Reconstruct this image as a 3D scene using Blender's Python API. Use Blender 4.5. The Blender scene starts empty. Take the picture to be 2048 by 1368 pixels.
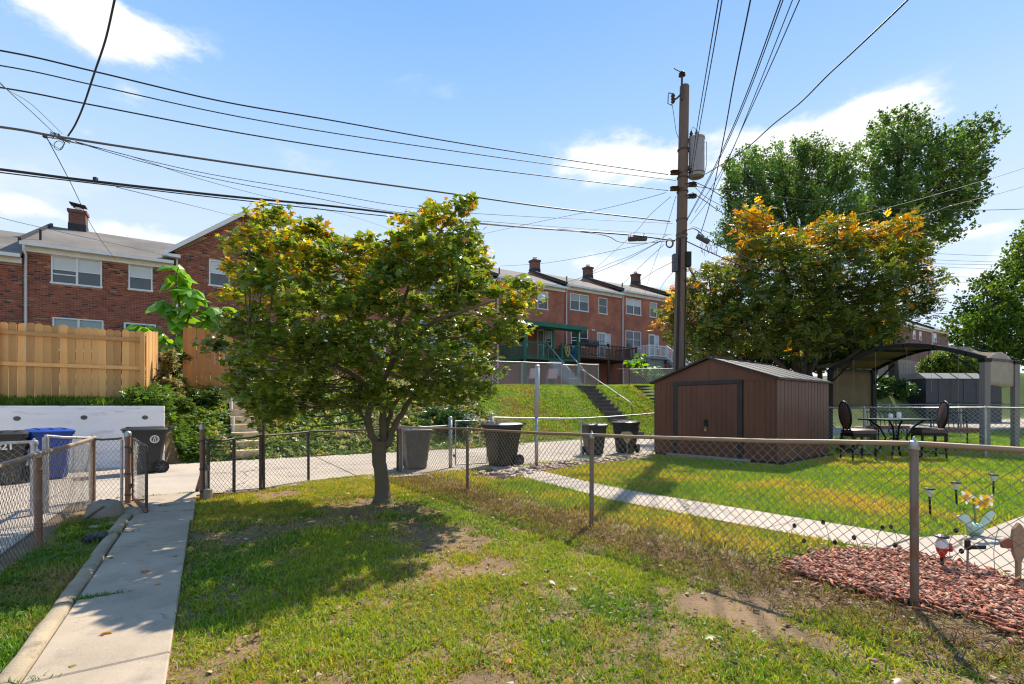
import bpy, math, random
import numpy as np
from mathutils import Vector, Matrix
random.seed(7)
rng = np.random.default_rng(7)
sc = bpy.context.scene
C = sc.collection
R = math.radians

# ------------------------------------------------------------------ camera, sky, sun, exposure
CAM_H = 1.4
cd = bpy.data.cameras.new('camera'); cam = bpy.data.objects.new('camera', cd); C.objects.link(cam)
cam.location = (0, 0, CAM_H); cam.rotation_euler = (R(90), 0, 0)
cd.sensor_width = 36.0; cd.lens = 970 / 2048 * 36.0; cd.shift_y = 128 / 2048
cd.clip_start = 0.05; cd.clip_end = 3000
sc.camera = cam

SUN_EL = R(49)
SX, SY = 0.42, 0.9075                       # horizontal direction towards the sun
SUN_DIR = Vector((SX * math.cos(SUN_EL), SY * math.cos(SUN_EL), math.sin(SUN_EL))).normalized()
sl = bpy.data.lights.new('sun', 'SUN'); sl.energy = 4.5; sl.angle = R(0.55); sl.color = (1.0, 0.92, 0.79)
so = bpy.data.objects.new('sun', sl); C.objects.link(so)
so.rotation_euler = SUN_DIR.to_track_quat('Z', 'Y').to_euler(); so.location = (10, 20, 30)

world = bpy.data.worlds.new('World'); sc.world = world; world.use_nodes = True
wt = world.node_tree; wn = wt.nodes; wl = wt.links
for n in list(wn): wn.remove(n)
wout = wn.new('ShaderNodeOutputWorld'); wbg = wn.new('ShaderNodeBackground')
sky = wn.new('ShaderNodeTexSky'); sky.sky_type = 'NISHITA'; sky.sun_disc = False
sky.sun_elevation = SUN_EL; sky.sun_rotation = math.atan2(SX, SY)
sky.air_density = 1.0; sky.dust_density = 0.1; sky.ozone_density = 3.0; sky.altitude = 0
SKY_STRENGTH = 0.15
EXPOSURE = 0.76
# direction of view, for the clouds
wtc = wn.new('ShaderNodeTexCoord')
def wnode(t, **k):
    n = wn.new(t)
    for a_, v_ in k.items(): setattr(n, a_, v_)
    return n
def wmath(op, a, b=None, c=None, clamp=False):
    n = wn.new('ShaderNodeMath'); n.operation = op; n.use_clamp = clamp
    for i, x in enumerate((a, b, c)):
        if x is None: continue
        if isinstance(x, (int, float)): n.inputs[i].default_value = x
        else: wl.new(x, n.inputs[i])
    return n.outputs[0]
wnoise = wnode('ShaderNodeTexNoise'); wnoise.inputs['Scale'].default_value = 8.5; wnoise.inputs['Detail'].default_value = 8.0; wnoise.inputs['Roughness'].default_value = .62
wmap = wnode('ShaderNodeMapping'); wmap.inputs['Scale'].default_value = (1, 1, 2.2)
wl.new(wtc.outputs['Generated'], wmap.inputs['Vector']); wl.new(wmap.outputs[0], wnoise.inputs['Vector'])
wn3 = wnode('ShaderNodeTexNoise'); wn3.inputs['Scale'].default_value = 3.2; wn3.inputs['Detail'].default_value = 7.0
wn3.inputs['Roughness'].default_value = 0.55
wmap3 = wnode('ShaderNodeMapping'); wmap3.inputs['Scale'].default_value = (1, 1, 2.6); wmap3.inputs['Location'].default_value = (3.1, 1.7, 0.4)
wl.new(wtc.outputs['Generated'], wmap3.inputs['Vector']); wl.new(wmap3.outputs[0], wn3.inputs['Vector'])
# clouds seen in the photograph, each a soft lump of sky round its own direction: (px, py, half width px, half height px, strength)
CL = [(175, 25, 150, 42, 1.0), (265, 62, 95, 34, 1.0), (205, 78, 60, 30, .9), (300, 118, 26, 13, .35), (245, 190, 48, 20, .38), (165, 262, 24, 16, .4),
      (1245, 318, 120, 36, 1.0), (1340, 330, 60, 32, .8), (1560, 300, 150, 46, .9), (1690, 270, 120, 46, 1.1), (1780, 200, 40, 17, .6), (1722, 222, 24, 20, .7),
      (1650, 345, 220, 40, .7), (190, 450, 120, 26, .55), (350, 480, 70, 22, .7), (15, 405, 45, 22, .7), (375, 408, 50, 20, .35),
      (1290, 540, 140, 45, .8), (1960, 458, 90, 18, .6), (2000, 412, 70, 14, .5), (1930, 560, 160, 80, .7), (640, 470, 160, 20, .2), (2035, 242, 24, 10, .25)]
cl_sum = None
geo = wtc.outputs['Generated']
for (px, py, hw, hh, st) in CL:
    d = Vector(((px - 1024) / 970, 1.0, (812 - py) / 970)); L = d.length; d.normalize()
    rx = Vector((d.y, -d.x, 0)).normalized(); up = rx.cross(d)
    def dotv(v):
        n = wn.new('ShaderNodeVectorMath'); n.operation = 'DOT_PRODUCT'; wl.new(geo, n.inputs[0]); n.inputs[1].default_value = v; return n.outputs['Value']
    x2 = wmath('MULTIPLY', dotv(rx), 970 * L / hw); y2 = wmath('MULTIPLY', dotv(up), 970 * L / hh)
    q = wmath('ADD', wmath('MULTIPLY', x2, x2), wmath('MULTIPLY', y2, y2))
    fr = wmath('GREATER_THAN', dotv(d), 0.2)
    g = wmath('MULTIPLY', wmath('MULTIPLY', wmath('EXPONENT', wmath('MULTIPLY', q, -0.9)), fr), st)
    cl_sum = g if cl_sum is None else wmath('ADD', cl_sum, g)
hole = wmath('SUBTRACT', wnoise.outputs[0], 0.5)
m1 = wmath('ADD', wmath('MULTIPLY', cl_sum, .9), wmath('MULTIPLY', hole, 2.6))
ramp = wnode('ShaderNodeMapRange'); ramp.interpolation_type = 'SMOOTHSTEP'
ramp.inputs['From Min'].default_value = 0.18; ramp.inputs['From Max'].default_value = 0.95
wl.new(m1, ramp.inputs['Value'])
mm = wmath('MULTIPLY', ramp.outputs[0], wmath('MINIMUM', wmath('MULTIPLY', cl_sum, 3.0), 1.0))
ramp3 = wnode('ShaderNodeMapRange'); ramp3.interpolation_type = 'SMOOTHSTEP'
ramp3.inputs['From Min'].default_value = 0.60; ramp3.inputs['From Max'].default_value = 0.80
wl.new(wn3.outputs[0], ramp3.inputs['Value'])
mm = wmath('MAXIMUM', mm, wmath('MULTIPLY', ramp3.outputs[0], 0.5))
mixc = wnode('ShaderNodeMix'); mixc.data_type = 'RGBA'
wl.new(mm, mixc.inputs[0])
gam = wnode('ShaderNodeGamma'); gam.inputs[1].default_value = 0.60; wl.new(sky.outputs[0], gam.inputs[0])
hsv = wnode('ShaderNodeHueSaturation'); hsv.inputs['Saturation'].default_value = 1.30; hsv.inputs['Value'].default_value = 2.05
wl.new(gam.outputs[0], hsv.inputs['Color'])
tint = wnode('ShaderNodeMix'); tint.data_type = 'RGBA'; tint.blend_type = 'MULTIPLY'; tint.inputs[0].default_value = 1.0; tint.inputs[7].default_value = (1.02, .915, 1.0, 1)
wl.new(hsv.outputs[0], tint.inputs[6])
sepz = wnode('ShaderNodeSeparateXYZ'); wl.new(wtc.outputs['Generated'], sepz.inputs[0])
grad = wnode('ShaderNodeValToRGB'); el_ = grad.color_ramp.elements
for i_, (z_, c_) in enumerate(((0.0, (3.2, 3.6, 4.0)), (.30, (2.9, 3.5, 4.05)), (.42, (2.1, 3.05, 4.05)), (.50, (1.50, 2.60, 4.0)), (.63, (.86, 1.98, 4.0)), (1.0, (.6, 1.5, 3.2)))):
    e_ = el_[i_] if i_ < 2 else el_.new(z_)
    e_.position = z_; e_.color = (c_[0] / 5, c_[1] / 5, c_[2] / 5, 1)
wl.new(sepz.outputs[2], grad.inputs[0])
gsc = wnode('ShaderNodeVectorMath', operation='SCALE'); gsc.inputs['Scale'].default_value = 4.75; wl.new(grad.outputs[0], gsc.inputs[0])
smix = wnode('ShaderNodeMix'); smix.data_type = 'RGBA'; smix.inputs[0].default_value = .8
wl.new(tint.outputs[2], smix.inputs[6]); wl.new(gsc.outputs[0], smix.inputs[7]); wl.new(smix.outputs[2], mixc.inputs[6]); mixc.inputs[7].default_value = (4.4, 4.45, 4.55, 1)
wl.new(mixc.outputs[2], wbg.inputs['Color']); wbg.inputs['Strength'].default_value = SKY_STRENGTH
wl.new(wbg.outputs[0], wout.inputs[0])
vs = sc.view_settings; vs.view_transform = 'Standard'; vs.look = 'None'; vs.exposure = EXPOSURE; vs.gamma = 1.0; vs.use_curve_mapping = False
sc.render.engine = 'CYCLES'
sc.cycles.max_bounces = 8; sc.cycles.diffuse_bounces = 4; sc.cycles.glossy_bounces = 3; sc.cycles.transmission_bounces = 4
sc.cycles.caustics_reflective = False; sc.cycles.caustics_refractive = False
sc.cycles.use_denoising = True
sc.cycles.pixel_filter_type = 'BLACKMAN_HARRIS'; sc.cycles.filter_width = 1.2

# ------------------------------------------------------------------ frames and helpers
TH = math.atan2(0.532, 0.847)
VA = (math.cos(TH), math.sin(TH)); UB = (-math.sin(TH), math.cos(TH))
def W(a, b, z=0.0): return Vector((a * VA[0] + b * UB[0], a * VA[1] + b * UB[1], z))
def AB(x, y): return (x * VA[0] + y * VA[1], x * UB[0] + y * UB[1])
def G(px, py, z=0.0):                    # point of the level z seen at a pixel of the photograph
    Y = (CAM_H - z) * 970 / (py - 812); return Vector(((px - 1024) / 970 * Y, Y, z))
def P(px, py, Y): return Vector(((px - 1024) / 970 * Y, Y, CAM_H + (812 - py) / 970 * Y))
def onb(px, b):                          # a-coordinate and depth of a pixel column on the plane b
    r = (px - 1024) / 970; Y = b / (UB[1] + UB[0] * r); return Y * (VA[0] * r + VA[1]), Y

def sstep(x):
    x = np.clip(x, 0, 1); return x * x * (3 - 2 * x)
def hgt(a, b):
    a = np.asarray(a, float); b = np.asarray(b, float)
    b0 = 14.1 + 0.1 * np.clip(a, 0, 14) + 0.05
    z1 = 2.07 + 0.020 * np.clip(a, 0, 20) + 0.05 * np.clip(a - 20, 0, 70)
    z2 = np.maximum(z1 + .35, 2.95 - .15 * np.clip(a - 3, 0, 5))
    t = np.clip((b - b0) / (19.2 - b0), 0, 1)
    bank = z1 * (0.65 * t + 0.35 * sstep(t)) + (z2 - z1) * np.clip((b - 19.2) / 7.5, 0, 1)
    flatl = 1.42 + (b - 14.3) * 0.13
    leftw = np.where(b > 14.25, np.minimum(flatl, 3.0), 0.0)
    k = sstep((a + 0.98) / 0.5)
    out = np.where(b > 14.2, leftw * (1 - k) + bank * k, 0.0)
    return out
def HZ(a, b): return float(hgt(a, b))

_tab = rng.random((256, 256))
def vnoise(x, y, s=1.0, ox=0, oy=0):
    x = np.asarray(x) * s + ox + 1000; y = np.asarray(y) * s + oy + 1000
    xi = np.floor(x).astype(int); yi = np.floor(y).astype(int); fx = sstep(x - xi); fy = sstep(y - yi)
    g = lambda i, j: _tab[i % 256, j % 256]
    return (g(xi, yi) * (1 - fx) + g(xi + 1, yi) * fx) * (1 - fy) + (g(xi, yi + 1) * (1 - fx) + g(xi + 1, yi + 1) * fx) * fy
def fbm(x, y, s=1.0, ox=0, oy=0):
    return (vnoise(x, y, s, ox, oy) * .5 + vnoise(x, y, s * 2.1, ox + 7, oy + 3) * .28 + vnoise(x, y, s * 4.3, ox + 1, oy + 9) * .22)

class MB:
    def __init__(s): s.v = []; s.f = []
    def quad(s, *p):
        n = len(s.v); s.v += [tuple(q) for q in p]; s.f.append(tuple(range(n, n + len(p)))); return s
    def box(s, c, d, rot=None):
        n = len(s.v); hx, hy, hz = d[0] / 2, d[1] / 2, d[2] / 2
        for dz in (-hz, hz):
            for (dx, dy) in ((-hx, -hy), (hx, -hy), (hx, hy), (-hx, hy)):
                q = Vector((dx, dy, dz))
                if rot is not None: q = rot @ q
                s.v.append((c[0] + q.x, c[1] + q.y, c[2] + q.z))
        s.f += [tuple(n + i for i in q) for q in ((0, 3, 2, 1), (4, 5, 6, 7), (0, 1, 5, 4), (1, 2, 6, 5), (2, 3, 7, 6), (3, 0, 4, 7))]
        return s
    def bb(s, x0, x1, y0, y1, z0, z1): return s.box(((x0 + x1) / 2, (y0 + y1) / 2, (z0 + z1) / 2), (x1 - x0, y1 - y0, z1 - z0))
    def beam(s, p, q, w, h, up=(0, 0, 1)):
        p = Vector(p); q = Vector(q); d = q - p; L = d.length; d.normalize(); up = Vector(up)
        if abs(d.dot(up)) > .99: up = Vector((0, 1, 0))
        x = d.cross(up).normalized(); z = x.cross(d)
        m = Matrix((x, d, z)).transposed(); return s.box((p + q) / 2, (w, L, h), m)
    def tube(s, pts, r, n=6, cap=True):
        pts = [Vector(p) for p in pts]; m = len(pts)
        rs = r if isinstance(r, (list, tuple)) else [r] * m
        base = len(s.v); ref = None
        for i, p in enumerate(pts):
            d = (pts[min(i + 1, m - 1)] - pts[max(i - 1, 0)]).normalized()
            if ref is None:
                ref = Vector((0, 0, 1)) if abs(d.z) < .9 else Vector((1, 0, 0))
            x = d.cross(ref).normalized(); y = x.cross(d).normalized(); ref = y if abs(d.dot(y)) < .9 else ref
            for k in range(n):
                t = 2 * math.pi * k / n; q = p + (x * math.cos(t) + y * math.sin(t)) * rs[i]; s.v.append(tuple(q))
        for i in range(m - 1):
            for k in range(n):
                a = base + i * n + k; b = base + i * n + (k + 1) % n
                s.f.append((a, b, b + n, a + n))
        if cap:
            s.f.append(tuple(base + k for k in range(n))[::-1]); s.f.append(tuple(base + (m - 1) * n + k for k in range(n)))
        return s
    def cyl(s, c, r, h, n=16, r2=None):
        c = Vector(c); return s.tube([c, c + Vector((0, 0, h))], [r, r if r2 is None else r2], n)
    def lathe(s, c, prof, n=16):
        base = len(s.v)
        for (r, z) in prof:
            for k in range(n):
                t = 2 * math.pi * k / n; s.v.append((c[0] + r * math.cos(t), c[1] + r * math.sin(t), c[2] + z))
        for i in range(len(prof) - 1):
            for k in range(n):
                a = base + i * n + k; b = base + i * n + (k + 1) % n
                s.f.append((a, b, b + n, a + n))
        s.f.append(tuple(base + k for k in range(n))[::-1]); s.f.append(tuple(base + (len(prof) - 1) * n + k for k in range(n)))
        return s
    def loft(s, rings, cap=True):
        base = len(s.v); n = len(rings[0])
        for r in rings: s.v += [tuple(q) for q in r]
        for i in range(len(rings) - 1):
            for k in range(n):
                a = base + i * n + k; b = base + i * n + (k + 1) % n
                s.f.append((a, b, b + n, a + n))
        if cap:
            s.f.append(tuple(base + k for k in range(n))[::-1]); s.f.append(tuple(base + (len(rings) - 1) * n + k for k in range(n)))
        return s
    def mesh(s, name, m=None, smooth=False):
        me = bpy.data.meshes.new(name); me.from_pydata(s.v, [], s.f); me.update()
        if m: me.materials.append(m)
        if smooth: me.polygons.foreach_set('use_smooth', [True] * len(me.polygons))
        return me
    def build(s, name, m, parent=None, smooth=False, loc=None):
        return link(name, s.mesh(name, m, smooth), parent, loc)
def link(name, me, parent=None, loc=None):
    o = bpy.data.objects.new(name, me); C.objects.link(o)
    if parent is not None: o.parent = parent
    if loc is not None: o.location = loc
    return o
def smooth_by_angle(o, ang=40):
    me = o.data
    me.polygons.foreach_set('use_smooth', [True] * len(me.polygons))
    try: me.set_sharp_from_angle(angle=R(ang))
    except Exception: pass
    return o
def tag(o, label=None, cat=None, group=None, kind=None):
    if label: o['label'] = label
    if cat: o['category'] = cat
    if group: o['group'] = group
    if kind: o['kind'] = kind
    return o
def thing(name, label, cat, loc=(0, 0, 0), rz=0.0, group=None):
    o = bpy.data.objects.new(name, None); C.objects.link(o); o.location = loc; o.rotation_euler = (0, 0, rz)
    o.empty_display_size = 0.2
    return tag(o, label, cat, group)
def copy_tree(o, parent=None):
    c = o.copy(); C.objects.link(c); c.parent = parent
    for ch in list(o.children): copy_tree(ch, c)
    return c
def bevel(o, w=0.01, seg=2):
    md = o.modifiers.new('bevel', 'BEVEL'); md.width = w; md.segments = seg; md.limit_method = 'ANGLE'; return o

# ------------------------------------------------------------------ materials
def mat(name, col, rough=0.7, metal=0.0, spec=0.4, noise=None, bump=None, attr=False, trans=0.0, transcol=None, island=0.0, wear=None, objrand=0.0, coord='Object', crack=None):
    """noise=(scale, amount, detail[, colour2]); bump=(scale, strength, distance); wear=(scale, threshold, colour, softness)"""
    m = bpy.data.materials.new(name); m.use_nodes = True; nt = m.node_tree; N = nt.nodes; L = nt.links
    b = N['Principled BSDF']; out = N['Material Output']
    b.inputs['Roughness'].default_value = rough; b.inputs['Metallic'].default_value = metal; b.inputs['Specular IOR Level'].default_value = spec
    tc = N.new('ShaderNodeTexCoord')
    if attr:
        at = N.new('ShaderNodeAttribute'); at.attribute_name = 'Col'; cs = at.outputs['Color']
    else:
        rgb = N.new('ShaderNodeRGB'); rgb.outputs[0].default_value = (*col, 1); cs = rgb.outputs[0]
    def mix(a, bcol, fac, mode='MIX'):
        x = N.new('ShaderNodeMix'); x.data_type = 'RGBA'; x.blend_type = mode
        L.new(a, x.inputs[6])
        if isinstance(bcol, tuple): x.inputs[7].default_value = (*bcol, 1)
        else: L.new(bcol, x.inputs[7])
        if isinstance(fac, float): x.inputs[0].default_value = fac
        else: L.new(fac, x.inputs[0])
        return x.outputs[2]
    def nz(sc_, det=4.0, rgh=.6):
        n = N.new('ShaderNodeTexNoise'); n.inputs['Scale'].default_value = sc_ if not isinstance(sc_, tuple) else 1.0
        n.inputs['Detail'].default_value = det; n.inputs['Roughness'].default_value = rgh
        if isinstance(sc_, tuple):
            mp = N.new('ShaderNodeMapping'); mp.inputs['Scale'].default_value = sc_; L.new(tc.outputs[coord], mp.inputs[0]); L.new(mp.outputs[0], n.inputs['Vector'])
        else: L.new(tc.outputs[coord], n.inputs['Vector'])
        return n.outputs[0]
    def mr(v, a0, a1, b0=0., b1=1.):
        n = N.new('ShaderNodeMapRange'); L.new(v, n.inputs[0])
        for i, x in enumerate((a0, a1, b0, b1)): n.inputs[1 + i].default_value = x
        return n.outputs[0]
    if noise:
        f = mr(nz(noise[0], noise[2] if len(noise) > 2 else 4.0), .3, .7)
        c2 = noise[3] if len(noise) > 3 else None
        if c2: cs = mix(cs, c2, mr(f, 0, 1, 0, noise[1]))
        else:
            k = N.new('ShaderNodeMix'); k.data_type = 'RGBA'; k.blend_type = 'MULTIPLY'; k.inputs[0].default_value = 1.0
            g = N.new('ShaderNodeCombineColor'); v = mr(f, 0, 1, 1 - noise[1], 1 + noise[1])
            for i in range(3): L.new(v, g.inputs[i])
            L.new(cs, k.inputs[6]); L.new(g.outputs[0], k.inputs[7]); cs = k.outputs[2]
    if wear:
        f = mr(nz(wear[0], 6.0, .65), wear[1], wear[1] + wear[3]); cs = mix(cs, wear[2], f)
    if crack:
        vo = N.new('ShaderNodeTexVoronoi'); vo.feature = 'DISTANCE_TO_EDGE'; vo.inputs['Scale'].default_value = crack[0]
        nn_ = N.new('ShaderNodeTexNoise'); nn_.inputs['Scale'].default_value = 5.0; nn_.inputs['Detail'].default_value = 6.0; L.new(tc.outputs[coord], nn_.inputs['Vector'])
        sc2 = N.new('ShaderNodeVectorMath'); sc2.operation = 'SCALE'; sc2.inputs['Scale'].default_value = .22; L.new(nn_.outputs['Color'], sc2.inputs[0])
        ad_ = N.new('ShaderNodeVectorMath'); ad_.operation = 'ADD'; L.new(tc.outputs[coord], ad_.inputs[0]); L.new(sc2.outputs[0], ad_.inputs[1]); L.new(ad_.outputs[0], vo.inputs['Vector'])
        gate_ = mr(nz(.8, 2.0), .47, .55); line = mr(vo.outputs['Distance'], crack[1], crack[1] * .3)
        pr_ = N.new('ShaderNodeMath'); pr_.operation = 'MULTIPLY'; L.new(gate_, pr_.inputs[0]); L.new(line, pr_.inputs[1])
        cs = mix(cs, (.10, .085, .065), pr_.outputs[0])
        cs = mix(cs, tuple(q * .62 for q in col), mr(nz(38, 3.0), .66, .74))
    if island or objrand:
        if island:
            ge = N.new('ShaderNodeNewGeometry'); rv = ge.outputs['Random Per Island']; am = island
        else:
            oi = N.new('ShaderNodeObjectInfo'); rv = oi.outputs['Random']; am = objrand
        g = N.new('ShaderNodeCombineColor'); v = mr(rv, 0, 1, 1 - am, 1 + am)
        for i in range(3): L.new(v, g.inputs[i])
        cs = mix(cs, g.outputs[0], 1.0, 'MULTIPLY')
    L.new(cs, b.inputs['Base Color'])
    if bump:
        bp = N.new('ShaderNodeBump'); bp.inputs['Strength'].default_value = bump[1]; bp.inputs['Distance'].default_value = bump[2]
        L.new(nz(bump[0], 5.0), bp.inputs['Height']); L.new(bp.outputs[0], b.inputs['Normal'])
    if trans:
        tr = N.new('ShaderNodeBsdfTranslucent')
        if transcol: tcn = mix(cs, transcol, 1.0, 'MULTIPLY'); L.new(tcn, tr.inputs[0])
        else: L.new(cs, tr.inputs[0])
        ms = N.new('ShaderNodeMixShader'); ms.inputs[0].default_value = trans
        L.new(b.outputs[0], ms.inputs[1]); L.new(tr.outputs[0], ms.inputs[2]); L.new(ms.outputs[0], out.inputs[0])
    m['_b'] = 1
    return m
M = {}
M['concrete'] = mat('concrete', (.41, .325, .235), .9, noise=(1.6, .20, 8.0), wear=(3.4, .53, (.24, .20, .16), .22), bump=(60, .35, .01), crack=(.55, .006))
M['concrete_alley'] = mat('alley_concrete', (.45, .37, .29), .9, noise=((.45, .45, .45), .20, 8.0), wear=(1.5, .55, (.29, .245, .20), .2), bump=(35, .3, .01), crack=(.35, .007))
M['concrete_old'] = mat('old_concrete', (.27, .235, .18), .95, noise=(5, .2, 6.0), wear=(6, .62, (.20, .18, .12), .15), bump=(45, .5, .02))
M['whitewall'] = mat('white_painted_concrete', (.88, .85, .82), .85, noise=((.5, .5, 3.5), .08, 4.0), wear=((1.2, 1.2, 5), .56, (.50, .48, .46), .2), bump=(30, .2, .01))
M['soil'] = mat('soil', (.24, .14, .08), 1.0, noise=(1.4, .30, 6.0), bump=(40, .7, .03))
M['blade'] = mat('grass_blade', (.1, .2, .03), .45, attr=True, spec=.35, trans=.42, transcol=(1.25, 1.15, .55))
M['leaf'] = mat('tree_leaf', (.1, .2, .03), .38, attr=True, spec=.45, trans=.42, transcol=(1.5, 1.3, .6))
M['leaf_far'] = mat('far_leaf', (.1, .2, .03), .5, attr=True, spec=.3, trans=.5, transcol=(1.3, 1.2, .6))
M['bark'] = mat('bark', (.14, .11, .07), .95, noise=((8, 8, 2.5), .35, 6.0, (.07, .055, .04)), wear=(3, .55, (.13, .14, .05), .15), bump=((30, 30, 9), .9, .02))
M['bark_dark'] = mat('dark_bark', (.06, .048, .038), .95, noise=(6, .3, 5.0), bump=(25, .8, .02))
M['galv'] = mat('galvanised_steel', (.42, .42, .41), .5, .75, noise=(14, .2, 4.0), wear=(9, .60, (.20, .11, .06), .12), bump=(60, .1, .002))
M['galv_wire'] = mat('galvanised_wire', (.26, .24, .21), .4, .7, noise=(9, .3, 3.0), wear=(4, .58, (.20, .13, .08), .15))
M['dark_wire'] = mat('weathered_dark_wire', (.085, .075, .07), .5, .4, noise=(9, .3, 3.0), wear=(5, .62, (.18, .16, .14), .1))
M['dark_steel'] = mat('weathered_dark_steel', (.09, .075, .065), .6, .4, noise=(12, .3), wear=(9, .58, (.18, .09, .05), .15), bump=(50, .2, .003))
M['rust'] = mat('rusty_steel', (.26, .13, .075), .75, .3, noise=(9, .35, 6.0, (.36, .26, .20)), wear=(6, .60, (.12, .05, .03), .12), bump=(60, .3, .003))
M['rust_rail'] = mat('rusty_rail', (.31, .20, .12), .6, .3, noise=((5, 5, 20), .5, 6.0, (.42, .36, .28)), wear=(7, .62, (.20, .09, .05), .12), bump=(60, .2, .003))
M['white_paint'] = mat('white_paint', (.78, .77, .75), .5, noise=(6, .05), bump=(40, .1, .003))
M['trim'] = mat('off_white_trim', (.80, .77, .72), .6, noise=(3, .08))
M['brick_wall'] = None
M['shed'] = mat('brown_shed_steel', (.135, .052, .030), .5, .0, noise=((2, 2, .6), .18, 5.0), wear=((2.5, 2.5, .5), .66, (.05, .022, .016), .2), bump=(20, .08, .01))
M['shed_dark'] = mat('dark_shed_trim', (.035, .03, .026), .5, .1, noise=(5, .2))
M['shed_roof'] = mat('black_shed_roof', (.022, .024, .028), .55, .0, noise=(3, .3), wear=(5, .7, (.12, .12, .12), .1))
M['plastic_black'] = mat('black_cart_plastic', (.022, .024, .022), .42, noise=(8, .15), bump=(200, .1, .001))
M['plastic_grey'] = mat('grey_cart_plastic', (.07, .075, .08), .45, noise=(8, .15), bump=(200, .1, .001))
M['plastic_blue'] = mat('blue_cart_plastic', (.012, .055, .30), .38, noise=(8, .1))
M['rubber'] = mat('rubber', (.02, .02, .02), .8)
M['wood_new'] = mat('new_cedar', (.68, .37, .125), .7, noise=((14, 14, 1.2), .5, 6.0, (.46, .22, .07)), wear=((5, 5, 2.0), .70, (.22, .10, .04), .06), bump=((40, 40, 3), .3, .004), objrand=.32)
M['wood_orange'] = mat('stained_cedar', (.52, .22, .06), .65, noise=((14, 14, 1.2), .35, 6.0, (.36, .14, .04)), wear=((6, 6, 2.5), .66, (.16, .06, .02), .08), bump=((40, 40, 3), .3, .004), objrand=.15)
M['wood_grey'] = mat('weathered_wood', (.24, .20, .16), .9, noise=((12, 12, 1.2), .3, 6.0), bump=((40, 40, 3), .5, .004), objrand=.15)
M['wood_step'] = mat('timber_step', (.60, .47, .30), .9, noise=(6, .25, 6.0), bump=(30, .5, .01))
M['pole'] = mat('pole_timber', (.20, .13, .09), .9, noise=((9, 9, .5), .45, 6.0, (.10, .075, .06)), wear=((14, 14, .35), .60, (.05, .04, .035), .06), bump=((35, 35, 1.5), .8, .02))
M['cable'] = mat('black_cable', (.014, .014, .015), .6)
M['cable_grey'] = mat('grey_cable', (.10, .095, .09), .6)
M['tank'] = mat('transformer_paint', (.30, .29, .28), .5, .1, noise=((4, 4, 1), .15), wear=((5, 5, 1.2), .57, (.30, .17, .11), .18))
M['porcelain'] = mat('brown_porcelain', (.05, .025, .018), .3)
M['roof'] = mat('asphalt_shingle', (.19, .165, .14), .95, noise=((.5, .5, .5), .28, 5.0), bump=(25, .5, .02))
M['roof_grey'] = mat('grey_asphalt_shingle', (.22, .22, .22), .95, noise=(.6, .18, 5.0), bump=(25, .5, .02))
M['tar'] = mat('black_tar', (.03, .03, .032), .7, noise=(4, .3))
M['glass'] = mat('window_glass', (.045, .055, .055), .06, spec=.8, noise=(1.5, .3))
M['blind'] = mat('pale_blind', (.60, .63, .62), .35, spec=.5, noise=((.1, .1, 30), .06))
M['blind_green'] = mat('greenish_blind', (.30, .38, .34), .3, spec=.5, noise=((.1, .1, 30), .08))
M['green_paint'] = mat('green_paint', (.02, .15, .10), .5, noise=(4, .2))
M['brown_paint'] = mat('brown_deck_paint', (.095, .06, .045), .7, noise=(4, .2))
M['black_iron'] = mat('black_iron', (.012, .011, .011), .45, .3)
M['block'] = mat('concrete_block', (.30, .31, .33), .9, noise=(4, .25, 5.0), bump=(20, .4, .02))
M['tan_fabric'] = mat('tan_canvas', (.30, .235, .14), .9, noise=(2.5, .14), trans=.35, bump=(14, .2, .02))
M['taupe'] = mat('taupe_column', (.25, .21, .185), .7, noise=((3, 3, .7), .1))
M['seat'] = mat('brown_vinyl', (.10, .06, .052), .45, noise=(5, .15))
M['tabletop'] = mat('table_glass_top', (.25, .25, .24), .25, noise=(12, .4))
M['dark_stone'] = mat('dark_stone', (.13, .11, .095), .9, noise=(5, .25, 5.0), bump=(20, .5, .02))
M['chip'] = mat('mulch_chip', (.3, .1, .05), .8, attr=True, bump=(80, .4, .003))
M['pebble'] = mat('river_stone', (.42, .30, .22), .8, noise=(14, .2), objrand=.35, bump=(30, .3, .01))
M['debris'] = mat('dry_litter', (.3, .3, .3), .8, attr=True)
M['dark_shed'] = mat('charcoal_resin', (.052, .052, .062), .6, noise=(2, .15))
M['yellow'] = mat('yellow_petal', (.75, .55, .06), .6, trans=.3)
M['pale_leaf'] = mat('pale_ornament_leaf', (.55, .66, .60), .6, trans=.3)
M['red_paint'] = mat('red_paint', (.5, .03, .02), .5)
M['pink'] = mat('pink_striped_cloth', (.55, .28, .25), .9, noise=((30, 1, 1), .5, 2.0, (.7, .62, .55)))
M['clear'] = mat('clear_lamp_lens', (.62, .65, .66), .15, spec=.8)
M['logo_white'] = mat('white_print', (.72, .74, .72), .6)
M['ornament_wood'] = mat('ornament_wood', (.36, .22, .13), .7, noise=((8, 8, 2), .2))
M['terracotta'] = mat('terracotta', (.26, .09, .05), .8, noise=(5, .2))

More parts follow.
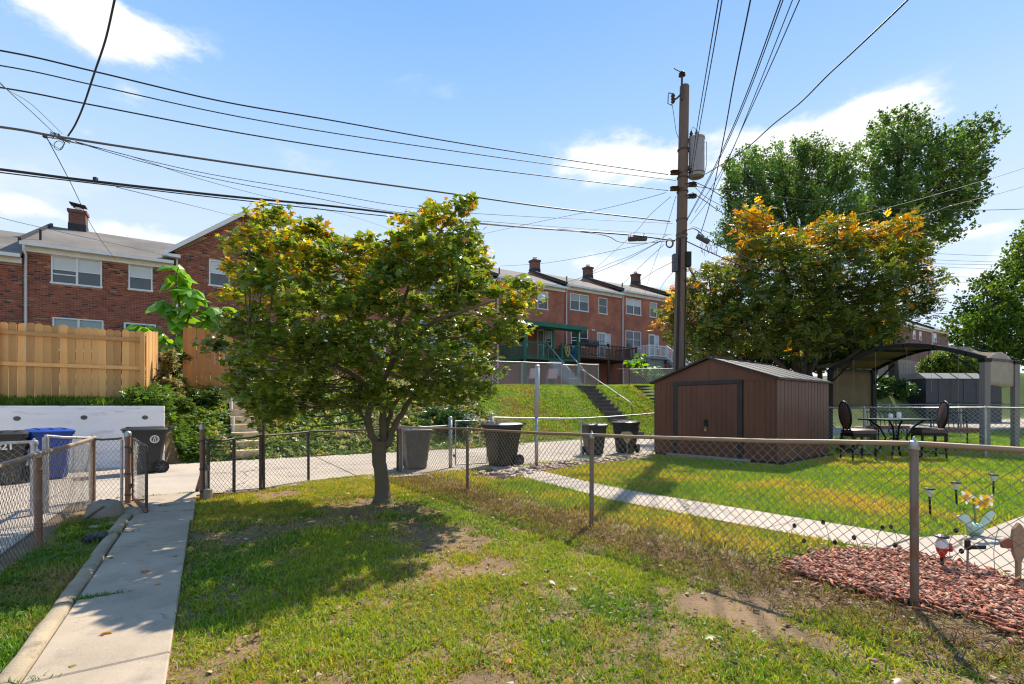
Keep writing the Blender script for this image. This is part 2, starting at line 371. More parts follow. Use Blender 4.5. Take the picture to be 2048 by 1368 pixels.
def brick_mat(name, c1, c2, mortar, scale=1.0):
    m = bpy.data.materials.new(name); m.use_nodes = True; nt = m.node_tree; N = nt.nodes; L = nt.links; b = N['Principled BSDF']
    tc = N.new('ShaderNodeTexCoord'); sp = N.new('ShaderNodeSeparateXYZ'); cb = N.new('ShaderNodeCombineXYZ')
    L.new(tc.outputs['Object'], sp.inputs[0])
    ad = N.new('ShaderNodeMath'); ad.operation = 'ADD'; L.new(sp.outputs[0], ad.inputs[0]); L.new(sp.outputs[1], ad.inputs[1])
    L.new(ad.outputs[0], cb.inputs[0]); L.new(sp.outputs[2], cb.inputs[1])
    br = N.new('ShaderNodeTexBrick'); L.new(cb.outputs[0], br.inputs['Vector'])
    br.inputs['Scale'].default_value = 1.0; br.inputs['Brick Width'].default_value = .215; br.inputs['Row Height'].default_value = .075
    br.inputs['Mortar Size'].default_value = .008; br.inputs['Color1'].default_value = (*c1, 1); br.inputs['Color2'].default_value = (*c2, 1); br.inputs['Mortar'].default_value = (*mortar, 1)
    br.inputs['Bias'].default_value = -.1
    n = N.new('ShaderNodeTexNoise'); n.inputs['Scale'].default_value = .9; n.inputs['Detail'].default_value = 6; L.new(tc.outputs['Object'], n.inputs[0])
    mp = N.new('ShaderNodeMapRange'); L.new(n.outputs[0], mp.inputs[0]); mp.inputs[1].default_value = .3; mp.inputs[2].default_value = .7; mp.inputs[3].default_value = .7; mp.inputs[4].default_value = 1.25
    g = N.new('ShaderNodeCombineColor'); [L.new(mp.outputs[0], g.inputs[i]) for i in range(3)]
    x = N.new('ShaderNodeMix'); x.data_type = 'RGBA'; x.blend_type = 'MULTIPLY'; x.inputs[0].default_value = 1; L.new(br.outputs[0], x.inputs[6]); L.new(g.outputs[0], x.inputs[7])
    L.new(x.outputs[2], b.inputs['Base Color']); b.inputs['Roughness'].default_value = .9
    bp = N.new('ShaderNodeBump'); bp.inputs['Distance'].default_value = .01; bp.inputs['Strength'].default_value = .6; bp.invert = True
    L.new(br.outputs['Fac'], bp.inputs['Height']); L.new(bp.outputs[0], b.inputs['Normal'])
    return m
M['brick_wall'] = brick_mat('red_brick', (.50, .14, .07), (.37, .095, .05), (.44, .26, .18))
M['brick_far'] = brick_mat('brown_brick', (.22, .10, .07), (.18, .08, .055), (.26, .18, .14))
M['brick_dark'] = brick_mat('chimney_brick', (.20, .07, .045), (.13, .05, .035), (.20, .14, .11))
M['mortar'] = mat('mortar', (.42, .27, .19), .95, noise=(3, .3))
M['brick_unit'] = mat('brick_unit', (.2, .08, .05), .88, attr=True, noise=(9, .18, 5.0), bump=(60, .4, .003))

# ------------------------------------------------------------------ scattering of small geometry
def scatter(name, tv, tf, pos, rot, scl, col, m, parent=None, kind='stuff'):
    """tv (k,3) template verts, tf (f,c) faces, pos (n,3), rot (n,3,3), scl (n,) or (n,3), col (n,3) or (n,k,3)"""
    tv = np.asarray(tv, float); tf = np.asarray(tf, int); n = len(pos); k = len(tv)
    scl = np.asarray(scl, float)
    if scl.ndim == 1: scl = np.repeat(scl[:, None], 3, 1)
    V = np.einsum('nij,nkj->nki', rot, tv[None] * scl[:, None, :]) + np.asarray(pos)[:, None, :]
    F = (tf[None] + (np.arange(n) * k)[:, None, None]).reshape(-1)
    nf = n * len(tf); c = tf.shape[1]
    me = bpy.data.meshes.new(name)
    me.vertices.add(n * k); me.vertices.foreach_set('co', V.astype(np.float32).ravel())
    me.loops.add(len(F)); me.loops.foreach_set('vertex_index', F.astype(np.int32))
    me.polygons.add(nf); me.polygons.foreach_set('loop_start', (np.arange(nf) * c).astype(np.int32)); me.polygons.foreach_set('loop_total', np.full(nf, c, np.int32))
    me.update(calc_edges=True)
    ca = me.color_attributes.new('Col', 'FLOAT_COLOR', 'POINT')
    if col.ndim == 2: col = np.repeat(col[:, None, :], k, 1)
    cc = np.ones((n * k, 4), np.float32); cc[:, :3] = col.reshape(-1, 3); ca.data.foreach_set('color', cc.ravel())
    me.materials.append(m)
    o = link(name, me, parent)
    if kind: o['kind'] = kind
    return o
def rot_yaw_tilt(n, tilt, r=rng, roll=None):
    """random yaw about z, then tilted by 'tilt' (array) about a random level axis"""
    y = r.random(n) * 2 * np.pi; ph = r.random(n) * 2 * np.pi
    cy, sy = np.cos(y), np.sin(y); Z = np.zeros((n, 3, 3)); Z[:, 0, 0] = cy; Z[:, 0, 1] = -sy; Z[:, 1, 0] = sy; Z[:, 1, 1] = cy; Z[:, 2, 2] = 1
    ax = np.stack([np.cos(ph), np.sin(ph), np.zeros(n)], 1); c = np.cos(tilt); s = np.sin(tilt)
    K = np.zeros((n, 3, 3)); K[:, 0, 2] = ax[:, 1]; K[:, 1, 2] = -ax[:, 0]; K[:, 2, 0] = -ax[:, 1]; K[:, 2, 1] = ax[:, 0]
    I = np.eye(3)[None]; Rm = I + s[:, None, None] * K + (1 - c)[:, None, None] * (K @ K)
    return Rm @ Z
def poly_mask(x, y, poly):
    inside = np.zeros(len(x), bool); n = len(poly)
    for i in range(n):
        x0, y0 = poly[i]; x1, y1 = poly[(i + 1) % n]
        c = ((y0 > y) != (y1 > y)) & (x < (x1 - x0) * (y - y0) / (y1 - y0 + 1e-12) + x0)
        inside ^= c
    return inside
def poly_dist(x, y, poly):
    d = np.full(len(x), 1e9); n = len(poly)
    for i in range(n):
        p = np.array(poly[i], float); q = np.array(poly[(i + 1) % n], float); e = q - p
        t = np.clip(((x - p[0]) * e[0] + (y - p[1]) * e[1]) / (e @ e), 0, 1)
        d = np.minimum(d, np.hypot(x - p[0] - t * e[0], y - p[1] - t * e[1]))
    return d
def sheet(name, pts, m, z=0.004, kind='structure', parent=None):
    mb = MB(); mb.quad(*[(p[0], p[1], z) for p in pts]); o = mb.build(name, m, parent)
    if kind: o['kind'] = kind
    return o
# ================================================================== GROUND
def make_ground():
    al = np.concatenate([np.array([-400, -200, -100, -60, -40, -30]), np.arange(-24, 60, .5), np.arange(60, 130, 3), np.array([160, 250, 450])])
    al = np.unique(np.concatenate([al, np.linspace(-1.1, -.4, 8)]))
    bl = np.concatenate([np.array([-300, -120, -50, -25, -12, -5]), np.arange(0, 14, .7), np.array([14.05, 14.15, 14.2, 14.26]), np.arange(14.5, 32, .3), np.array([34, 38, 45, 60, 90, 160, 300, 600])])
    bl = np.unique(bl)
    A, B = np.meshgrid(al, bl); Z = hgt(A, B)
    Z = Z + np.where(B > 14.6, (fbm(A, B, .8) - .5) * .12, 0)
    X = A * VA[0] + B * UB[0]; Y = A * VA[1] + B * UB[1]
    v = np.stack([X, Y, Z], 2).reshape(-1, 3); na, nb = len(al), len(bl)
    f = [(j * na + i, j * na + i + 1, (j + 1) * na + i + 1, (j + 1) * na + i) for j in range(nb - 1) for i in range(na - 1)]
    me = bpy.data.meshes.new('ground'); me.from_pydata(v.tolist(), [], f); me.update()
    me.polygons.foreach_set('use_smooth', [True] * len(me.polygons))
    ca = me.color_attributes.new('Col', 'FLOAT_COLOR', 'POINT')
    a = A.ravel(); b = B.ravel()
    soil = np.array([.24, .145, .085]); green = np.array([.12, .16, .025]); weed = np.array([.10, .105, .045]); dry = np.array([.20, .15, .06])
    lawnbank = sstep((a - 8.2) / 1.5)[:, None]
    bankc = weed * (1 - lawnbank) + green * lawnbank
    k = sstep((b - 14.0) / 1.0)[:, None]
    nb_yard = (sstep((a - 4.0) / .3) * (b > -1))[:, None] * (1 - k)
    yard = soil * .75 + dry * .25
    col = yard * (1 - nb_yard) + (green * .8 + dry * .2) * nb_yard
    col = col * (1 - k) + bankc * k
    k2 = ((b > 20.2) & (a > 9))[:, None]; col = np.where(k2, np.array([.13, .11, .095])[None], col)
    cc = np.ones((len(a), 4), np.float32); cc[:, :3] = col; ca.data.foreach_set('color', cc.ravel())
    m = mat('ground_cover', (.2, .1, .05), 1.0, attr=True, noise=(2.3, .30, 8.0), wear=(5.5, .60, (.16, .09, .05), .15), bump=(38, .7, .03))
    me.materials.append(m)
    o = link('ground', me); o['kind'] = 'structure'
make_ground()

# alley: concrete slabs between the two rows of yards
def strip(name, m, alist, f0, f1, z=.004, thick=0.0, parent=None):
    mb = MB(); v = []
    for a in alist: v += [tuple(W(a, f0(a), z)), tuple(W(a, f1(a), z))]
    mb.v = v; mb.f = [(2 * i, 2 * i + 2, 2 * i + 3, 2 * i + 1) for i in range(len(alist) - 1)]
    return mb.build(name, m, parent)
alley = strip('alley', M['dark_stone'], [-60, -1, 0, 14, 130], lambda a: 9.05, lambda a: 14.12 + .1 * min(max(a, 0), 14), .003)
alley['kind'] = 'structure'
i = 0
a = -20.0
slab_cols = [-20, -15.5, -11, -6.5, -2, 2.5, 7, 11.5, 16, 20.5, 25, 30, 36, 44, 56, 80, 130]
for i in range(len(slab_cols) - 1):
    a0, a1 = slab_cols[i] + .012, slab_cols[i + 1] - .012
    far = lambda q: 14.10 + .1 * min(max(q, 0), 14)
    for (lo, hi) in ((lambda q: 9.2, lambda q: 11.68), (lambda q: 11.70, far)):
        mb = MB(); q = [W(a0, lo(a0), 0), W(a1, lo(a1), 0), W(a1, hi(a1), 0), W(a0, hi(a0), 0)]
        mb.loft([[p + Vector((0, 0, .0035)) for p in q], [p + Vector((0, 0, .012 + .003 * ((i * 7) % 3))) for p in q]])
        mb.build('slab', M['concrete_alley'], alley)
# left neighbour's concrete pad
pad = sheet('driveway', [W(-9, -6), W(-1.62, -6), W(-1.62, 9.19), W(-9, 9.19)], M['dark_stone'], .0045)
for bb_ in (-6, -3, 0, 2.4, 4.8, 7.0):
    b1 = {-6: -3, -3: 0, 0: 2.4, 2.4: 4.8, 4.8: 7.0, 7.0: 9.18}[bb_]
    for (a0, a1) in ((-9, -5.2), (-5.18, -1.64)):
        q = [W(a0, bb_ + .01), W(a1, bb_ + .01), W(a1, b1 - .01), W(a0, b1 - .01)]
        MB().loft([[p + Vector((0, 0, .006)) for p in q], [p + Vector((0, 0, .016)) for p in q]]).build('slab', M['concrete_alley'], pad)
# own garden path: slabs with real joints, and the round-topped kerb on its left
path = sheet('path', [W(-.80, -3), W(-.16, -3), W(-.16, 9.3), W(-.80, 9.3)], M['soil'], .004)
joints = [-3, -1.75, -.5, .75, 2.02, 3.27, 4.5, 5.75, 6.95, 8.05, 9.18]
for k in range(len(joints) - 1):
    b0, b1 = joints[k] + .006, joints[k + 1] - .006
    t = random.uniform(-.004, .004); e = .62 if k < 7 else .62
    r0 = -.175 + (.0 if k < 8 else .03)
    ring = lambda z, s: [W(-.775 + s, b0 + s, z), W(r0 - s, b0 + s, z), W(r0 - s, b1 - s, z + t), W(-.775 + s, b1 - s, z + t)]
    MB().loft([ring(.005, 0), ring(.038, 0), ring(.045, .008)]).build('slab', M['concrete'], path)
# small concrete apron where the path meets the alley
sheet('apron', [W(-1.3, 9.02), W(.25, 9.02), W(.25, 9.3), W(-1.3, 9.3)], M['concrete_alley'], .018)
M['kerb_concrete'] = mat('kerb_concrete', (.38, .30, .20), .95, noise=(3, .22, 8.0), wear=(7, .56, (.20, .165, .11), .15), bump=(45, .5, .015))
kerb = MB().quad(*[tuple(W(a_, b_, .006)) for a_, b_ in ((-1.0, -3), (-.79, -3), (-.79, 8.1), (-1.0, 8.1))]).build('kerb', M['soil']); kerb['kind'] = 'structure'
kj = [-3, -1.7, -.4, .9, 2.15, 3.3, 4.42, 5.7, 6.62, 7.2, 8.0]
for k in range(len(kj) - 1):
    b0, b1 = kj[k] + .008, kj[k + 1] - .008; sh = random.uniform(-.008, .008); dz = random.uniform(-.008, .006)
    rings = []
    for q in range(7):
        b_ = b0 + (b1 - b0) * q / 6
        prof = [(-.905, .01), (-.900, .045), (-.885, .062), (-.855, .068), (-.815, .064), (-.797, .048), (-.790, .01)]
        rings.append([W(x_ + sh + .004 * math.sin(b_ * 9), b_, z_ + dz + .003 * math.sin(b_ * 13)) for x_, z_ in prof])
    smooth_by_angle(MB().loft(rings).build('kerb_stone', M['kerb_concrete'], kerb), 50)

# neighbour's long path and patio, laid out from points on the level ground
def G3(px, py): p = G(px, py); return (p.x, p.y)
np_up = [W(6.05, 9.3), W(5.76, 5.8), W(6.25, 2.15), W(6.9, 1.78)]
nb_path_poly = [W(5.25, 9.4), W(5.0, 5.07), W(5.45, 1.86), W(5.7, -3), W(14, -3), W(14, 1.72), W(8.6, 1.74), W(6.95, 1.78), W(6.3, 2.05), W(5.78, 5.8), W(6.05, 9.4)]
npath = sheet('neighbour_path', nb_path_poly, M['dark_stone'], .004)
def npl(b):   # left and right edge of the neighbour's path at b
    return np.interp(b, [-3, 1.86, 5.07, 9.4], [5.7, 5.45, 5.0, 5.25]), np.interp(b, [2.05, 5.8, 9.4], [6.3, 5.78, 6.05])
bs = [2.06, 3.1, 4.2, 5.3, 6.4, 7.5, 8.4, 9.38]
for k in range(len(bs) - 1):
    b0, b1 = bs[k] + .006, bs[k + 1] - .006; (l0, r0), (l1, r1) = npl(b0), npl(b1)
    q = [W(l0, b0), W(r0, b0), W(r1, b1), W(l1, b1)]
    MB().loft([[p + Vector((0, 0, .005)) for p in q], [p + Vector((0, 0, .03)) for p in q]]).build('slab', M['concrete_alley'], npath)
for q in ([W(5.46, 1.0), W(9.0, 1.0), W(9.0, 1.73), W(6.95, 1.77), W(6.3, 2.04), W(5.45, 2.04)], [W(5.5, -3), W(9.0, -3), W(9.0, .985), W(5.48, .985)], [W(9.02, -3), W(14, -3), W(14, 1.71), W(9.02, 1.73)]):
    MB().loft([[p + Vector((0, 0, .005)) for p in q], [p + Vector((0, 0, .028)) for p in q]]).build('slab', M['concrete_alley'], npath)
MULCH = [G3(1560, 1128), G3(1640, 1112), G3(1700, 1104), G3(1830, 1112), G3(1940, 1138), G3(2048, 1172), G3(2300, 1250), G3(2500, 1500), G3(2120, 1300), G3(1960, 1240), G3(1840, 1215), G3(1690, 1180), G3(1600, 1152)]
STONEBED = [G3(935, 953), G3(985, 941), G3(1080, 930), G3(1200, 919), G3(1300, 911), G3(1300, 919), G3(1160, 934), G3(1075, 948), G3(1010, 962)]

# retaining wall, painted white, with weep holes
rw = MB()
rw.bb(-14, -.86, 14.02, 14.24, 0, 1.40)
th = thing('retaining_wall', 'low white painted concrete retaining wall under the wooden plank fence', 'wall', W(0, 0, 0), TH)
w_ = rw.build('wall_face', M['whitewall'], th); bevel(w_, .012)
for (px) in (34, 168, 290):
    a_, Y_ = onb(px, 14.02); z_ = CAM_H + (812 - (835 if px > 40 else 837)) * Y_ / 970
    ring = lambda r, y: [Vector((a_ + r * math.cos(t * math.pi / 6), y, z_ + r * .85 * math.sin(t * math.pi / 6))) for t in range(12)]
    MB().loft([ring(.05, 14.019), ring(.05, 14.10)]).build('weep_hole', M['rubber'], th)
    MB().loft([ring(.058, 14.0195), ring(.058, 14.013)]).build('pipe_rim', M['dark_stone'], th)

# ================================================================== FENCES OF CHAIN LINK
def chain_mesh(p0, p1, zb0, zt0, zb1, zt1, pitch=.04, hv=.04, r=.0016, bulge=0.0, sag=0.0):
    """woven wires between two posts; returns verts, faces of thin three sided bars"""
    p0 = np.array(p0[:2], float); p1 = np.array(p1[:2], float); d = p1 - p0; L = np.hypot(*d); d = d / L; nrm = np.array([-d[1], d[0]])
    n = max(2, int(L / pitch)); P0 = []; P1 = []
    pit = L / n
    for i in range(n - 1):
        s0 = (i + .5) * pit; f = s0 / L
        zb = zb0 + (zb1 - zb0) * f; zt = zt0 + (zt1 - zt0) * f
        m = max(2, int(round((zt - zb) / hv))); k = np.arange(m + 1)
        off = np.where((k + i) % 2 == 0, 0.0, 1.0) * pit
        s = s0 + off + .004 * np.sin(k * 1.7 + i * .9) * 0.5
        z = zb + (zt - zb) * k / m
        bl = bulge * np.sin(f * 9 + 1) * np.sin(np.pi * np.clip((z - zb) / (zt - zb), 0, 1)) + ((k + i) % 2) * .003
        x = p0[0] + d[0] * s + nrm[0] * bl; y = p0[1] + d[1] * s + nrm[1] * bl
        pts = np.stack([x, y, z], 1); P0.append(pts[:-1]); P1.append(pts[1:])
    P0 = np.concatenate(P0); P1 = np.concatenate(P1)
    t = P1 - P0; t /= np.linalg.norm(t, axis=1)[:, None]
    nn = np.array([nrm[0], nrm[1], 0.0])[None].repeat(len(t), 0); bnv = np.cross(t, nn)
    ring = [(math.cos(q), math.sin(q)) for q in (math.pi / 2, math.pi * 7 / 6, math.pi * 11 / 6)]
    V = np.concatenate([np.stack([P + r * (c * nn + s_ * bnv) for c, s_ in ring], 1) for P in (P0, P1)], 1)   # (n,6,3)
    base = np.arange(len(P0))[:, None, None] * 6
    F = np.array([[0, 1, 4, 3], [1, 2, 5, 4], [2, 0, 3, 5]])[None] + base
    return V.reshape(-1, 3), F.reshape(-1, 4)
def np_mesh(name, V, F, m, parent=None):
    me = bpy.data.meshes.new(name); c = F.shape[1]; nf = len(F)
    me.vertices.add(len(V)); me.vertices.foreach_set('co', V.astype(np.float32).ravel())
    me.loops.add(nf * c); me.loops.foreach_set('vertex_index', F.astype(np.int32).ravel())
    me.polygons.add(nf); me.polygons.foreach_set('loop_start', (np.arange(nf) * c).astype(np.int32)); me.polygons.foreach_set('loop_total', np.full(nf, c, np.int32))
    me.update(calc_edges=True); me.materials.append(m); return link(name, me, parent)
def chain_fence(name, label, posts, mp, mr, mw, rp=.03, rr=.021, top=True, pitch=.04, hv=.04, wr=.0016, bulge=.01, tension=False, knuckle=True, caps=True, group=None, base_gap=.03, nailbands=3):
    """posts: list of (x, y, zbase, height)"""
    t = thing(name, label, 'fence', (0, 0, 0), 0, group)
    for i, (x, y, zb, h) in enumerate(posts):
        lean = Vector((random.uniform(-.008, .008), random.uniform(-.008, .008), 0))
        c = Vector((x, y, zb - .05))
        po = MB().tube([c, c + lean * .5 + Vector((0, 0, h * .5)), c + lean + Vector((0, 0, h + .02))], rp, 12).build('post', mp, t, smooth=False)
        smooth_by_angle(po, 50)
        if caps:
            q = (x + lean.x, y + lean.y, zb + h)
            cp = MB().lathe(q, [(rp * 1.2, -.05), (rp * 1.25, -.045), (rp * 1.25, -.008), (rp * 1.05, .006), (rp * .5, .012), (rp * .42, .022), (rp * .3, .034), (rp * .05, .038)], 12).build('post_cap', M['galv'] if mp is not M['dark_steel'] else mp, po)
            smooth_by_angle(cp, 45)
        for k in range(nailbands):
            zt = zb + h * (.22 + .3 * k)
            MB().lathe((x, y, zt), [(rp + .001, -.004), (rp + .004, -.002), (rp + .004, .002), (rp + .001, .004)], 10).build('tie_wire', mw, po)
    for i in range(len(posts) - 1):
        (x0, y0, b0, h0), (x1, y1, b1, h1) = posts[i], posts[i + 1]
        if top:
            q = []
            for k in range(7):
                f = k / 6; q.append(Vector((x0 + (x1 - x0) * f, y0 + (y1 - y0) * f, b0 + h0 + (b1 + h1 - b0 - h0) * f - .012 - .010 * math.sin(math.pi * f) + .0025 * math.sin(k * 2.3))))
            smooth_by_angle(MB().tube(q, rr, 10).build('top_rail', mr, t), 50)
        if mw is not None:
            e = .015 if knuckle else -.03
            V, F = chain_mesh((x0, y0), (x1, y1), b0 + base_gap, b0 + h0 + e - .02, b1 + base_gap, b1 + h1 + e - .02, pitch, hv, wr, bulge)
            np_mesh('wire_mesh', V, F, mw, t)
    return t
def gp(px, py, ptop, z=0.0):
    g = G(px, py, z); return (g.x, g.y, z, (py - ptop) * g.y / 970)
def abp(a, b, z, h): g = W(a, b); return (g.x, g.y, z, h)

# right-hand fence of the own yard: from beside the camera down to the corner
r0 = gp(1829, 1215, 884); r1 = gp(1183, 1050, 868); r2 = gp(935, 980, 856); r3 = gp(800, 946, 852)
dx, dy = r0[0] - r1[0], r0[1] - r1[1]
rm1 = (r0[0] + dx, r0[1] + dy, 0, r0[3]); rm2 = (r0[0] + 2 * dx, r0[1] + 2 * dy, 0, r0[3])
chain_fence('chain_link_fence', 'rusty railed chain link fence running from the right foreground to the yard corner', [rm2, rm1, r0, r1, r2, r3],
            mat('weathered_post', (.20, .15, .12), .6, .4, noise=((10, 10, 2), .4, 5.0, (.36, .33, .30)), wear=((6, 6, 2.5), .48, (.24, .09, .035), .16), bump=(60, .2, .003)), M['rust_rail'], M['galv_wire'], rp=.026, rr=.0195, wr=.0026, bulge=.012)
# alley fence of the own yard, darker, with short stakes
f = [gp(800, 944, 854), gp(617, 962, 862), gp(521, 982, 870), gp(468, 987, 876), gp(416, 1000, 881)]
f[0] = (f[0][0] - .06, f[0][1] + .03, 0, f[0][3])
chain_fence('chain_link_fence', 'dark weathered chain link fence along the alley behind the maple trunk', f, M['dark_steel'], M['dark_steel'], M['dark_wire'], rp=.024, rr=.017, wr=.0024, bulge=.006, caps=False, nailbands=2)
# tall middle stake (521) rises above the rail, as in the photograph
g = G(521, 982)
tag(MB().tube([g + Vector((.03, .05, 0)), g + Vector((.02, .05, 1.14))], [.024, .022], 8).build('fence_stake', M['dark_steel']), 'dark leaning steel stake rising above the alley fence rail', 'stake')
# left fence (rusty), with a gate opening into the alley
l0 = gp(77, 1096, 905); l1 = gp(186, 1004, 874)
dx, dy = l0[0] - l1[0], l0[1] - l1[1]
lm = [(l0[0] + dx * k, l0[1] + dy * k, 0, l0[3]) for k in (2, 1)]
chain_fence('chain_link_fence', 'chain link fence with rust brown rail left of the concrete path', lm + [l0, l1], M['rust'], M['rust_rail'], M['galv_wire'], rp=.032, rr=.023, wr=.0021, bulge=.014)
lg = gp(256, 1006, 872)
chain_fence('chain_link_fence', 'short dark chain link panel between the left corner post and the rusty gate post', [l1[:3] + (l1[3] - .02,), (lg[0] - .09, lg[1], 0, lg[3] - .02)], M['galv'], M['dark_steel'], M['dark_wire'], rp=.02, rr=.016, wr=.0018, caps=False, bulge=.0, nailbands=2)
# neighbour's short grey fence behind it
n0 = gp(66, 1034, 882); n1 = gp(91, 1029, 870); 
chain_fence('chain_link_fence', 'grey chain link panel running off the left edge in front of the black cart', [(n0[0] - 2.2, n0[1] - 1.35, 0, n0[3]), n0], M['galv'], M['galv'], M['galv_wire'], rp=.034, rr=.018, bulge=.0)
chain_fence('chain_link_fence', 'grey chain link panel in front of the blue cart', [n1, (l1[0] - .06, l1[1] + .05, 0, l1[3])], M['galv'], M['galv'], M['galv_wire'], rp=.034, rr=.018, bulge=.0, caps=False)

# gate posts and the open gate
def gate(name, label, hinge, free, h, lift, mframe, mw, parent_extra=None, scroll=False, tilt=0.0):
    t = thing(name, label, 'gate')
    hx = Vector(hinge); fx = Vector(free); z0 = lift; d = (fx - hx); 
    A0 = Vector((hx.x, hx.y, z0)); A1 = Vector((hx.x, hx.y, z0 + h)); B0 = Vector((fx.x, fx.y, z0 - tilt)); B1 = Vector((fx.x, fx.y, z0 + h - tilt))
    smooth_by_angle(MB().tube([A0, A1, B1, B0, A0], .017, 10, cap=False).build('gate_frame', mframe, t), 50)
    V, F = chain_mesh(A0, B0, A0.z, A1.z, B0.z, B1.z, .04, .04, .0017, 0.0); np_mesh('wire_mesh', V, F, mw, t)
    for k in (.2, .8):
        MB().tube([A0 + (A1 - A0) * k + Vector((-.03, 0, -.02)), A0 + (A1 - A0) * k + Vector((-.03, 0, .04))], .026, 10).build('hinge', M['dark_steel'], t)
    return t, A0, A1, B0, B1
tg, A0, A1, B0, B1 = gate('yard_gate', 'narrow chain link yard gate standing open beside the path', G(266, 1006), G(293, 1032), .86, .07, M['dark_steel'], M['galv_wire'], tilt=.04)
MB().beam(A0 + (B0 - A0) * .2 + Vector((0, -.01, .03)), B0 + Vector((0, -.02, .05)), .03, .05).build('bottom_bar', M['rust'], tg)
MB().tube([B0 * .75 + A0 * .25 + Vector((0, -.03, .04)), B0 * .8 + A0 * .2 + Vector((.03, -.06, -.01)), B0 * .9 + A0 * .1 + Vector((.06, -.08, -.05))], .012, 8).build('drop_latch', M['dark_steel'], tg)
MB().quad(A1 + Vector((.02, -.02, 0)), A1 + Vector((.10, -.08, .02)), A1 + Vector((.17, -.12, -.10)), A1 + Vector((.10, -.07, -.05))).quad(A1 + Vector((.02, -.02, 0)), A1 + Vector((.05, -.06, -.10)), A1 + Vector((.12, -.10, -.05)), A1 + Vector((.10, -.07, .01))).build('torn_flap', M['galv'], tg)
def gatepost(px, pb, pt, r, m, label, lean=(0, 0)):
    g = G(px, pb); h = (pb - pt) * g.y / 970
    t = thing('gate_post', label, 'post', g)
    p = MB().tube([(0, 0, -.05), (0, 0, h * .5), (lean[0], lean[1], h)], r, 14).build('pipe', m, t); smooth_by_angle(p, 50)
    smooth_by_angle(MB().lathe((lean[0], lean[1], h), [(r * 1.12, -.05), (r * 1.15, 0), (r * .9, .018), (r * .3, .03), (.002, .032)], 12).build('cap', M['galv'], t), 45)
    for k in (.12, .42, .80):
        MB().lathe((0, 0, h * k), [(r + .001, -.014), (r + .006, -.012), (r + .006, .012), (r + .001, .014)], 12).build('band', M['dark_steel'], t)
    return t
gatepost(256, 1006, 866, .036, M['rust'], 'rusty brown gate post left of the path')
tp = gatepost(404, 1000, 852, .030, M['rust'], 'rusty brown gate post right of the path with a grey cap')
g = G(404, 1000)
pr = G(394, 984) - g
MB().beam(Vector((pr.x, pr.y, .02)), Vector((.03, .02, .52)), .05, .04).build('prop', M['dark_steel'], tp)
MB().lathe((.10, -.02, 0), [(.055, 0), (.06, .16), (.045, .17), (.02, .175)], 10).build('footing', M['concrete_old'], tp)
for dx in (-.03, 0, .03):
    MB().tube([(.10 + dx, -.03, .16), (.10 + dx, -.035, .42), (.10 + dx * .4, -.03, .52), (.04, 0, .56)], .007, 6).build('wire_bundle', M['galv_wire'], tp)
# little panel between that post and the first stake
chain_fence('chain_link_fence', 'tiny chain link infill beside the right gate post', [(g.x + .03, g.y, 0, .96), (f[-1][0], f[-1][1], 0, f[-1][3])], M['dark_steel'], M['dark_steel'], M['galv_wire'], rp=.012, rr=.012, caps=False, nailbands=0, pitch=.03, bulge=0)

# neighbour's alley fence and gate, right of the corner
k0 = gp(901, 937, 836); k1 = gp(911, 935, 840); k2 = gp(974, 931, 839); k3 = gp(984, 930, 829); k4 = gp(1163, 914, 836); k5 = gp(1310, 903, 826)
for kk, lab in ((k0, 'pale grey pipe post left of the low scroll topped gate'), (k3, 'pale grey pipe post right of the low scroll topped gate')):
    t = thing('gate_post', lab, 'post', (kk[0], kk[1], 0)); MB().tube([(0, 0, -.05), (0, 0, kk[3])], .042, 12).build('pipe', M['galv'], t, True)
    smooth_by_angle(MB().lathe((0, 0, kk[3]), [(.046, -.04), (.046, 0), (.03, .03), (.003, .04)], 12).build('cap', M['galv'], t), 50)
tg, A0, A1, B0, B1 = gate('yard_gate', 'low grey chain link gate with a scroll top on the alley', (k1[0], k1[1], 0), (k2[0], k2[1], 0), 1.0, .06, M['galv'], M['galv_wire'])
c = (A1 + B1) / 2; dd = (B1 - A1)
def arc(p, q, hgt_, n=8): return [Vector(p).lerp(Vector(q), i / n) + Vector((0, 0, hgt_ * math.sin(math.pi * i / n))) for i in range(n + 1)]
sc_ = MB().tube(arc(A1 + dd * .2, A1 + dd * .8, .16), .008, 6).tube(arc(A1 + dd * .25, A1 + dd * .5, .10), .006, 6).tube(arc(A1 + dd * .5, A1 + dd * .75, .10), .006, 6)
for s_ in (-1, 1):
    cc_ = c + dd * .11 * s_ + Vector((0, 0, .07)); sc_.tube([cc_ + dd.normalized() * .045 * math.cos(q * .7) * (1 - q * .06) + Vector((0, 0, .045 * math.sin(q * .7) * (1 - q * .06))) for q in range(12)], .006, 5)
sc_.build('scroll', M['galv'], tg)
chain_fence('chain_link_fence', 'pale chain link fence between the neighbour lawn and the alley, left of the shed', [k3[:3] + (k3[3] - .06,), k4, k5], M['galv'], M['galv'], M['galv_wire'], rp=.024, rr=.02, caps=False, pitch=.045, hv=.045, bulge=0)
chain_fence('chain_link_fence', 'short chain link run joining the yard corner to the scroll gate', [(r3[0] + .04, r3[1] + .03, 0, .96), (k0[0], k0[1], 0, .98)], M['galv'], M['galv'], M['galv_wire'], rp=.02, rr=.014, caps=False, pitch=.045, hv=.045, bulge=0, nailbands=0)

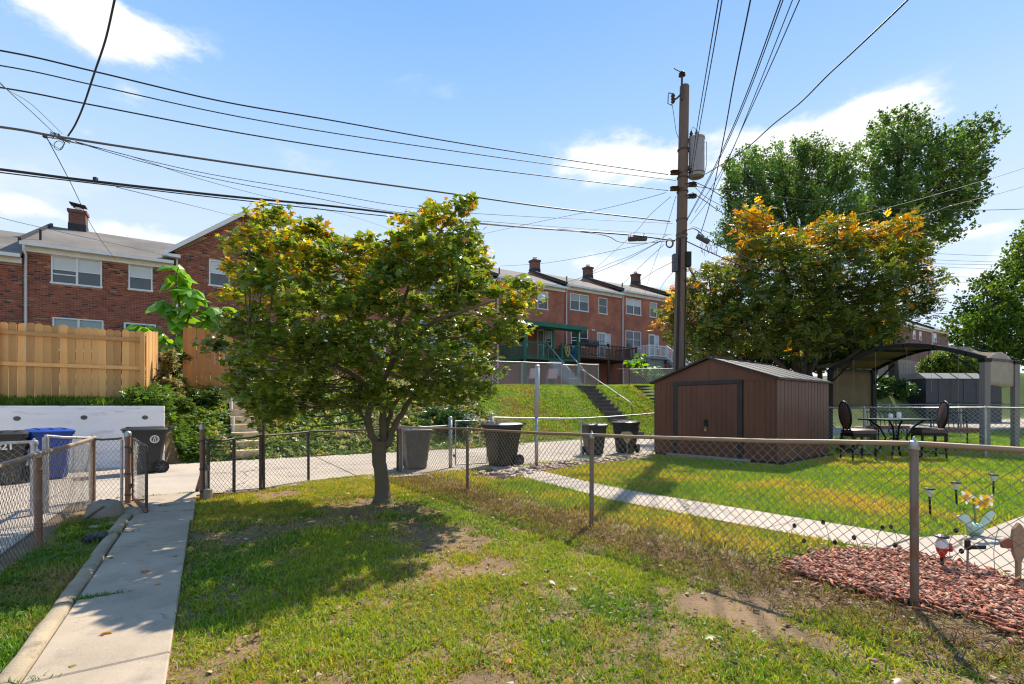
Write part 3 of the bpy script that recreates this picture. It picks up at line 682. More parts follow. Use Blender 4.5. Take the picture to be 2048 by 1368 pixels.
# fence of the next yard on the right
q = []
for b_, in ((1.5,), (4.15,), (6.9,), (9.2,)): q.append(abp(17.2, b_, 0, 1.37))
chain_fence('chain_link_fence', 'bright chain link fence between the two patio sets on the right', q, M['galv'], M['galv'], mat('bright_wire', (.55, .55, .53), .4, .6), rp=.035, rr=.022, pitch=.055, hv=.055, wr=.0036, bulge=0)
q = [abp(26, b_, 0, 1.35) for b_ in (4, 7, 10, 13)]
chain_fence('chain_link_fence', 'far chain link fence beyond the canopy posts', q, M['galv'], M['galv'], M['galv_wire'], rp=.035, rr=.03, pitch=.07, hv=.07, wr=.0025, bulge=0, nailbands=0)
q = [abp(33, b_, 0, 1.5) for b_ in (6, 9, 12, 14)]
chain_fence('chain_link_fence', 'farthest chain link fence in front of the charcoal storage shed', q, M['galv'], M['galv'], M['galv_wire'], rp=.035, rr=.03, pitch=.07, hv=.07, wr=.003, bulge=0, nailbands=0)

# chain link fences on top of the bank
M['bank_wire'] = mat('bank_fence_wire', (.62, .58, .56), .5, .3)
def topfence(label, pxs, bs_, ht, extra=None, **kw):
    ps = []
    for px in pxs:
        a_, Y_ = onb(px, bs_); ps.append(abp(a_, bs_, HZ(a_, bs_), ht))
    return chain_fence('chain_link_fence', label, ps, M['galv'], M['galv'], M['bank_wire'], rp=.032, rr=.024, pitch=.085, hv=.085, wr=.010, bulge=0, nailbands=0, **kw)
topfence('pale chain link fence on top of the grassy bank in front of the green porch', (925, 985, 1044, 1123), 19.8, 1.2)
topfence('narrow chain link section right of the folding chairs on the bank', (1158, 1197), 19.8, 1.2)
topfence('rusty railed chain link fence at the top of the far steps', (1247, 1304, 1350, 1420), 20.2, 1.0)
a0_, _ = onb(1125, 19.8); a1_, _ = onb(1157, 19.8)
p0_ = W(a0_, 19.8, HZ(a0_, 19.8)); p1_ = W(a1_, 19.8, HZ(a1_, 19.8))
tg = thing('yard_gate', 'pale chain link gate at the top of the bank beside the steps', 'gate')
smooth_by_angle(MB().tube([p0_ + Vector((.03, 0, .06)), p0_ + Vector((.03, 0, 1.12)), p1_ + Vector((-.03, 0, 1.12)), p1_ + Vector((-.03, 0, .06)), p0_ + Vector((.03, 0, .06))], .022, 8, cap=False).build('gate_frame', M['galv'], tg), 50)
V, F = chain_mesh(p0_ + Vector((.03, 0, 0)), p1_, p0_.z + .06, p0_.z + 1.12, p1_.z + .06, p1_.z + 1.12, .085, .085, .010, 0); np_mesh('wire_mesh', V, F, M['bank_wire'], tg)

# ================================================================== WOODEN FENCES
def plank_fence(label, a0, a1, b, zb, hgt_, mw, rails=True, front=-1, pw=.14, posts=(), zfun=None, zig=0, zb1=None, rz=None, origin=None, L=None, rail_z=(.10, .85, 1.58)):
    """planks with dog-eared tops along x of a local frame"""
    t = thing('plank_fence', label, 'fence', origin if origin is not None else W(a0, b, 0), TH if rz is None else rz)
    L = L if L is not None else a1 - a0
    zb1 = zb if zb1 is None else zb1
    zz = lambda x: zb + (zb1 - zb) * x / L
    variants = []
    for v in range(4):
        w = pw - .006; hh = hgt_ + random.uniform(-.012, .012)
        w -= random.uniform(0, .008); prof = [(0, 0), (w, 0), (w, hh - .035), (w - .03, hh), (.03, hh), (0, hh - .035)]
        mb = MB().loft([[Vector((x, 0, z)) for x, z in prof], [Vector((x, .018, z)) for x, z in prof]])
        variants.append(mb.mesh('plank', mw))
    n = int(L / pw)
    for i in range(n):
        o = link('plank', variants[i % 4] if random.random() < .6 else random.choice(variants), t, (i * pw + random.uniform(-.002, .002), random.uniform(-.003, .003), zz(i * pw) + random.uniform(-.02, .02)))
        o.rotation_euler = (0, random.uniform(-.006, .006), 0)
    if rails:
        y0, y1 = (-.045, -.006) if front < 0 else (.024, .062)
        for z in rail_z:
            mb = MB(); mb.beam((0, (y0 + y1) / 2, zz(0) + z), (L, (y0 + y1) / 2, zz(L) + z + .0), abs(y1 - y0), .085); mb.build('rail', mw, t)
        for px_ in posts:
            MB().box((px_, (y0 - .045) if front < 0 else y1 + .045, zz(px_) + hgt_ * .5 - .1), (.088, .088, hgt_ + .1)).build('post', mw, t)
    return t
# big fence above the white wall, rails towards the camera
a_r, _ = onb(291, 15.0)
a_l = a_r - 7.6
hz = 1.40
plank_fence('tall honey coloured plank fence with rails standing above the white wall', a_l, a_r, 15.0, hz + .02, 1.86, M['wood_new'], True, -1, posts=(7.55, 5.0, 2.5), zb1=hz + .0, rail_z=(.12, .93, 1.62))
# its return running back up the hill
plank_fence('side run of the plank fence turning back towards the brick houses', 0, 0, 0, hz, 1.84, M['wood_new'], True, 1, origin=W(a_r + .02, 15.02, 0), rz=TH + R(90), L=3.4, zb1=hz + .45, posts=(.06, 1.9), rail_z=(.12, .85, 1.60))
# orange fence further right
a0_, Y0_ = onb(365, 18.3); a1_, _ = onb(446, 18.3)
plank_fence('orange stained plank fence piece behind the maple crown', a0_, a1_ + .3, 18.3, HZ(a0_, 18.3) + .1, 1.95, M['wood_orange'], False, -1, pw=.125)

# ================================================================== HOUSES
HB = 27.5
def wall_holes(mb, w, h, holes, y=0.0, rev=.11, z0=0.0):
    xs = sorted(set([0, w] + [v for q in holes for v in q[:2]])); zs = sorted(set([z0, h] + [v for q in holes for v in q[2:4]]))
    for i in range(len(xs) - 1):
        for j in range(len(zs) - 1):
            cx = (xs[i] + xs[i + 1]) / 2; cz = (zs[j] + zs[j + 1]) / 2
            if any(q[0] < cx < q[1] and q[2] < cz < q[3] for q in holes): continue
            mb.quad((xs[i], y, zs[j]), (xs[i + 1], y, zs[j]), (xs[i + 1], y, zs[j + 1]), (xs[i], y, zs[j + 1]))
    for (x0, x1, za, zb) in [q[:4] for q in holes]:
        mb.quad((x0, y, za), (x0, y, zb), (x0, y + rev, zb), (x0, y + rev, za)); mb.quad((x1, y, za), (x1, y + rev, za), (x1, y + rev, zb), (x1, y, zb))
        mb.quad((x0, y, zb), (x1, y, zb), (x1, y + rev, zb), (x0, y + rev, zb)); mb.quad((x0, y, za), (x0, y + rev, za), (x1, y + rev, za), (x1, y, za))
def window(t, x0, x1, z0, z1, double=False, blind='blind', y=.045, split=.5, upper=.5, trim=M['white_paint'], raised=False):
    fw = .055; mb = MB(); yy0, yy1 = y - .052, y + .03
    mb.bb(x0, x1, yy0 - .012, yy1, z1 - fw, z1); mb.bb(x0 - .03, x1 + .03, yy0 - .035, yy1, z0 - .02, z0 + fw)
    for xx in [x0, x1 - fw] + ([(x0 + x1) / 2 - fw * .7] if double else []):
        mb.bb(xx, xx + fw * (1.4 if (double and abs(xx - ((x0 + x1) / 2 - fw * .7)) < 1e-6) else 1), yy0, yy1, z0 + fw, z1 - fw)
    w = mb.build('window', trim, t)
    bays = [(x0 + fw, (x0 + x1) / 2 - fw * .7), ((x0 + x1) / 2 + fw * .7, x1 - fw)] if double else [(x0 + fw, x1 - fw)]
    for bi, (a_, b_) in enumerate(bays):
        zm = z0 + (z1 - z0) * split; bar = MB(); bar.bb(a_, b_, y - .03, y + .02, zm - .018, zm + .018)
        if raised and bi == 0: bar.bb(a_, b_, y - .02, y + .02, z0 + (z1 - z0) * .32, z0 + (z1 - z0) * .36)
        bar.build('sash', trim, w)
        MB().bb(a_, b_, y + .012, y + .018, z0 + fw, zm - .018).build('pane', M['glass'], w)
        MB().bb(a_, b_, y - .012, y - .006, zm + .018, z1 - fw).build('pane', M[blind], w)
    return w
def gable_roof(t, w, zeave, zridge, depth=9.0, over=.32, m=None, side=.02, thick=.12):
    m = m or M['roof']; ym = depth / 2
    sl = (zridge - zeave) / (ym + over)
    prof = [(-over, zeave), (ym, zridge), (depth + over, zeave), (depth + over, zeave - thick), (ym, zridge - thick), (-over, zeave - thick)]
    mb = MB(); ra = [Vector((-side, y, z)) for y, z in prof]; rb = [Vector((w + side, y, z)) for y, z in prof]
    n = len(mb.v); mb.v += [tuple(q) for q in ra + rb]
    for i in range(6): j = (i + 1) % 6; mb.f.append((n + i, n + 6 + i, n + 6 + j, n + j))
    mb.f += [(n, n + 1, n + 4, n + 5), (n + 1, n + 2, n + 3, n + 4), (n + 6, n + 11, n + 10, n + 7), (n + 7, n + 10, n + 9, n + 8)]
    return mb.build('roof', m, t)
def rowhouse(label, a0, a1, zg, zeave, holes, ridge=2.2, brick=None, pipe=True, roof=None, chimney=None, trim=None, b=HB, win=None, group='brick row houses along the hill'):
    brick = brick or M['brick_wall']; w = a1 - a0
    t = thing('row_house', label, 'house', W(a0, b, 0), TH, group)
    mb = MB(); wall_holes(mb, w, zeave, holes, 0, .11, zg)
    mb.quad((0, 0, zg), (0, 0, zeave), (0, 9, zeave), (0, 9, zg)); mb.quad((w, 0, zg), (w, 9, zg), (w, 9, zeave), (w, 0, zeave)); mb.quad((0, 9, zg), (0, 9, zeave), (w, 9, zeave), (w, 9, zg))
    for xx in (0, w): mb.quad((xx, 0, zeave), (xx, 4.5, zeave + ridge - .12), (xx, 9, zeave))
    mb.build('wall', brick, t)
    MB().quad((.03, .3, zg), (w - .03, .3, zg), (w - .03, .3, zeave), (.03, .3, zeave)).build('interior', M['rubber'], t)
    rf = gable_roof(t, w, zeave + .12, zeave + ridge, m=roof)
    MB().bb(.0, w, -.13, -.004, zeave - .24, zeave - .003).build('fascia', M['trim'], t)
    MB().bb(-.02, w + .02, -.42, -.31, zeave - .05, zeave + .09).build('gutter', M['trim'], t)
    MB().bb(0, w, -.31, -.13, zeave - .04, zeave - .004).build('soffit', M['trim'], t)
    if pipe:
        q = [(.10, -.36, zeave - .04), (.10, -.36, zeave - .15), (.10, -.075, zeave - .38), (.10, -.075, zg + .1)]
        smooth_by_angle(MB().tube(q, .045, 8).build('downspout', M['white_paint'], t), 50)
    # tarred edge flashing along the step between two roofs
    fl = MB(); ym = 4.5; fl.beam((-.03, -.32, zeave + .16), (-.03, 4.5, zeave + ridge + .06), .10, .16); fl.build('flashing', M['tar'], rf)
    MB().tube([(.45, .35, zeave + .3), (.45, .35, zeave + .85)], .045, 8).build('vent_pipe', M['tar'], rf)
    if chimney is not None:
        cx, cz, capk = chimney; zr = zeave + ridge
        ch = MB().bb(cx - .32, cx + .32, 4.2, 4.8, zr - .5, zr + cz - .18).build('chimney', M['brick_dark'], t)
        MB().bb(cx - .37, cx + .37, 4.14, 4.86, zr + cz - .18, zr + cz - .04).build('corbel', M['brick_dark'], ch)
        MB().bb(cx - .34, cx + .34, 4.18, 4.82, zr - .25, zr + .22).build('flashing', M['tar'], ch)
        MB().lathe((cx, 4.5, zr + cz - .04), [(.14, 0), (.14, .18), (.10, .2)], 10).build('flue', M['trim'], ch)
        if capk: MB().box((cx, 4.5, zr + cz + .27), (.62, .5, .05), Matrix.Rotation(.12, 3, 'Y')).bb(cx - .2, cx + .2, 4.4, 4.6, zr + cz + .15, zr + cz + .25).build('cap', M['tar'], ch)
        else: MB().lathe((cx, 4.5, zr + cz + .16), [(.18, 0), (.18, .03), (.02, .10)], 10).build('cap', M['trim'], ch)
    return t, w
def brick_front(t, w, z0, z1, holes, singles, x_off=0.0, gable=None):
    """every brick of the front: the largest in view as parts, the others joined"""
    bw, bh, bd = .203, .061, .05
    vs_ = []
    def bm(s):
        mb = MB().bb(-bw / 2, bw / 2, -.007, .0, -bh / 2, bh / 2); me = mb.mesh('brick', M['brick_unit'])
        ca = me.color_attributes.new('Col', 'FLOAT_COLOR', 'POINT'); c = bcol(); ca.data.foreach_set('color', [*c, 1.0] * len(me.vertices)); return me
    def bcol():
        k = random.random(); base = Vector((.40, .11, .055)).lerp(Vector((.19, .065, .045)), random.random() ** 1.2)
        if k < .07: base = Vector((.38, .21, .13))
        if k > .93: base = Vector((.07, .045, .05))
        return base
    meshes = [bm(0) for _ in range(14)]
    rows = int((z1 - z0) / .075); pos = []
    for r_ in range(rows):
        z = z0 + (r_ + .5) * .075; off = (r_ % 2) * .1075
        x = -.0 + off - .1075
        while x < w:
            cx = x + .1075
            xa, xb = max(cx - bw / 2, .004), min(cx + bw / 2, w - .004)
            for q in holes:
                if q[2] - .02 < z + bh / 2 and q[3] + .005 > z - bh / 2 and q[0] < xb and q[1] > xa:
                    if xa < q[0] - .02: xb = min(xb, q[0] - .006)
                    elif xb > q[1] + .02: xa = max(xa, q[1] + .006)
                    else: xb = xa
            if xb - xa > .03 and (gable is None or gable(cx, z)): pos.append(((xa + xb) / 2, z, (xb - xa) / bw))
            x += .215
    n = 0; P_ = []; Cc = []
    Sx = []
    for (x, z, sx) in pos:
        if n < singles[0] and sx > .99 and singles[1](x, z):
            o = link('brick', random.choice(meshes), t, (x + random.uniform(-.003, .003), random.uniform(-.003, .001), z + random.uniform(-.002, .002))); n += 1
        else: P_.append((x + random.uniform(-.003, .003), random.uniform(-.003, .001), z + random.uniform(-.002, .002))); Cc.append(bcol()); Sx.append(sx)
    tv = [(-bw / 2, -.007, -bh / 2), (bw / 2, -.007, -bh / 2), (bw / 2, -.007, bh / 2), (-bw / 2, -.007, bh / 2), (-bw / 2, 0, -bh / 2), (bw / 2, 0, -bh / 2), (bw / 2, 0, bh / 2), (-bw / 2, 0, bh / 2)]
    tf = [(0, 1, 2, 3), (4, 7, 6, 5), (0, 4, 5, 1), (1, 5, 6, 2), (2, 6, 7, 3), (3, 7, 4, 0)]
    nn = len(P_); scatter('brickwork', tv, tf, np.array(P_), np.repeat(np.eye(3)[None], nn, 0), np.stack([np.array(Sx), np.ones(nn), np.ones(nn)], 1), np.array([list(c) for c in Cc]), M['brick_unit'], t)

def zat(py, Y): return CAM_H + (812 - py) * Y / 970
# --- left three houses
zg0 = HZ(-8, 26) - .3
H = [(1.3, 2.9, 6.1, 7.3), (1.3, 2.9, 3.4, 4.8)]
t, w = rowhouse('brick row house cut by the left edge of the photo, lowest roof', -11.7, -6.42, zg0, 7.45, H, 2.2, brick=M['mortar'], pipe=False, roof=M['roof'])
for q in H: window(t, *q, True)
brick_front(t, w, zg0 + 1.8, 7.42 - .25, H, (0, None))
a0, a1 = -6.40, -1.32
def loc(px): return onb(px, HB)[0]
H1 = [(loc(102) - a0, loc(204) - a0, 6.56, 7.76), (loc(257) - a0, loc(305) - a0, 6.62, 7.78), (loc(105) - a0, loc(207) - a0, 3.75, 5.14), (loc(248) - a0, loc(312) - a0, 3.0, 5.12)]
t, w = rowhouse('brick row house with paired white windows above the wooden plank fence', a0, a1, zg0, 7.98, H1, 2.2, brick=M['mortar'], chimney=(.95, .95, True))
window(t, *H1[0], True, raised=True); window(t, *H1[1]); window(t, *H1[2], True, 'blind_green', split=.4)
dr = MB().bb(H1[3][0], H1[3][0] + .06, -.03, .06, 3.0, 5.12).bb(H1[3][1] - .06, H1[3][1], -.03, .06, 3.0, 5.12).bb(H1[3][0] + .06, H1[3][1] - .06, -.03, .06, 5.06, 5.12).build('door', M['white_paint'], t)
MB().bb(H1[3][0] + .06, H1[3][1] - .06, .02, .05, 3.0, 5.06).build('leaf', M['green_paint'], dr)
brick_front(t, w, zg0 + .7, 7.98 - .25, H1, (300, lambda x, z: z < 7.6 and z > 5.3 and x > .3))
# gabled house
a0, a1 = -1.30, 4.6
H2 = [(loc(418) - a0, loc(460) - a0, 7.2, 8.45), (loc(425) - a0, loc(452) - a0, 3.4, 5.7), (3.9, 5.0, 7.2, 8.45)]
t = thing('row_house', 'gable fronted brick house left of the maple crown', 'house', W(a0, HB, 0), TH, 'brick row houses along the hill')
w = a1 - a0; ze = 8.62; zp = 11.0
mb = MB(); wall_holes(mb, w, ze, H2, 0, .11, zg0); mb.quad((0, 0, ze), (w, 0, ze), (w / 2, 0, zp)); mb.quad((0, 0, zg0), (0, 0, ze), (0, 9, ze), (0, 9, zg0)); mb.quad((w, 0, zg0), (w, 9, zg0), (w, 9, ze), (w, 0, ze))
mb.build('wall', M['mortar'], t)
MB().quad((.03, .3, zg0), (w - .03, .3, zg0), (w - .03, .3, ze), (.03, .3, ze)).build('interior', M['rubber'], t)
rf = MB()
for s_ in (0, 1):
    xe = -.3 if s_ == 0 else w + .3; pe = ze - .24
    q = [Vector((xe, -.25, pe)), Vector((w / 2, -.25, zp + .02)), Vector((w / 2, 9, zp + .02)), Vector((xe, 9, pe))]
    rf.loft([q, [p + Vector((0, 0, .12)) for p in q]])
rf.build('roof', M['roof'], t)
bgd = MB()
for s_ in (0, 1):
    xe = -.36 if s_ == 0 else w + .36
    q = [Vector((xe, -.30, ze - .30)), Vector((xe, -.30, ze - .08)), Vector((w / 2, -.30, zp + .12)), Vector((w / 2, -.30, zp - .12))]
    bgd.loft([q, [p + Vector((0, .045, 0)) for p in q]])
bgd.build('barge_board', M['trim'], t)
MB().bb(-.45, .25, -.42, -.02, ze - .38, ze - .24).build('eave_return', M['trim'], t)
smooth_by_angle(MB().tube([(.10, -.09, ze - .38), (.10, -.09, zg0)], .045, 8).build('downspout', M['white_paint'], t), 50)
window(t, *H2[0]); window(t, *H2[2])
MB().bb(H2[1][0], H2[1][1], -.02, .05, 3.4, 5.7).build('door', M['white_paint'], t)
brick_front(t, w, zg0 + 1.0, zp, H2, (0, None), gable=lambda x, z: z < ze or abs(x - w / 2) < (w / 2) * (zp - z) / (zp - ze) - .16)
# --- the row to the right
RH = [(4.64, 10.2, 9.2, 'brick row house hidden behind the left half of the maple crown'), (10.24, 16.0, 9.5, 'brick row house seen through the right side of the maple crown'),
      (16.04, 21.72, 9.78, 'brick row house with the green porch roof'), (21.76, 27.3, 10.02, 'brick row house with the barbecue on its brown deck'),
      (27.34, 33.1, 10.30, 'brick row house with the white stair railing'), (33.14, 38.8, 10.55, 'brick row house just left of the utility pole'), (38.84, 44.5, 10.8, 'brick row house behind the orange tipped tree')]
for i, (a0, a1, ze, lab) in enumerate(RH):
    zg = HZ(a0, 27) - .5; fl = ze - 5.15
    up0, up1 = ze - 1.65, ze - .42; dn0, dn1 = ze - 4.3, ze - 2.95
    xw = .55 if i != 2 else .7
    Hh = [(xw, xw + 1.75, up0, up1), (3.45, 4.3, up0, up1), (xw, xw + 1.8, dn0, dn1), (3.15, 4.05, fl, ze - 3.05), (4.1, 4.6, dn0 + .1, ze - 3.1)]
    if i == 3: Hh[0] = (loc(1140) - a0, loc(1177) - a0, up0, up1); Hh[1] = (loc(1197) - a0, loc(1214.5) - a0, up0, up1); Hh[2] = (loc(1142) - a0, loc(1176) - a0, dn0, dn1); Hh[3] = (loc(1194) - a0, loc(1211) - a0, fl, ze - 3.05); Hh[4] = (loc(1212) - a0, loc(1221) - a0, dn0 + .1, ze - 3.1)
    if i == 4: Hh[0] = (loc(1252) - a0, loc(1282) - a0, up0, up1); Hh[1] = (loc(1299.5) - a0, loc(1314) - a0, up0, up1); Hh[2] = (loc(1251) - a0, loc(1282) - a0, dn0, dn1); Hh[3] = (loc(1297) - a0, loc(1309) - a0, fl, ze - 3.05); Hh[4] = (loc(1310) - a0, loc(1318) - a0, dn0 + .1, ze - 3.1)
    if i == 2: Hh[1] = (loc(1075) - a0, loc(1096) - a0, up0, up1); Hh[3] = (loc(1074) - a0, loc(1088) - a0, fl, ze - 3.05); Hh[4] = (loc(1090) - a0, loc(1104) - a0, dn0 + .1, ze - 3.1)
    t, w = rowhouse(lab, a0, a1, zg, ze, Hh, 2.15, chimney=(.5, .95, False) if i in (3, 4, 5) else ((.4, .9, False) if i == 2 else None))
    wr_ = random.Random(i * 5 + 1)
    for q_, db in ((0, True), (1, False), (2, True), (4, False)): window(t, *Hh[q_], db, wr_.choice(['blind_green', 'blind', 'blind_green', 'glass']), split=wr_.choice([.42, .5, .5, .58]), raised=wr_.random() < .3)
    x0, x1, z0, z1 = Hh[3]
    d = MB().bb(x0, x0 + .08, -.04, .06, z0, z1).bb(x1 - .08, x1, -.04, .06, z0, z1).bb(x0 + .08, x1 - .08, -.04, .06, z1 - .1, z1).bb(x0 + .08, x1 - .08, -.02, .05, z0 + 1.0, z0 + 1.08).bb(x0 + .08, x1 - .08, -.02, .05, z0, z0 + .12).build('door', M['white_paint'], t)
    MB().bb(x0 + .08, x1 - .08, .01, .03, z0 + .12, z1 - .1).build('pane', M['blind_green'] if i != 3 else M['blind'], d)
    gr = MB()
    for k in range(4): xx = x0 + .1 + (x1 - x0 - .2) * (k + .5) / 4; gr.bb(xx - .008, xx + .008, -.012, .004, z0 + .12, z1 - .1)
    for zz_ in (.5, 1.4): gr.bb(x0 + .08, x1 - .08, -.014, .002, z0 + zz_, z0 + zz_ + .02)
    gr.build('grille', M['black_iron'], d)
    if i == 3:
        for k in (0, 1): MB().lathe((x0 - .55 + k * .18, -.10, z1 + .0), [(.03, 0), (.06, .05), (.06, .12), (.02, .16)], 10).build('floodlight', M['white_paint'], t)
# far end of the row on the right
a0, a1 = 79.5, 85.5
for (a0, a1, ze, lab, pp) in ((80.2, 90.0, 12.4, 'small distant brick house with a grey roof left of the end house', False), (90.05, 96.5, 12.6, 'distant end brick house with a grey roof between the trees', True)):
    Hh = [(3.0, 3.9, ze - 1.65, ze - .42), (5.2, 6.1, ze - 1.65, ze - .42)] if not pp else [(.6, 1.8, ze - 1.75, ze - .45)]
    t, w = rowhouse(lab, a0, a1, HZ(79, 27), ze, Hh, 2.6, brick=M['brick_far'], roof=M['roof_grey'], pipe=pp, group='distant brick houses')
    for q in Hh: window(t, *q)
    MB().bb(w - .12, w - .02, -.08, -.005, HZ(79, 27), ze).build('corner_board', M['white_paint'], t)
# ================================================================== DECKS AND PORCHES OF THE RIGHT-HAND ROW
def deck(name, label, a0, a1, b0, z, mrail, mpost, groundz, rail_h=.92, gap=None, roofz=None, balw=.035, group=None):
    t = thing(name, label, 'porch' if roofz else 'deck', W(a0, b0, 0), TH)
    L = a1 - a0; D = HB - b0
    MB().bb(0, L, 0, D - .02, z - .14, z).build('floor', mpost, t)
    for x in (.08, L / 2, L - .08):
        MB().bb(x - .07, x + .07, .05, .19, groundz - .4, z - .14).build('support_post', mpost, t)
    spans = [(0, L)] if gap is None else [(0, gap[0]), (gap[1], L)]
    for (x0, x1) in spans:
        r = MB().bb(x0, x1, -.02, .06, z + rail_h - .07, z + rail_h).bb(x0, x1, 0, .05, z + .06, z + .12); r.build('rail', mrail, t)
        bl = MB(); n = int((x1 - x0) / .13)
        for i in range(1, n): x = x0 + (x1 - x0) * i / n; bl.bb(x - balw / 2, x + balw / 2, .005, .04, z + .12, z + rail_h - .07)
        tag(bl.build('balusters', mrail, t), kind='stuff')
        for x in (x0, x1): MB().bb(x - .055, x + .055, -.03, .08, z - .05, z + rail_h + .06).build('rail_post', mrail, t)
    for x in (0, L):
        MB().bb(x - .03, x + .03, .1, D - .05, z + rail_h - .07, z + rail_h).build('rail', mrail, t)
        bl = MB(); n = int(D / .14)
        for i in range(1, n): bl.bb(x - balw / 2, x + balw / 2, D * i / n - .018, D * i / n + .018, z, z + rail_h - .07)
        tag(bl.build('balusters', mrail, t), kind='stuff')
    if roofz:
        q = [Vector((-.25, -.45, roofz)), Vector((L + .25, -.45, roofz)), Vector((L + .25, D - .02, roofz + .35)), Vector((-.25, D - .02, roofz + .35))]
        rf = MB().loft([q, [p + Vector((0, 0, .05)) for p in q]]).build('porch_roof', mrail, t)
        MB().bb(-.28, L + .28, -.52, -.455, roofz - .16, roofz + .10).build('fascia', mrail, rf)
        MB().bb(-.1, L + .1, -.15, -.02, roofz - .22, roofz + .0).build('beam', mrail, rf)
        for x in (.06, L * .52, L - .06): MB().bb(x - .06, x + .06, -.02, .10, z, roofz - .02).build('column', mrail, t)
    return t, L, D
gz = HZ(18, 24)
t, L, D = deck('porch', 'dark green porch with a flat green roof on the brick row house', 16.3, 20.55, 24.5, 4.42, M['green_paint'], M['green_paint'], gz, gap=(1.75, 2.85), roofz=6.42)
def stairs_rail(t, x, y0, z0, y1, z1, m, h=.9, r=.028):
    MB().tube([(x, y0 + .25, z0 + h + .02), (x, y0, z0 + h), (x, y1, z1 + h), (x, y1 - .12, z1 + h - .02)], r, 8).build('handrail', m, t)
    MB().tube([(x, y1, z1), (x, y1, z1 + h)], r, 8).build('rail_post', m, t)
def flight(t, x0, x1, y0, z0, y1, z1, m, name='step', n=None):
    n = n or max(2, int((z0 - z1) / .19)); 
    for i in range(n):
        zt = z0 - (z0 - z1) * (i + 1) / n + (z0 - z1) / n * 0; ya = y0 + (y1 - y0) * i / n; yb = y0 + (y1 - y0) * (i + 1) / n
        MB().bb(x0, x1, yb, ya + .0, zt - .22, zt - .002 * (i % 2)).build(name, m, t)
sg = HZ(17, 22) + .1
flight(t, 1.75, 2.85, 0, 4.42, -2.3, sg, M['block']); stairs_rail(t, 1.72, 0, 4.42, -2.2, sg, M['galv'], .85, .035); stairs_rail(t, 2.88, 0, 4.42, -2.2, sg, M['galv'], .85, .035)
# things hanging on the green rail
for (x, mt_, lab, cat, nm) in ((3.45, 'yellow', 'yellow folded pool float hanging on the green porch railing', 'pool float', 'pool_float'), (4.02, 'plastic_blue', 'blue and green water toy hanging on the green porch railing', 'toy', 'water_toy')):
    q = thing(nm, lab, cat, W(16.3 + x * .93, 24.42, 4.55), TH)
    MB().tube([(-.12, 0, .70), (-.17, -.03, .45), (-.10, -.05, .15), (0, -.05, 0), (.10, -.05, .15), (.17, -.03, .45), (.12, 0, .70)], .05, 8).build('ring', M[mt_], q, True)
    MB().tube([(0, 0, .68), (0, -.04, .3)], .05, 8).build('strap', M['green_paint'] if mt_ != 'yellow' else M['yellow'], q, True)
t, L, D = deck('deck', 'dark brown wooden deck carrying the barbecue', 21.2, 26.6, 25.2, 4.78, M['brown_paint'], M['brown_paint'], HZ(23, 25), .88)
t, L, D = deck('deck', 'white railed deck with white stairs right of the brown deck', 27.6, 32.3, 24.9, 5.05, M['white_paint'], M['block'], HZ(29, 25), .88, gap=(1.9, 3.1))
MB().bb(.05, 1.85, .2, .3, HZ(28, 25) - .3, 4.9).build('block_wall', M['block'], t)
sg = HZ(29, 22)
flight(t, 1.9, 3.1, 0, 5.05, -2.9, sg, M['block'])
for x in (1.87, 3.13):
    MB().beam((x, 0, 5.93), (x, -2.9, sg + .9), .07, .09).build('handrail', M['white_paint'], t)
    bl = MB()
    for i in range(1, 18): y = -2.9 * i / 18; z = 5.05 + (sg - 5.05) * i / 18; bl.bb(x - .02, x + .02, y - .02, y + .02, z + .05, z + .88)
    bl.beam((x, 0, 5.12), (x, -2.9, sg + .08), .05, .06)
    tag(bl.build('balusters', M['white_paint'], t), kind='stuff'); MB().bb(x - .06, x + .06, -2.98, -2.86, sg - .1, sg + 1.0).build('rail_post', M['white_paint'], t)
# barbecue
a_, Y_ = onb(1183, 25.9)
t = thing('barbecue', 'round grey barrel barbecue on the brown deck by the white door', 'barbecue', W(a_, 25.85, 4.78), TH)
c = Vector((0, 0, 1.0))
MB().tube([c + Vector((-.48, 0, 0)), c + Vector((-.44, 0, 0)), c + Vector((.44, 0, 0)), c + Vector((.48, 0, 0))], [.2, .27, .27, .2], 16).build('barrel', M['plastic_grey'], t, False)
MB().bb(-.95, -.45, -.2, .2, .90, .94).build('side_shelf', M['white_paint'], t)
for x in (-.35, .35):
    for y in (-.18, .18): MB().tube([(x, y, 0), (x, y, .82)], .02, 6).build('leg', M['trim'], t)
MB().bb(-.35, .35, -.18, .18, .30, .33).build('bottom_shelf', M['trim'], t)
MB().tube([(-.15, -.28, 1.05), (-.15, -.33, 1.07), (.15, -.33, 1.07), (.15, -.28, 1.05)], .012, 6).build('handle', M['black_iron'], t)
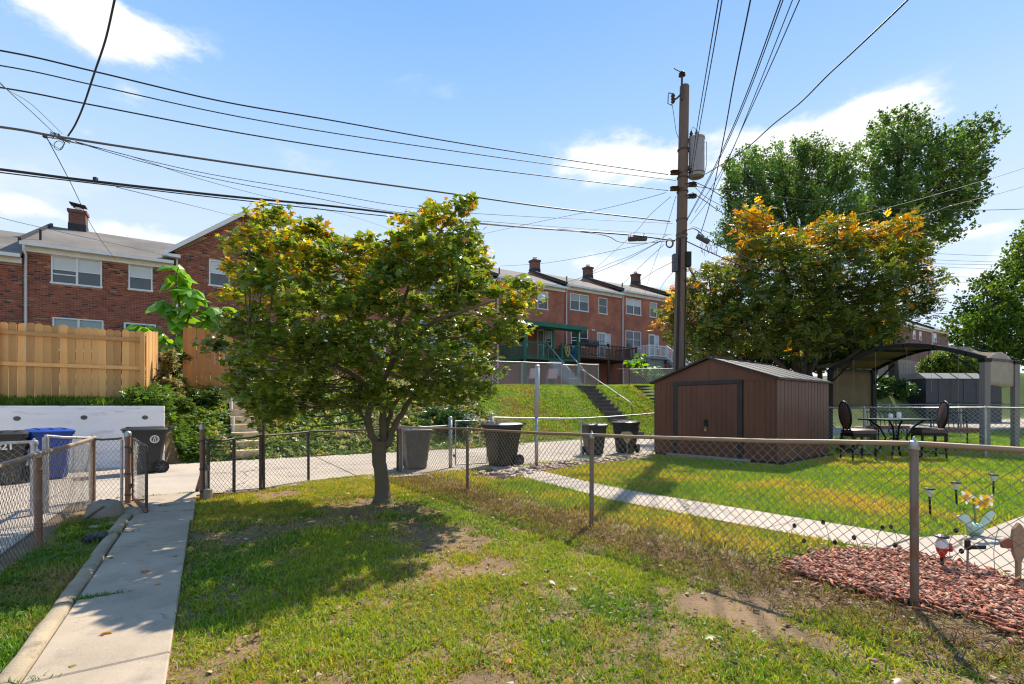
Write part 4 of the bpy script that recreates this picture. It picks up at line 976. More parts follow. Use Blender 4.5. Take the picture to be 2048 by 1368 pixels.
# yellow-green bush by the white stairs is added with the vegetation
# folding chairs on the bank behind the fence
for (px, lab, mt_) in ((1066, 'pink striped folding chair nearest the pipe pole on the bank', 'pink'), (1103, 'pink striped folding chair further right on the bank', 'pink')):
    a_, Y_ = onb(px, 21.4); z = HZ(a_, 21.4)
    t = thing('folding_chair', lab, 'chair', W(a_, 21.4, z), TH - R(50), 'folding chairs behind the pale fence')
    MB().loft([[Vector((-.25, -.2, .42)), Vector((.25, -.2, .42)), Vector((.25, .22, .40)), Vector((-.25, .22, .40))], [Vector((-.25, -.2, .46)), Vector((.25, -.2, .46)), Vector((.25, .22, .44)), Vector((-.25, .22, .44))]]).build('seat', M[mt_], t)
    MB().loft([[Vector((-.25, .22, .42)), Vector((.25, .22, .42)), Vector((.25, .26, .42)), Vector((-.25, .26, .42))], [Vector((-.25, .44, .98)), Vector((.25, .44, .98)), Vector((.25, .48, .98)), Vector((-.25, .48, .98))]]).build('backrest', M[mt_], t)
    for s_ in (-.27, .27):
        MB().tube([(s_, -.25, 0), (s_, .47, 1.0)], .014, 6).build('leg', M['galv'], t); MB().tube([(s_, .30, 0), (s_, -.2, .46)], .014, 6).build('leg', M['galv'], t)
# small tray table by the fence
a_, Y_ = onb(1150, 20.6); z = HZ(a_, 20.6)
t = thing('side_table', 'small pale side table behind the fence gate on the bank', 'table', W(a_, 20.6, z), TH)
MB().bb(-.28, .28, -.2, .2, .40, .43).build('tabletop', M['trim'], t)
for x in (-.24, .24):
    for y in (-.16, .16): MB().tube([(x, y, 0), (x, y, .40)], .014, 6).build('leg', M['galv'], t)

# ================================================================== STEPS IN THE BANK
def bank_steps(label, a0, a1, m, top_b, rail=None, width_side=True, b_end=None, riser=.185):
    bend = b_end or 14.25 + .1 * min(max(a0, 0), 14)
    zt = HZ((a0 + a1) / 2, top_b); n = int(round(zt / riser))
    t = thing('garden_steps', label, 'steps', W(a0, top_b, 0), TH)
    D = top_b - bend; w = a1 - a0
    for i in range(n):
        z = zt * (n - i) / n + .04; y0 = -D * i / n; y1 = -D * (i + 1) / n
        MB().bb(0, w, y1, y0, z - .42, z - .05).bb(-.01, w + .01, y1 - .03, y0 - .001, z - .05, z).build('step', m, t)
    return t, w, D, zt
s1a, _ = onb(1151, 19.2); s1b, _ = onb(1184, 19.2)
t, w, D, zt = bank_steps('dark stone steps climbing the grassy bank behind the wheeled carts', s1a, s1b, M['dark_stone'], 19.2)
MB().tube([(w + .12, 1.3, zt + .98), (w + .12, .9, zt + .95), (w + .12, -D * .72, zt * .28 + .92), (w + .12, -D * .80, zt * .2 + .85)], .022, 8).build('handrail', M['galv'], t)
for f_ in (.05, .5, .76): MB().tube([(w + .12, -D * f_, zt * (1 - f_) - .1), (w + .12, -D * f_, zt * (1 - f_) + .9)], .018, 8).build('rail_post', M['dark_steel'], t)
s1a, _ = onb(1262, 19.4); s1b, _ = onb(1292, 19.4)
t, w, D, zt = bank_steps('second flight of stone steps beside the shed, partly hidden by it', s1a, s1b, M['dark_stone'], 19.4)
MB().tube([(-.15, .9, zt + 1.0), (-.12, .0, zt + .95), (w * .9, -D * .7, zt * .3 + .92)], .022, 8).build('handrail', M['rust'], t)
for f_ in (.0, .45): MB().tube([(-.12 + f_ * 1.3, -D * f_, zt * (1 - f_) - .1), (-.12 + f_ * 1.3, -D * f_, zt * (1 - f_) + .93)], .022, 8).build('rail_post', M['dark_steel'], t)
s1a, _ = onb(459, 17.0); s1b, _ = onb(506, 17.0)
t, w, D, zt = bank_steps('pale timber steps half buried in the ivy bank left of the maple', s1a, s1b, M['wood_step'], 17.6, riser=.22)
MB().tube([(.05, -.8, zt * .8), (.05, -.8, zt * .8 + .55)], .03, 8).build('rail_post', M['white_paint'], t)
MB().tube([(.05, -1.9, zt * .4), (.05, -1.9, zt * .4 + .5)], .03, 8).build('rail_post', M['white_paint'], t)

# ================================================================== WHEELED CARTS
def cart(label, px, pbase, yaw, mbody, h=1.0, loc=None, logo=None, text=None, open_=0.0, group='wheeled refuse carts in the alley'):
    p = Vector(loc) if loc is not None else G(px, pbase)
    t = thing('refuse_cart', label, 'refuse cart', p, yaw, group)
    s = h / 1.0
    def ring(z, hw, y0, y1, c=.05):
        return [Vector((x * s, y * s, z * s)) for x, y in ((-hw + c, y0), (hw - c, y0), (hw, y0 + c), (hw, y1 - c), (hw - c, y1), (-hw + c, y1), (-hw, y1 - c), (-hw, y0 + c))]
    body = MB().loft([ring(.03, .21, -.26, .20), ring(.05, .225, -.275, .20), ring(.22, .235, -.29, .22), ring(.23, .245, -.295, .25), ring(.62, .275, -.33, .30), ring(.63, .285, -.34, .31), ring(.86, .30, -.36, .33), ring(.865, .325, -.385, .355), ring(.91, .325, -.385, .355)])
    bo = body.build('body', mbody, t); smooth_by_angle(bo, 30)
    lid = MB().loft([ring(.912, .33, -.41, .36), ring(.935, .335, -.415, .365), ring(.96, .31, -.37, .34), ring(.985, .22, -.25, .25)]).build('lid', mbody, t); smooth_by_angle(lid, 40)
    for x in (-.18, 0, .18): MB().bb((x - .02) * s, (x + .02) * s, -.33 * s, .30 * s, .958 * s, .985 * s).build('rib', mbody, lid)
    MB().tube([(-.24 * s, .35 * s, .90 * s), (-.24 * s, .46 * s, .95 * s), (.24 * s, .46 * s, .95 * s), (.24 * s, .35 * s, .90 * s)], .018 * s, 8).build('handle', mbody, t)
    for x in (-.27, .27):
        c = Vector((x * s, .24 * s, .135 * s)); w = MB().tube([c + Vector((-.03, 0, 0)), c + Vector((.03, 0, 0))], .135 * s, 18).build('wheel', M['rubber'], t); smooth_by_angle(w, 40)
        sx = .034 if x > 0 else -.034
        hb = MB()
        for k in range(6):
            an = k * math.pi / 3; q = c + Vector((sx, 0, 0)); hb.beam(q, q + Vector((0, .085 * math.cos(an), .085 * math.sin(an))), .008, .02)
        hb.tube([c + Vector((sx, 0, 0)), c + Vector((sx * 1.3, 0, 0))], .03, 10); hb.build('hub', M['plastic_grey'], w)
    MB().tube([(-.3 * s, .24 * s, .135 * s), (.3 * s, .24 * s, .135 * s)], .012, 6).build('axle', M['galv'], t)
    if logo:
        # round white city seal: ring and a simple obelisk-like figure
        cx = .2885 * s if logo == 'side' else 0.0
        def pt(u, v, d=0.0):
            if logo == 'side': z = .73 + v; return Vector(((.293 + (z - .73) * .055 + .004 + d) * s, (.12 + u) * s, z * s))
            z = .72 + v; return Vector((u * s, (-.3505 - (z - .72) * .08 - .004 - d) * s, z * s))
        mb = MB()
        for r0_, r1_ in ((.066, .082), (.050, .056)):
            for k in range(24):
                t0, t1 = k * math.pi / 12, (k + 1) * math.pi / 12
                mb.quad(pt(r0_ * math.cos(t0), r0_ * math.sin(t0)), pt(r1_ * math.cos(t0), r1_ * math.sin(t0)), pt(r1_ * math.cos(t1), r1_ * math.sin(t1)), pt(r0_ * math.cos(t1), r0_ * math.sin(t1)))
        mb.quad(pt(-.024, -.042), pt(-.010, -.042), pt(-.010, .0), pt(-.022, .0)); mb.quad(pt(.010, -.042), pt(.024, -.042), pt(.022, .0), pt(.010, .0))
        mb.quad(pt(-.030, .004), pt(.030, .004), pt(.022, .014), pt(-.022, .014)); mb.quad(pt(-.010, .018), pt(.010, .018), pt(.006, .044), pt(-.006, .044))
        mb.build('seal', M['logo_white'], t)
    if text:
        cu = bpy.data.curves.new('lettering', 'FONT'); cu.body = text; cu.size = .16; cu.align_x = 'CENTER'; cu.extrude = .001; cu.offset = .004
        ob = bpy.data.objects.new('lettering', cu); C.objects.link(ob)
        dg = bpy.context.evaluated_depsgraph_get(); me = bpy.data.meshes.new_from_object(ob.evaluated_get(dg)); bpy.data.objects.remove(ob)
        me.materials.clear(); me.materials.append(M['logo_white'])
        o = link('lettering', me, t, (0.0, -.352 * s, .66 * s)); o.rotation_euler = (R(90 + 4), 0, 0)
    return t
cart('black wheeled cart with a round white seal at the end of the white wall', 292, 946, R(-48), M['plastic_black'], .98, logo='side')
cart('black wheeled cart with white painted digits at the left edge of the photo', 0, 0, R(38), M['plastic_black'], .97, loc=P(10, 812, 8.7) - Vector((0, 0, CAM_H)), text='1821')
cart('blue wheeled cart between the black cart and the white wall', 0, 0, R(52), M['plastic_blue'], .99, loc=P(97, 812, 9.3) - Vector((0, 0, CAM_H)))
cart('dark grey wheeled cart behind the mesh at the yard corner', 829, 938, R(28), M['plastic_grey'], .94)
cart('black wheeled cart just right of the scroll topped gate', 1006, 932, R(-50), M['plastic_black'], 1.04)
cart('black wheeled cart behind the fence left of the pair near the steps', 1187, 910, R(10), M['plastic_black'], .93, group='pair of black carts near the steps')
cart('black wheeled cart behind the fence right of the pair near the shed', 1252, 906, R(-35), M['plastic_black'], .98, group='pair of black carts near the steps')
# tan tilted lid-like board in front of the right cart
# ================================================================== SHED
gc = G(1554, 931)
SH_RZ = TH + R(7.5)
t = thing('garden_shed', 'brown ribbed steel garden shed with a black low gable roof', 'shed', gc, SH_RZ)
SL, SW, SE, SR = 3.45, 3.35, 2.06, 2.66      # depth along x, front width along y, eave height, ridge height
MB().bb(.02, SL - .02, .02, SW - .02, 0.0, .09).build('base_rail', M['shed_dark'], t)
def ribbed(t, p0, p1, z0, z1, nrm, m, name='wall_panel', ribs=3, off=0.0, rib=.012):
    """one folded steel panel between two base points, a groove at its edges"""
    p0 = Vector(p0); p1 = Vector(p1); n = Vector(nrm); d = (p1 - p0); pts = []
    w = d.length; d.normalize(); prof = [(0.0, -rib), (.012, -rib), (.02, 0), (w * .48, 0), (w * .49, rib * .5), (w * .51, rib * .5), (w * .52, 0), (w - .02, 0), (w - .012, -rib), (w, -rib)]
    mb = MB(); a = [p0 + d * s_ + n * (q + off) for s_, q in prof]
    for i in range(len(a) - 1):
        mb.quad(a[i] + Vector((0, 0, z0)), a[i + 1] + Vector((0, 0, z0)), a[i + 1] + Vector((0, 0, z1)), a[i] + Vector((0, 0, z1)))
    return mb.build(name, m, t)
nf = (-1, 0, 0)
for (y0, y1) in ((.02, .26), (.26, .52), (.52, .80), (2.72, 2.93), (2.93, 3.13), (3.13, 3.33)): ribbed(t, (0, y1, 0), (0, y0, 0), .08, SE, nf, M['shed'])
n = 8
for i in range(n): ribbed(t, (SL * i / n, 0, 0), (SL * (i + 1) / n, 0, 0), .08, SE, (0, -1, 0), M['shed'])
for i in range(n): ribbed(t, (SL * (i + 1) / n, SW, 0), (SL * i / n, SW, 0), .08, SE, (0, 1, 0), M['shed'])
for i in range(8): ribbed(t, (SL, SW * i / 8, 0), (SL, SW * (i + 1) / 8, 0), .08, SE, (1, 0, 0), M['shed'])
MB().bb(.03, SL - .03, .03, SW - .03, .09, SE - .02).build('inner_frame', M['shed_dark'], t)
MB().bb(-.045, .0, .80, 2.72, SE - .10, SE + .0).build('door_header', M['shed_dark'], t)
for (y0, y1) in ((.80, .93), (2.58, 2.72)): MB().bb(-.035, .0, y0, y1, .09, SE - .10).build('door_jamb', M['shed_dark'], t)
MB().bb(-.06, -.0, .6, 2.9, .03, .09).build('door_track', M['galv'], t)
for (y0, y1) in ((.93, 1.755), (1.76, 2.58)):
    d = MB(); k = 6; ww = (y1 - y0) / k
    dd = None
    d.bb(-.030, -.002, y0, y1, .10, SE - .11)
    for i in range(1, k): d.bb(-.036, -.030, y0 + ww * i - .008, y0 + ww * i + .008, .13, SE - .14)
    d.build('door', M['shed'], t)
MB().bb(-.055, -.037, 1.70, 1.80, .86, 1.04).build('hasp', M['black_iron'], t)
pl_ = MB().bb(-.068, -.05, 1.722, 1.772, .74, .81).build('padlock', mat('brass', (.5, .36, .16), .35, .8), t)
MB().tube([(-.058, 1.73, .81), (-.058, 1.735, .87), (-.058, 1.76, .87), (-.058, 1.765, .81)], .005, 6).build('shackle', M['galv'], pl_)
for (x, s_) in ((0, -1), (SL, 1)):
    g_ = MB(); xx = x + s_ * .012
    for (ya, yb) in ((-.03, SW / 2 - .004), (SW / 2 + .004, SW + .03)):
        za = SE + .0; zr_ = SR - .03
        z_at = lambda y: SE + .0 + (zr_ - SE) * (1 - abs(y - SW / 2) / (SW / 2 + .03))
        q = [Vector((xx, ya, SE - .03)), Vector((xx, yb, SE - .03)), Vector((xx, yb, max(z_at(yb), SE))), Vector((xx, ya, max(z_at(ya), SE)))]
        g_ = MB().loft([q, [p + Vector((-s_ * .02, 0, 0)) for p in q]]); g_.build('gable_panel', M['shed'], t)
rf_ = []
for s_ in (0, 1):
    ye = -.07 if s_ == 0 else SW + .07
    q = [Vector((-.10, ye, SE - .005)), Vector((SL + .08, ye, SE - .005)), Vector((SL + .08, SW / 2, SR)), Vector((-.10, SW / 2, SR))]
    r_ = MB().loft([q, [p + Vector((0, 0, .018)) for p in q]]).build('roof', M['shed_roof'], t)
    for k in range(1, 5):
        x = -.10 + (SL + .18) * k / 5
        MB().beam((x, ye, SE + .02), (x, SW / 2, SR + .025), .02, .008).build('seam', M['shed_roof'], r_)
    MB().beam((-.105, ye, SE + .002), (-.105, SW / 2, SR + .008), .02, .05).build('edge_trim', M['shed_dark'], r_)
    MB().bb(-.10, SL + .08, ye - .008 if s_ == 0 else ye, ye if s_ == 0 else ye + .008, SE - .03, SE + .02).build('eave_trim', M['shed_dark'], r_)
MB().beam((-.10, SW / 2, SR + .02), (SL + .08, SW / 2, SR + .02), .14, .02).build('ridge_cap', M['shed_roof'], t)
# pebbles round the shed base
SHW = lambda x, y: gc + Matrix.Rotation(SH_RZ, 3, 'Z') @ Vector((x, y, 0))

# ================================================================== PIPE POLE AND STONE BED
g = G(1073, 936)
t = thing('pipe_pole', 'thin pale grey pipe pole standing in the stone bed', 'pole', g)
MB().tube([(0, 0, -.05), (0, 0, 1.16)], .040, 12).build('lower_pipe', M['galv'], t, True)
p2 = MB().tube([(0, 0, 1.16), (.02, 0, 2.30)], .052, 12).build('upper_pipe', mat('grey_pipe_paint', (.42, .42, .44), .5, noise=(8, .1)), t, True)
MB().lathe((.02, 0, 2.28), [(.056, 0), (.056, .03), (.03, .05), (.003, .055)], 12).build('cap', M['galv'], t)

# ================================================================== CANOPY (PERGOLA) AND PATIO SETS
Pq = {1: Vector((14.0, 18.8, 0)), 4: Vector((12.0, 18.3, 0)), 2: Vector((13.65, 14.0, 0)), 3: Vector((15.3, 14.75, 0))}
t = thing('patio_canopy', 'arched dark framed patio canopy with tan canvas behind the dining set', 'canopy', (0, 0, 0))
for k, (m_, r_) in {1: (M['black_iron'], .16), 4: (M['black_iron'], .13), 2: (M['taupe'], .165), 3: (M['taupe'], .145)}.items():
    p = Pq[k]; o = MB().box((p.x, p.y, 1.36), (r_, r_, 2.76)).build('column', m_, t); o.rotation_euler = (0, 0, 0)
    MB().box((p.x, p.y, 2.72), (r_ + .05, r_ + .05, .10)).build('capital', M['black_iron'], o)
zc = 2.78
def archp(A, B, f, rise=.62): return A.lerp(B, f) + Vector((0, 0, zc + rise * math.sin(math.pi * f)))
for (A, B) in ((Pq[4], Pq[2]), (Pq[1], Pq[3])):
    pts = [archp(A, B, i / 14) for i in range(15)]
    mb = MB()
    for i in range(14): mb.beam(pts[i], pts[i + 1] + (pts[i + 1] - pts[i]) * .03, .07, .13)
    mb.build('arch_beam', M['black_iron'], t)
    for s_, q in ((0, A), (1, B)):
        d = (B - A).normalized() * (1 if s_ == 0 else -1)
        MB().tube([q + Vector((0, 0, 2.05)), q + d * .12 + Vector((0, 0, 2.35)), q + d * .42 + Vector((0, 0, 2.62)), q + d * .8 + Vector((0, 0, 2.98))], .03, 8).build('knee_brace', M['black_iron'], t)
for f_ in (0, .18, .36, .54, .72, .9, 1.0):
    a_ = archp(Pq[4], Pq[2], f_); b_ = archp(Pq[1], Pq[3], f_); d = (b_ - a_) * .04
    MB().beam(a_ - d + Vector((0, 0, -.02)), b_ + d + Vector((0, 0, -.02)), .05, .07).build('cross_bar', M['black_iron'], t)
# sling canvas
n1, n2 = 40, 5; v = []
for i in range(n1 + 1):
    f_ = i / n1
    for j in range(n2 + 1):
        g_ = .03 + .94 * j / n2; a_ = archp(Pq[4], Pq[2], f_); b_ = archp(Pq[1], Pq[3], f_)
        sag = .07 * abs(math.sin(f_ * math.pi / .18)) ; v.append(tuple(a_.lerp(b_, g_) + Vector((0, 0, .07 - sag + .015 * math.sin(j * 2 + i)))))
mb = MB(); mb.v = v; mb.f = [(i * (n2 + 1) + j, i * (n2 + 1) + j + 1, (i + 1) * (n2 + 1) + j + 1, (i + 1) * (n2 + 1) + j) for i in range(n1) for j in range(n2)]
o = mb.build('canvas', M['tan_fabric'], t, True); md = o.modifiers.new('s', 'SOLIDIFY'); md.thickness = .01
def drop(A, B, z0, z1, top_arch, name, m, off=Vector((0, 0, 0)), ragged=0.0):
    n = 12; mb = MB(); v = []
    for j in range(7):
        for i in range(n + 1):
            f_ = i / n; zz = z1 + top_arch * math.sin(math.pi * f_); zb = z0 + ragged * math.sin(f_ * 7) * .5
            p = A.lerp(B, .04 + .92 * f_) + off; zz = zb + (zz - zb) * j / 6
            v.append((p.x + .015 * math.sin(i * 1.3 + j), p.y + .02 * math.sin(i * 1.9), zz))
    mb.v = v; mb.f = [(j * (n + 1) + i, j * (n + 1) + i + 1, (j + 1) * (n + 1) + i + 1, (j + 1) * (n + 1) + i) for j in range(6) for i in range(n)]
    o = mb.build(name, m, t, True); md = o.modifiers.new('s', 'SOLIDIFY'); md.thickness = .012
drop(Pq[4], Pq[1], 1.30, 2.70, .05, 'side_curtain', M['tan_fabric'])
drop(Pq[2], Pq[3], 1.98, 2.72, .28, 'side_curtain', mat('taupe_canvas', (.50, .41, .32), .9, noise=(3, .12), trans=.2), ragged=.06)
# little chandelier hanging under the arch
c = archp(Pq[1], Pq[3], .45) + Vector((0, 0, -.12)); q = thing('chandelier', 'small black wire chandelier hanging from the canopy arch', 'chandelier', c)
MB().tube([(0, 0, .1), (0, 0, -.25)], .008, 6).build('stem', M['black_iron'], q)
for k in range(6):
    an = k * math.pi / 3; e = Vector((math.cos(an), math.sin(an), 0))
    MB().tube([(0, 0, -.25), e * .12 + Vector((0, 0, -.40)), e * .24 + Vector((0, 0, -.32)), e * .27 + Vector((0, 0, -.22))], .009, 6).build('arm', M['black_iron'], q)
# globe lamp string posts omitted: thin pale strings of lights hanging from the canopy edge
for f_ in (.05, .18, .34, .55, .7, .85):
    a_ = archp(Pq[4], Pq[2], f_) + Vector((.0, -.08, .05)); ln = 1.3 if f_ < .5 else 1.5
    o = MB().tube([a_, a_ - Vector((0, 0, ln))], .0045, 4).build('light_string', mat('string_light', (.28, .26, .18), .4) if 'sl' not in M else M['sl'], None); M.setdefault('sl', o.data.materials[0])
    lab = ['thin hanging light string at the left end of the canopy', 'thin hanging light string second from the left on the canopy', 'thin hanging light string third from the left on the canopy', 'thin hanging light string past the middle of the canopy', 'thin hanging light string second from the right column', 'thin hanging light string next to the right taupe column'][[.05, .18, .34, .55, .7, .85].index(f_)]
    tag(o, lab, 'light string', 'light strings hanging from the patio canopy')
def dining_chair(label, loc, rz):
    t = thing('patio_chair', label, 'chair', loc, rz, 'tall patio chairs at the glass table')
    s_ = MB().loft([[Vector((x, y, .72)) for x, y in ((-.26, -.25), (.26, -.28), (.26, .28), (-.26, .25))], [Vector((x, y, .80)) for x, y in ((-.26, -.25), (.27, -.29), (.27, .29), (-.26, .25))], [Vector((x, y, .83)) for x, y in ((-.22, -.2), (.22, -.24), (.22, .24), (-.22, .2))]]).build('seat', M['seat'], t); smooth_by_angle(s_, 50)
    MB().bb(-.27, .27, -.27, .27, .64, .715).build('seat_frame', M['black_iron'], t)
    for x, y in ((-.25, -.24), (-.25, .24), (.24, -.26), (.24, .26)): MB().tube([(x, y, .66), (x * 1.05, y, .3), (x * 1.12, y * 1.04, 0)], [.03, .025, .022], 8).build('leg', M['black_iron'], t)
    for y in (-.24, .24): MB().tube([(-.25, y, .2), (.25, y * 1.08, .2)], .012, 6).build('stretcher', M['black_iron'], t)
    el = lambda r1, r2, x, th_: [Vector((x - .12 * (r2 * math.sin(k * math.pi / 10)) + th_, r1 * math.cos(k * math.pi / 10), 1.17 + r2 * math.sin(k * math.pi / 10))) for k in range(20)]
    b_ = MB().loft([el(.18, .29, -.31, .035), el(.205, .315, -.31, .02), el(.205, .315, -.31, -.02), el(.18, .29, -.31, -.035)]).build('backrest', M['seat'], t); smooth_by_angle(b_, 50)
    ring = el(.235, .345, -.31, 0); MB().tube(ring + [ring[0], ring[1]], .024, 8, cap=False).build('back_frame', M['black_iron'], t)
    for y in (-.1, .1): MB().tube([(-.25, y * 1.8, .70), (-.28, y * 1.2, .86)], .02, 8).build('back_support', M['black_iron'], t)
    return t
dining_chair('tall patio chair with an oval brown back left of the glass table', P(1716, 812, 12.2) - Vector((0, 0, CAM_H)), R(-4))
dining_chair('tall patio chair with an oval brown back right of the glass table', P(1857, 812, 12.6) - Vector((0, 0, CAM_H)), R(163))
tc_ = P(1792, 812, 12.8) - Vector((0, 0, CAM_H))
t = thing('patio_table', 'tall glass topped patio table with curled iron legs', 'table', tc_, R(8))
MB().bb(-.72, .72, -.42, .42, 1.045, 1.065).build('tabletop', M['tabletop'], t)
MB().tube([(-.72, -.42, 1.04), (.72, -.42, 1.04), (.72, .42, 1.04), (-.72, .42, 1.04), (-.72, -.42, 1.04)], .018, 6, cap=False).build('top_rim', M['black_iron'], t)
for sx in (-1, 1):
    for sy in (-1, 1):
        MB().tube([(sx * .52, sy * .30, 1.03), (sx * .30, sy * .2, .85), (sx * .18, sy * .12, .55), (sx * .30, sy * .2, .25), (sx * .46, sy * .30, .0)], .024, 8).build('leg', M['black_iron'], t)
        q = [Vector((sx * (.36 + .10 * math.cos(k * .6) * (1 - k * .05)), sy * .22, .72 + .12 * math.sin(k * .6) * (1 - k * .05))) for k in range(12)]
        MB().tube(q, .012, 6).build('scroll', M['black_iron'], t)
MB().tube([(-.18, 0, .55), (.18, 0, .55)], .02, 6).build('brace', M['black_iron'], t)
for k, (x, lab) in enumerate(((-.1, 'glass jar on the patio table'), (.12, 'taller glass jar on the patio table'))):
    o = MB().lathe((tc_.x + x, tc_.y + .05, 1.066), [(.04, 0), (.05, .02), (.05, .11 + k * .04), (.035, .13 + k * .04)], 12).build('jar', M['clear']); smooth_by_angle(o, 50); tag(o, lab, 'jar')
# second set, beyond the bright fence
def low_bench(label, loc, rz):
    t = thing('patio_bench', label, 'bench', loc, rz)
    MB().bb(-.6, .6, -.25, .25, .62, .72).build('seat', M['terracotta'], t)
    for x in (-.55, .55):
        for y in (-.2, .2): MB().tube([(x, y, 0), (x, y, .62)], .022, 6).build('leg', M['black_iron'], t)
    MB().tube([(-.6, .25, .7), (-.6, .3, 1.2), (.6, .3, 1.2), (.6, .25, .7)], .022, 6).build('back_frame', M['black_iron'], t)
    for k in range(7): x = -.5 + k / 6; MB().tube([(x, .26, .72), (x, .3, 1.2)], .012, 5).build('back_bar', M['black_iron'], t)
low_bench('black iron bench with a reddish seat under the canopy', P(1915, 812, 14.6) - Vector((0, 0, CAM_H)), R(5))
low_bench('black iron bench with a reddish seat behind the glass table', P(1775, 812, 16.6) - Vector((0, 0, CAM_H)), R(8))

# ================================================================== THINGS FAR RIGHT
def far_shed():
    A = P(1852, 802, 40); z0 = P(1852, 800, 40).z
    t = thing('storage_shed', 'charcoal storage shed with a pale gambrel roof among the trees', 'shed', (A.x, A.y, 0), R(3))
    L = 6.6; z1 = CAM_H + (812 - 757) * 40 / 970; z2 = CAM_H + (812 - 745) * 40 / 970
    MB().bb(0, L, 0, 3, -.2, z1 - .02).build('wall', M['dark_shed'], t)
    q = [Vector((-.1, -.1, z1)), Vector((-.1, .6, z2)), Vector((-.1, 2.4, z2)), Vector((-.1, 3.1, z1))]
    r_ = MB().loft([q, [p + Vector((L + .2, 0, 0)) for p in q]]).build('roof', mat('pale_resin_roof', (.33, .31, .28), .7, noise=(2, .1)), t)
    for k in range(1, 5): MB().beam((L * k / 5, -.11, z1 + .02), (L * k / 5, .6, z2 + .02), .06, .03).build('seam', M['dark_shed'], r_)
    for k in range(1, 6): MB().bb(L * k / 6 - .03, L * k / 6 + .03, -.03, -.001, .3, z1 - .1).build('batten', M['plastic_grey'], t)
    MB().bb(-.02, L + .02, -.05, -.001, 1.55, 1.68).build('band', M['rubber'], t)
far_shed()
a_l, _ = onb(1762, 24); a_r2, _ = onb(1846, 24)
plank_fence('far weathered grey plank fence seen under the canopy arch', 0, 0, 0, HZ(a_l, 24) - .3, 2.3, M['wood_grey'], False, origin=W(a_l - 2, 24, 0), rz=TH, L=a_r2 - a_l + 2, pw=.30)

# ================================================================== UTILITY POLE
YP = 15.5
pb = P(1355, 812, YP); pb.z = 0
ptop = P(1369, 172, YP)
t = thing('utility_pole', 'tall brown timber utility pole rising behind the shed', 'pole', pb)
H_ = ptop.z; lx = ptop.x - pb.x
pp = lambda z, dx=0, dy=0: Vector((lx * z / H_ + dx, dy, z))
smooth_by_angle(MB().tube([pp(-.3), pp(2), pp(5), pp(8), pp(H_ - .02), pp(H_)], [.20, .195, .175, .16, .145, .135], 16).build('shaft', M['pole'], t), 50)
zpx = lambda py: CAM_H + (812 - py) * YP / 970
dxp = lambda px, py: (px - 1024) / 970 * YP - pb.x
# top pin
MB().tube([pp(zpx(205), -.14, -.16), pp(zpx(160), -.14, -.16)], .035, 8).build('pin_bracket', M['dark_steel'], t)
MB().lathe(pp(zpx(160), -.14, -.16), [(.05, 0), (.11, .03), (.06, .07), (.10, .10), (.05, .16), (.02, .18)], 12).build('pin_insulator', M['porcelain'], t)
MB().tube([pp(zpx(152), -.14, -.16), pp(zpx(146), -.35, -.16), pp(zpx(143), -.40, -.16)], .012, 6).build('jumper', M['cable'], t)
# fuse cut-out on its bracket
MB().tube([pp(zpx(192), -.12, -.14), pp(zpx(203), -.3, -.14), pp(zpx(206), -.40, -.14)], .03, 8).build('cutout_bracket', M['dark_steel'], t)
c = Vector((dxp(1343, 0), -.14, zpx(212)))
fu = MB().lathe(c, [(.035, 0), (.07, .05), (.04, .09), (.07, .14), (.04, .18), (.07, .23), (.035, .30)], 10).build('fuse_insulator', M['porcelain'], t)
MB().tube([c + Vector((0, 0, .30)), c + Vector((-.14, 0, .33)), c + Vector((-.16, 0, .0)), c + Vector((-.02, 0, -.06))], .022, 6).build('fuse_tube', M['galv'], fu)
MB().tube([c + Vector((-.02, 0, -.06)), Vector((dxp(1349, 0), -.16, zpx(270))), Vector((dxp(1353, 0), -.17, zpx(281))), Vector((dxp(1357, 0), -.17, zpx(283)))], .009, 5).build('lead_wire', M['cable_grey'], t)
# spool insulators
for (py, side) in ((348, -1), (380, -1), (345, 1), (372, 1), (395, 1)):
    z = zpx(py)
    for k, dx in enumerate((.24, .34) if side < 0 else (.22, .32)):
        cc_ = pp(z, side * dx + (0), -.10)
        sp = MB().lathe(cc_ + Vector((0, 0, -.06)), [(.04, -.01), (.10, .015), (.055, .06), (.10, .105), (.04, .13)], 10).build('spool_insulator', M['porcelain'], t); smooth_by_angle(sp, 50)
    MB().tube([pp(z, 0, -.15), pp(z, side * .42, -.10)], .018, 6).build('bracket_arm', M['dark_steel'], t)
for py in (300, 356, 384, 440, 470, 478, 540): MB().lathe(pp(zpx(py)), [(.172, -.02), (.182, -.018), (.182, .018), (.172, .02)], 16).build('band', M['dark_steel'], t)
MB().bb(dxp(1343, 0), dxp(1350, 0) + .02, -.20, -.02, zpx(545), zpx(511)).build('terminal_box', M['plastic_grey'], t)
MB().bb(dxp(1370, 0) - .03, dxp(1378, 0), -.22, .0, zpx(535), zpx(507)).build('splice_box', M['rubber'], t)
for k in range(5):
    x0 = dxp(1372 + k * 2, 0); MB().tube([(x0 - .05, -.18, zpx(535)), (x0 + .12, -.2, zpx(552 + k * 3)), (x0 + .05, -.2, zpx(575 + k * 6)), (x0 - .12, -.18, zpx(562))], .008, 5).build('loose_wire', M['cable'], t)
for k, x in enumerate((-.14, -.09, .11)): MB().tube([pp(.0, x, -.17), pp(3, x, -.165), pp(5.6, x, -.16), pp(zpx(480), x * .9, -.15)], .017, 6).build('riser_cable', M['cable'], t)
# coil of spare cable
cp = MB(); cc_ = Vector((dxp(1337, 0), -.12, zpx(489)))
for q in range(4): cp.tube([cc_ + Vector(((.125 - q * .012) * math.cos(k * .42 + q), .01 * q, (.15 - q * .015) * math.sin(k * .42 + q))) for k in range(16)], .008, 5)
cp.build('cable_coil', M['cable_grey'], t)
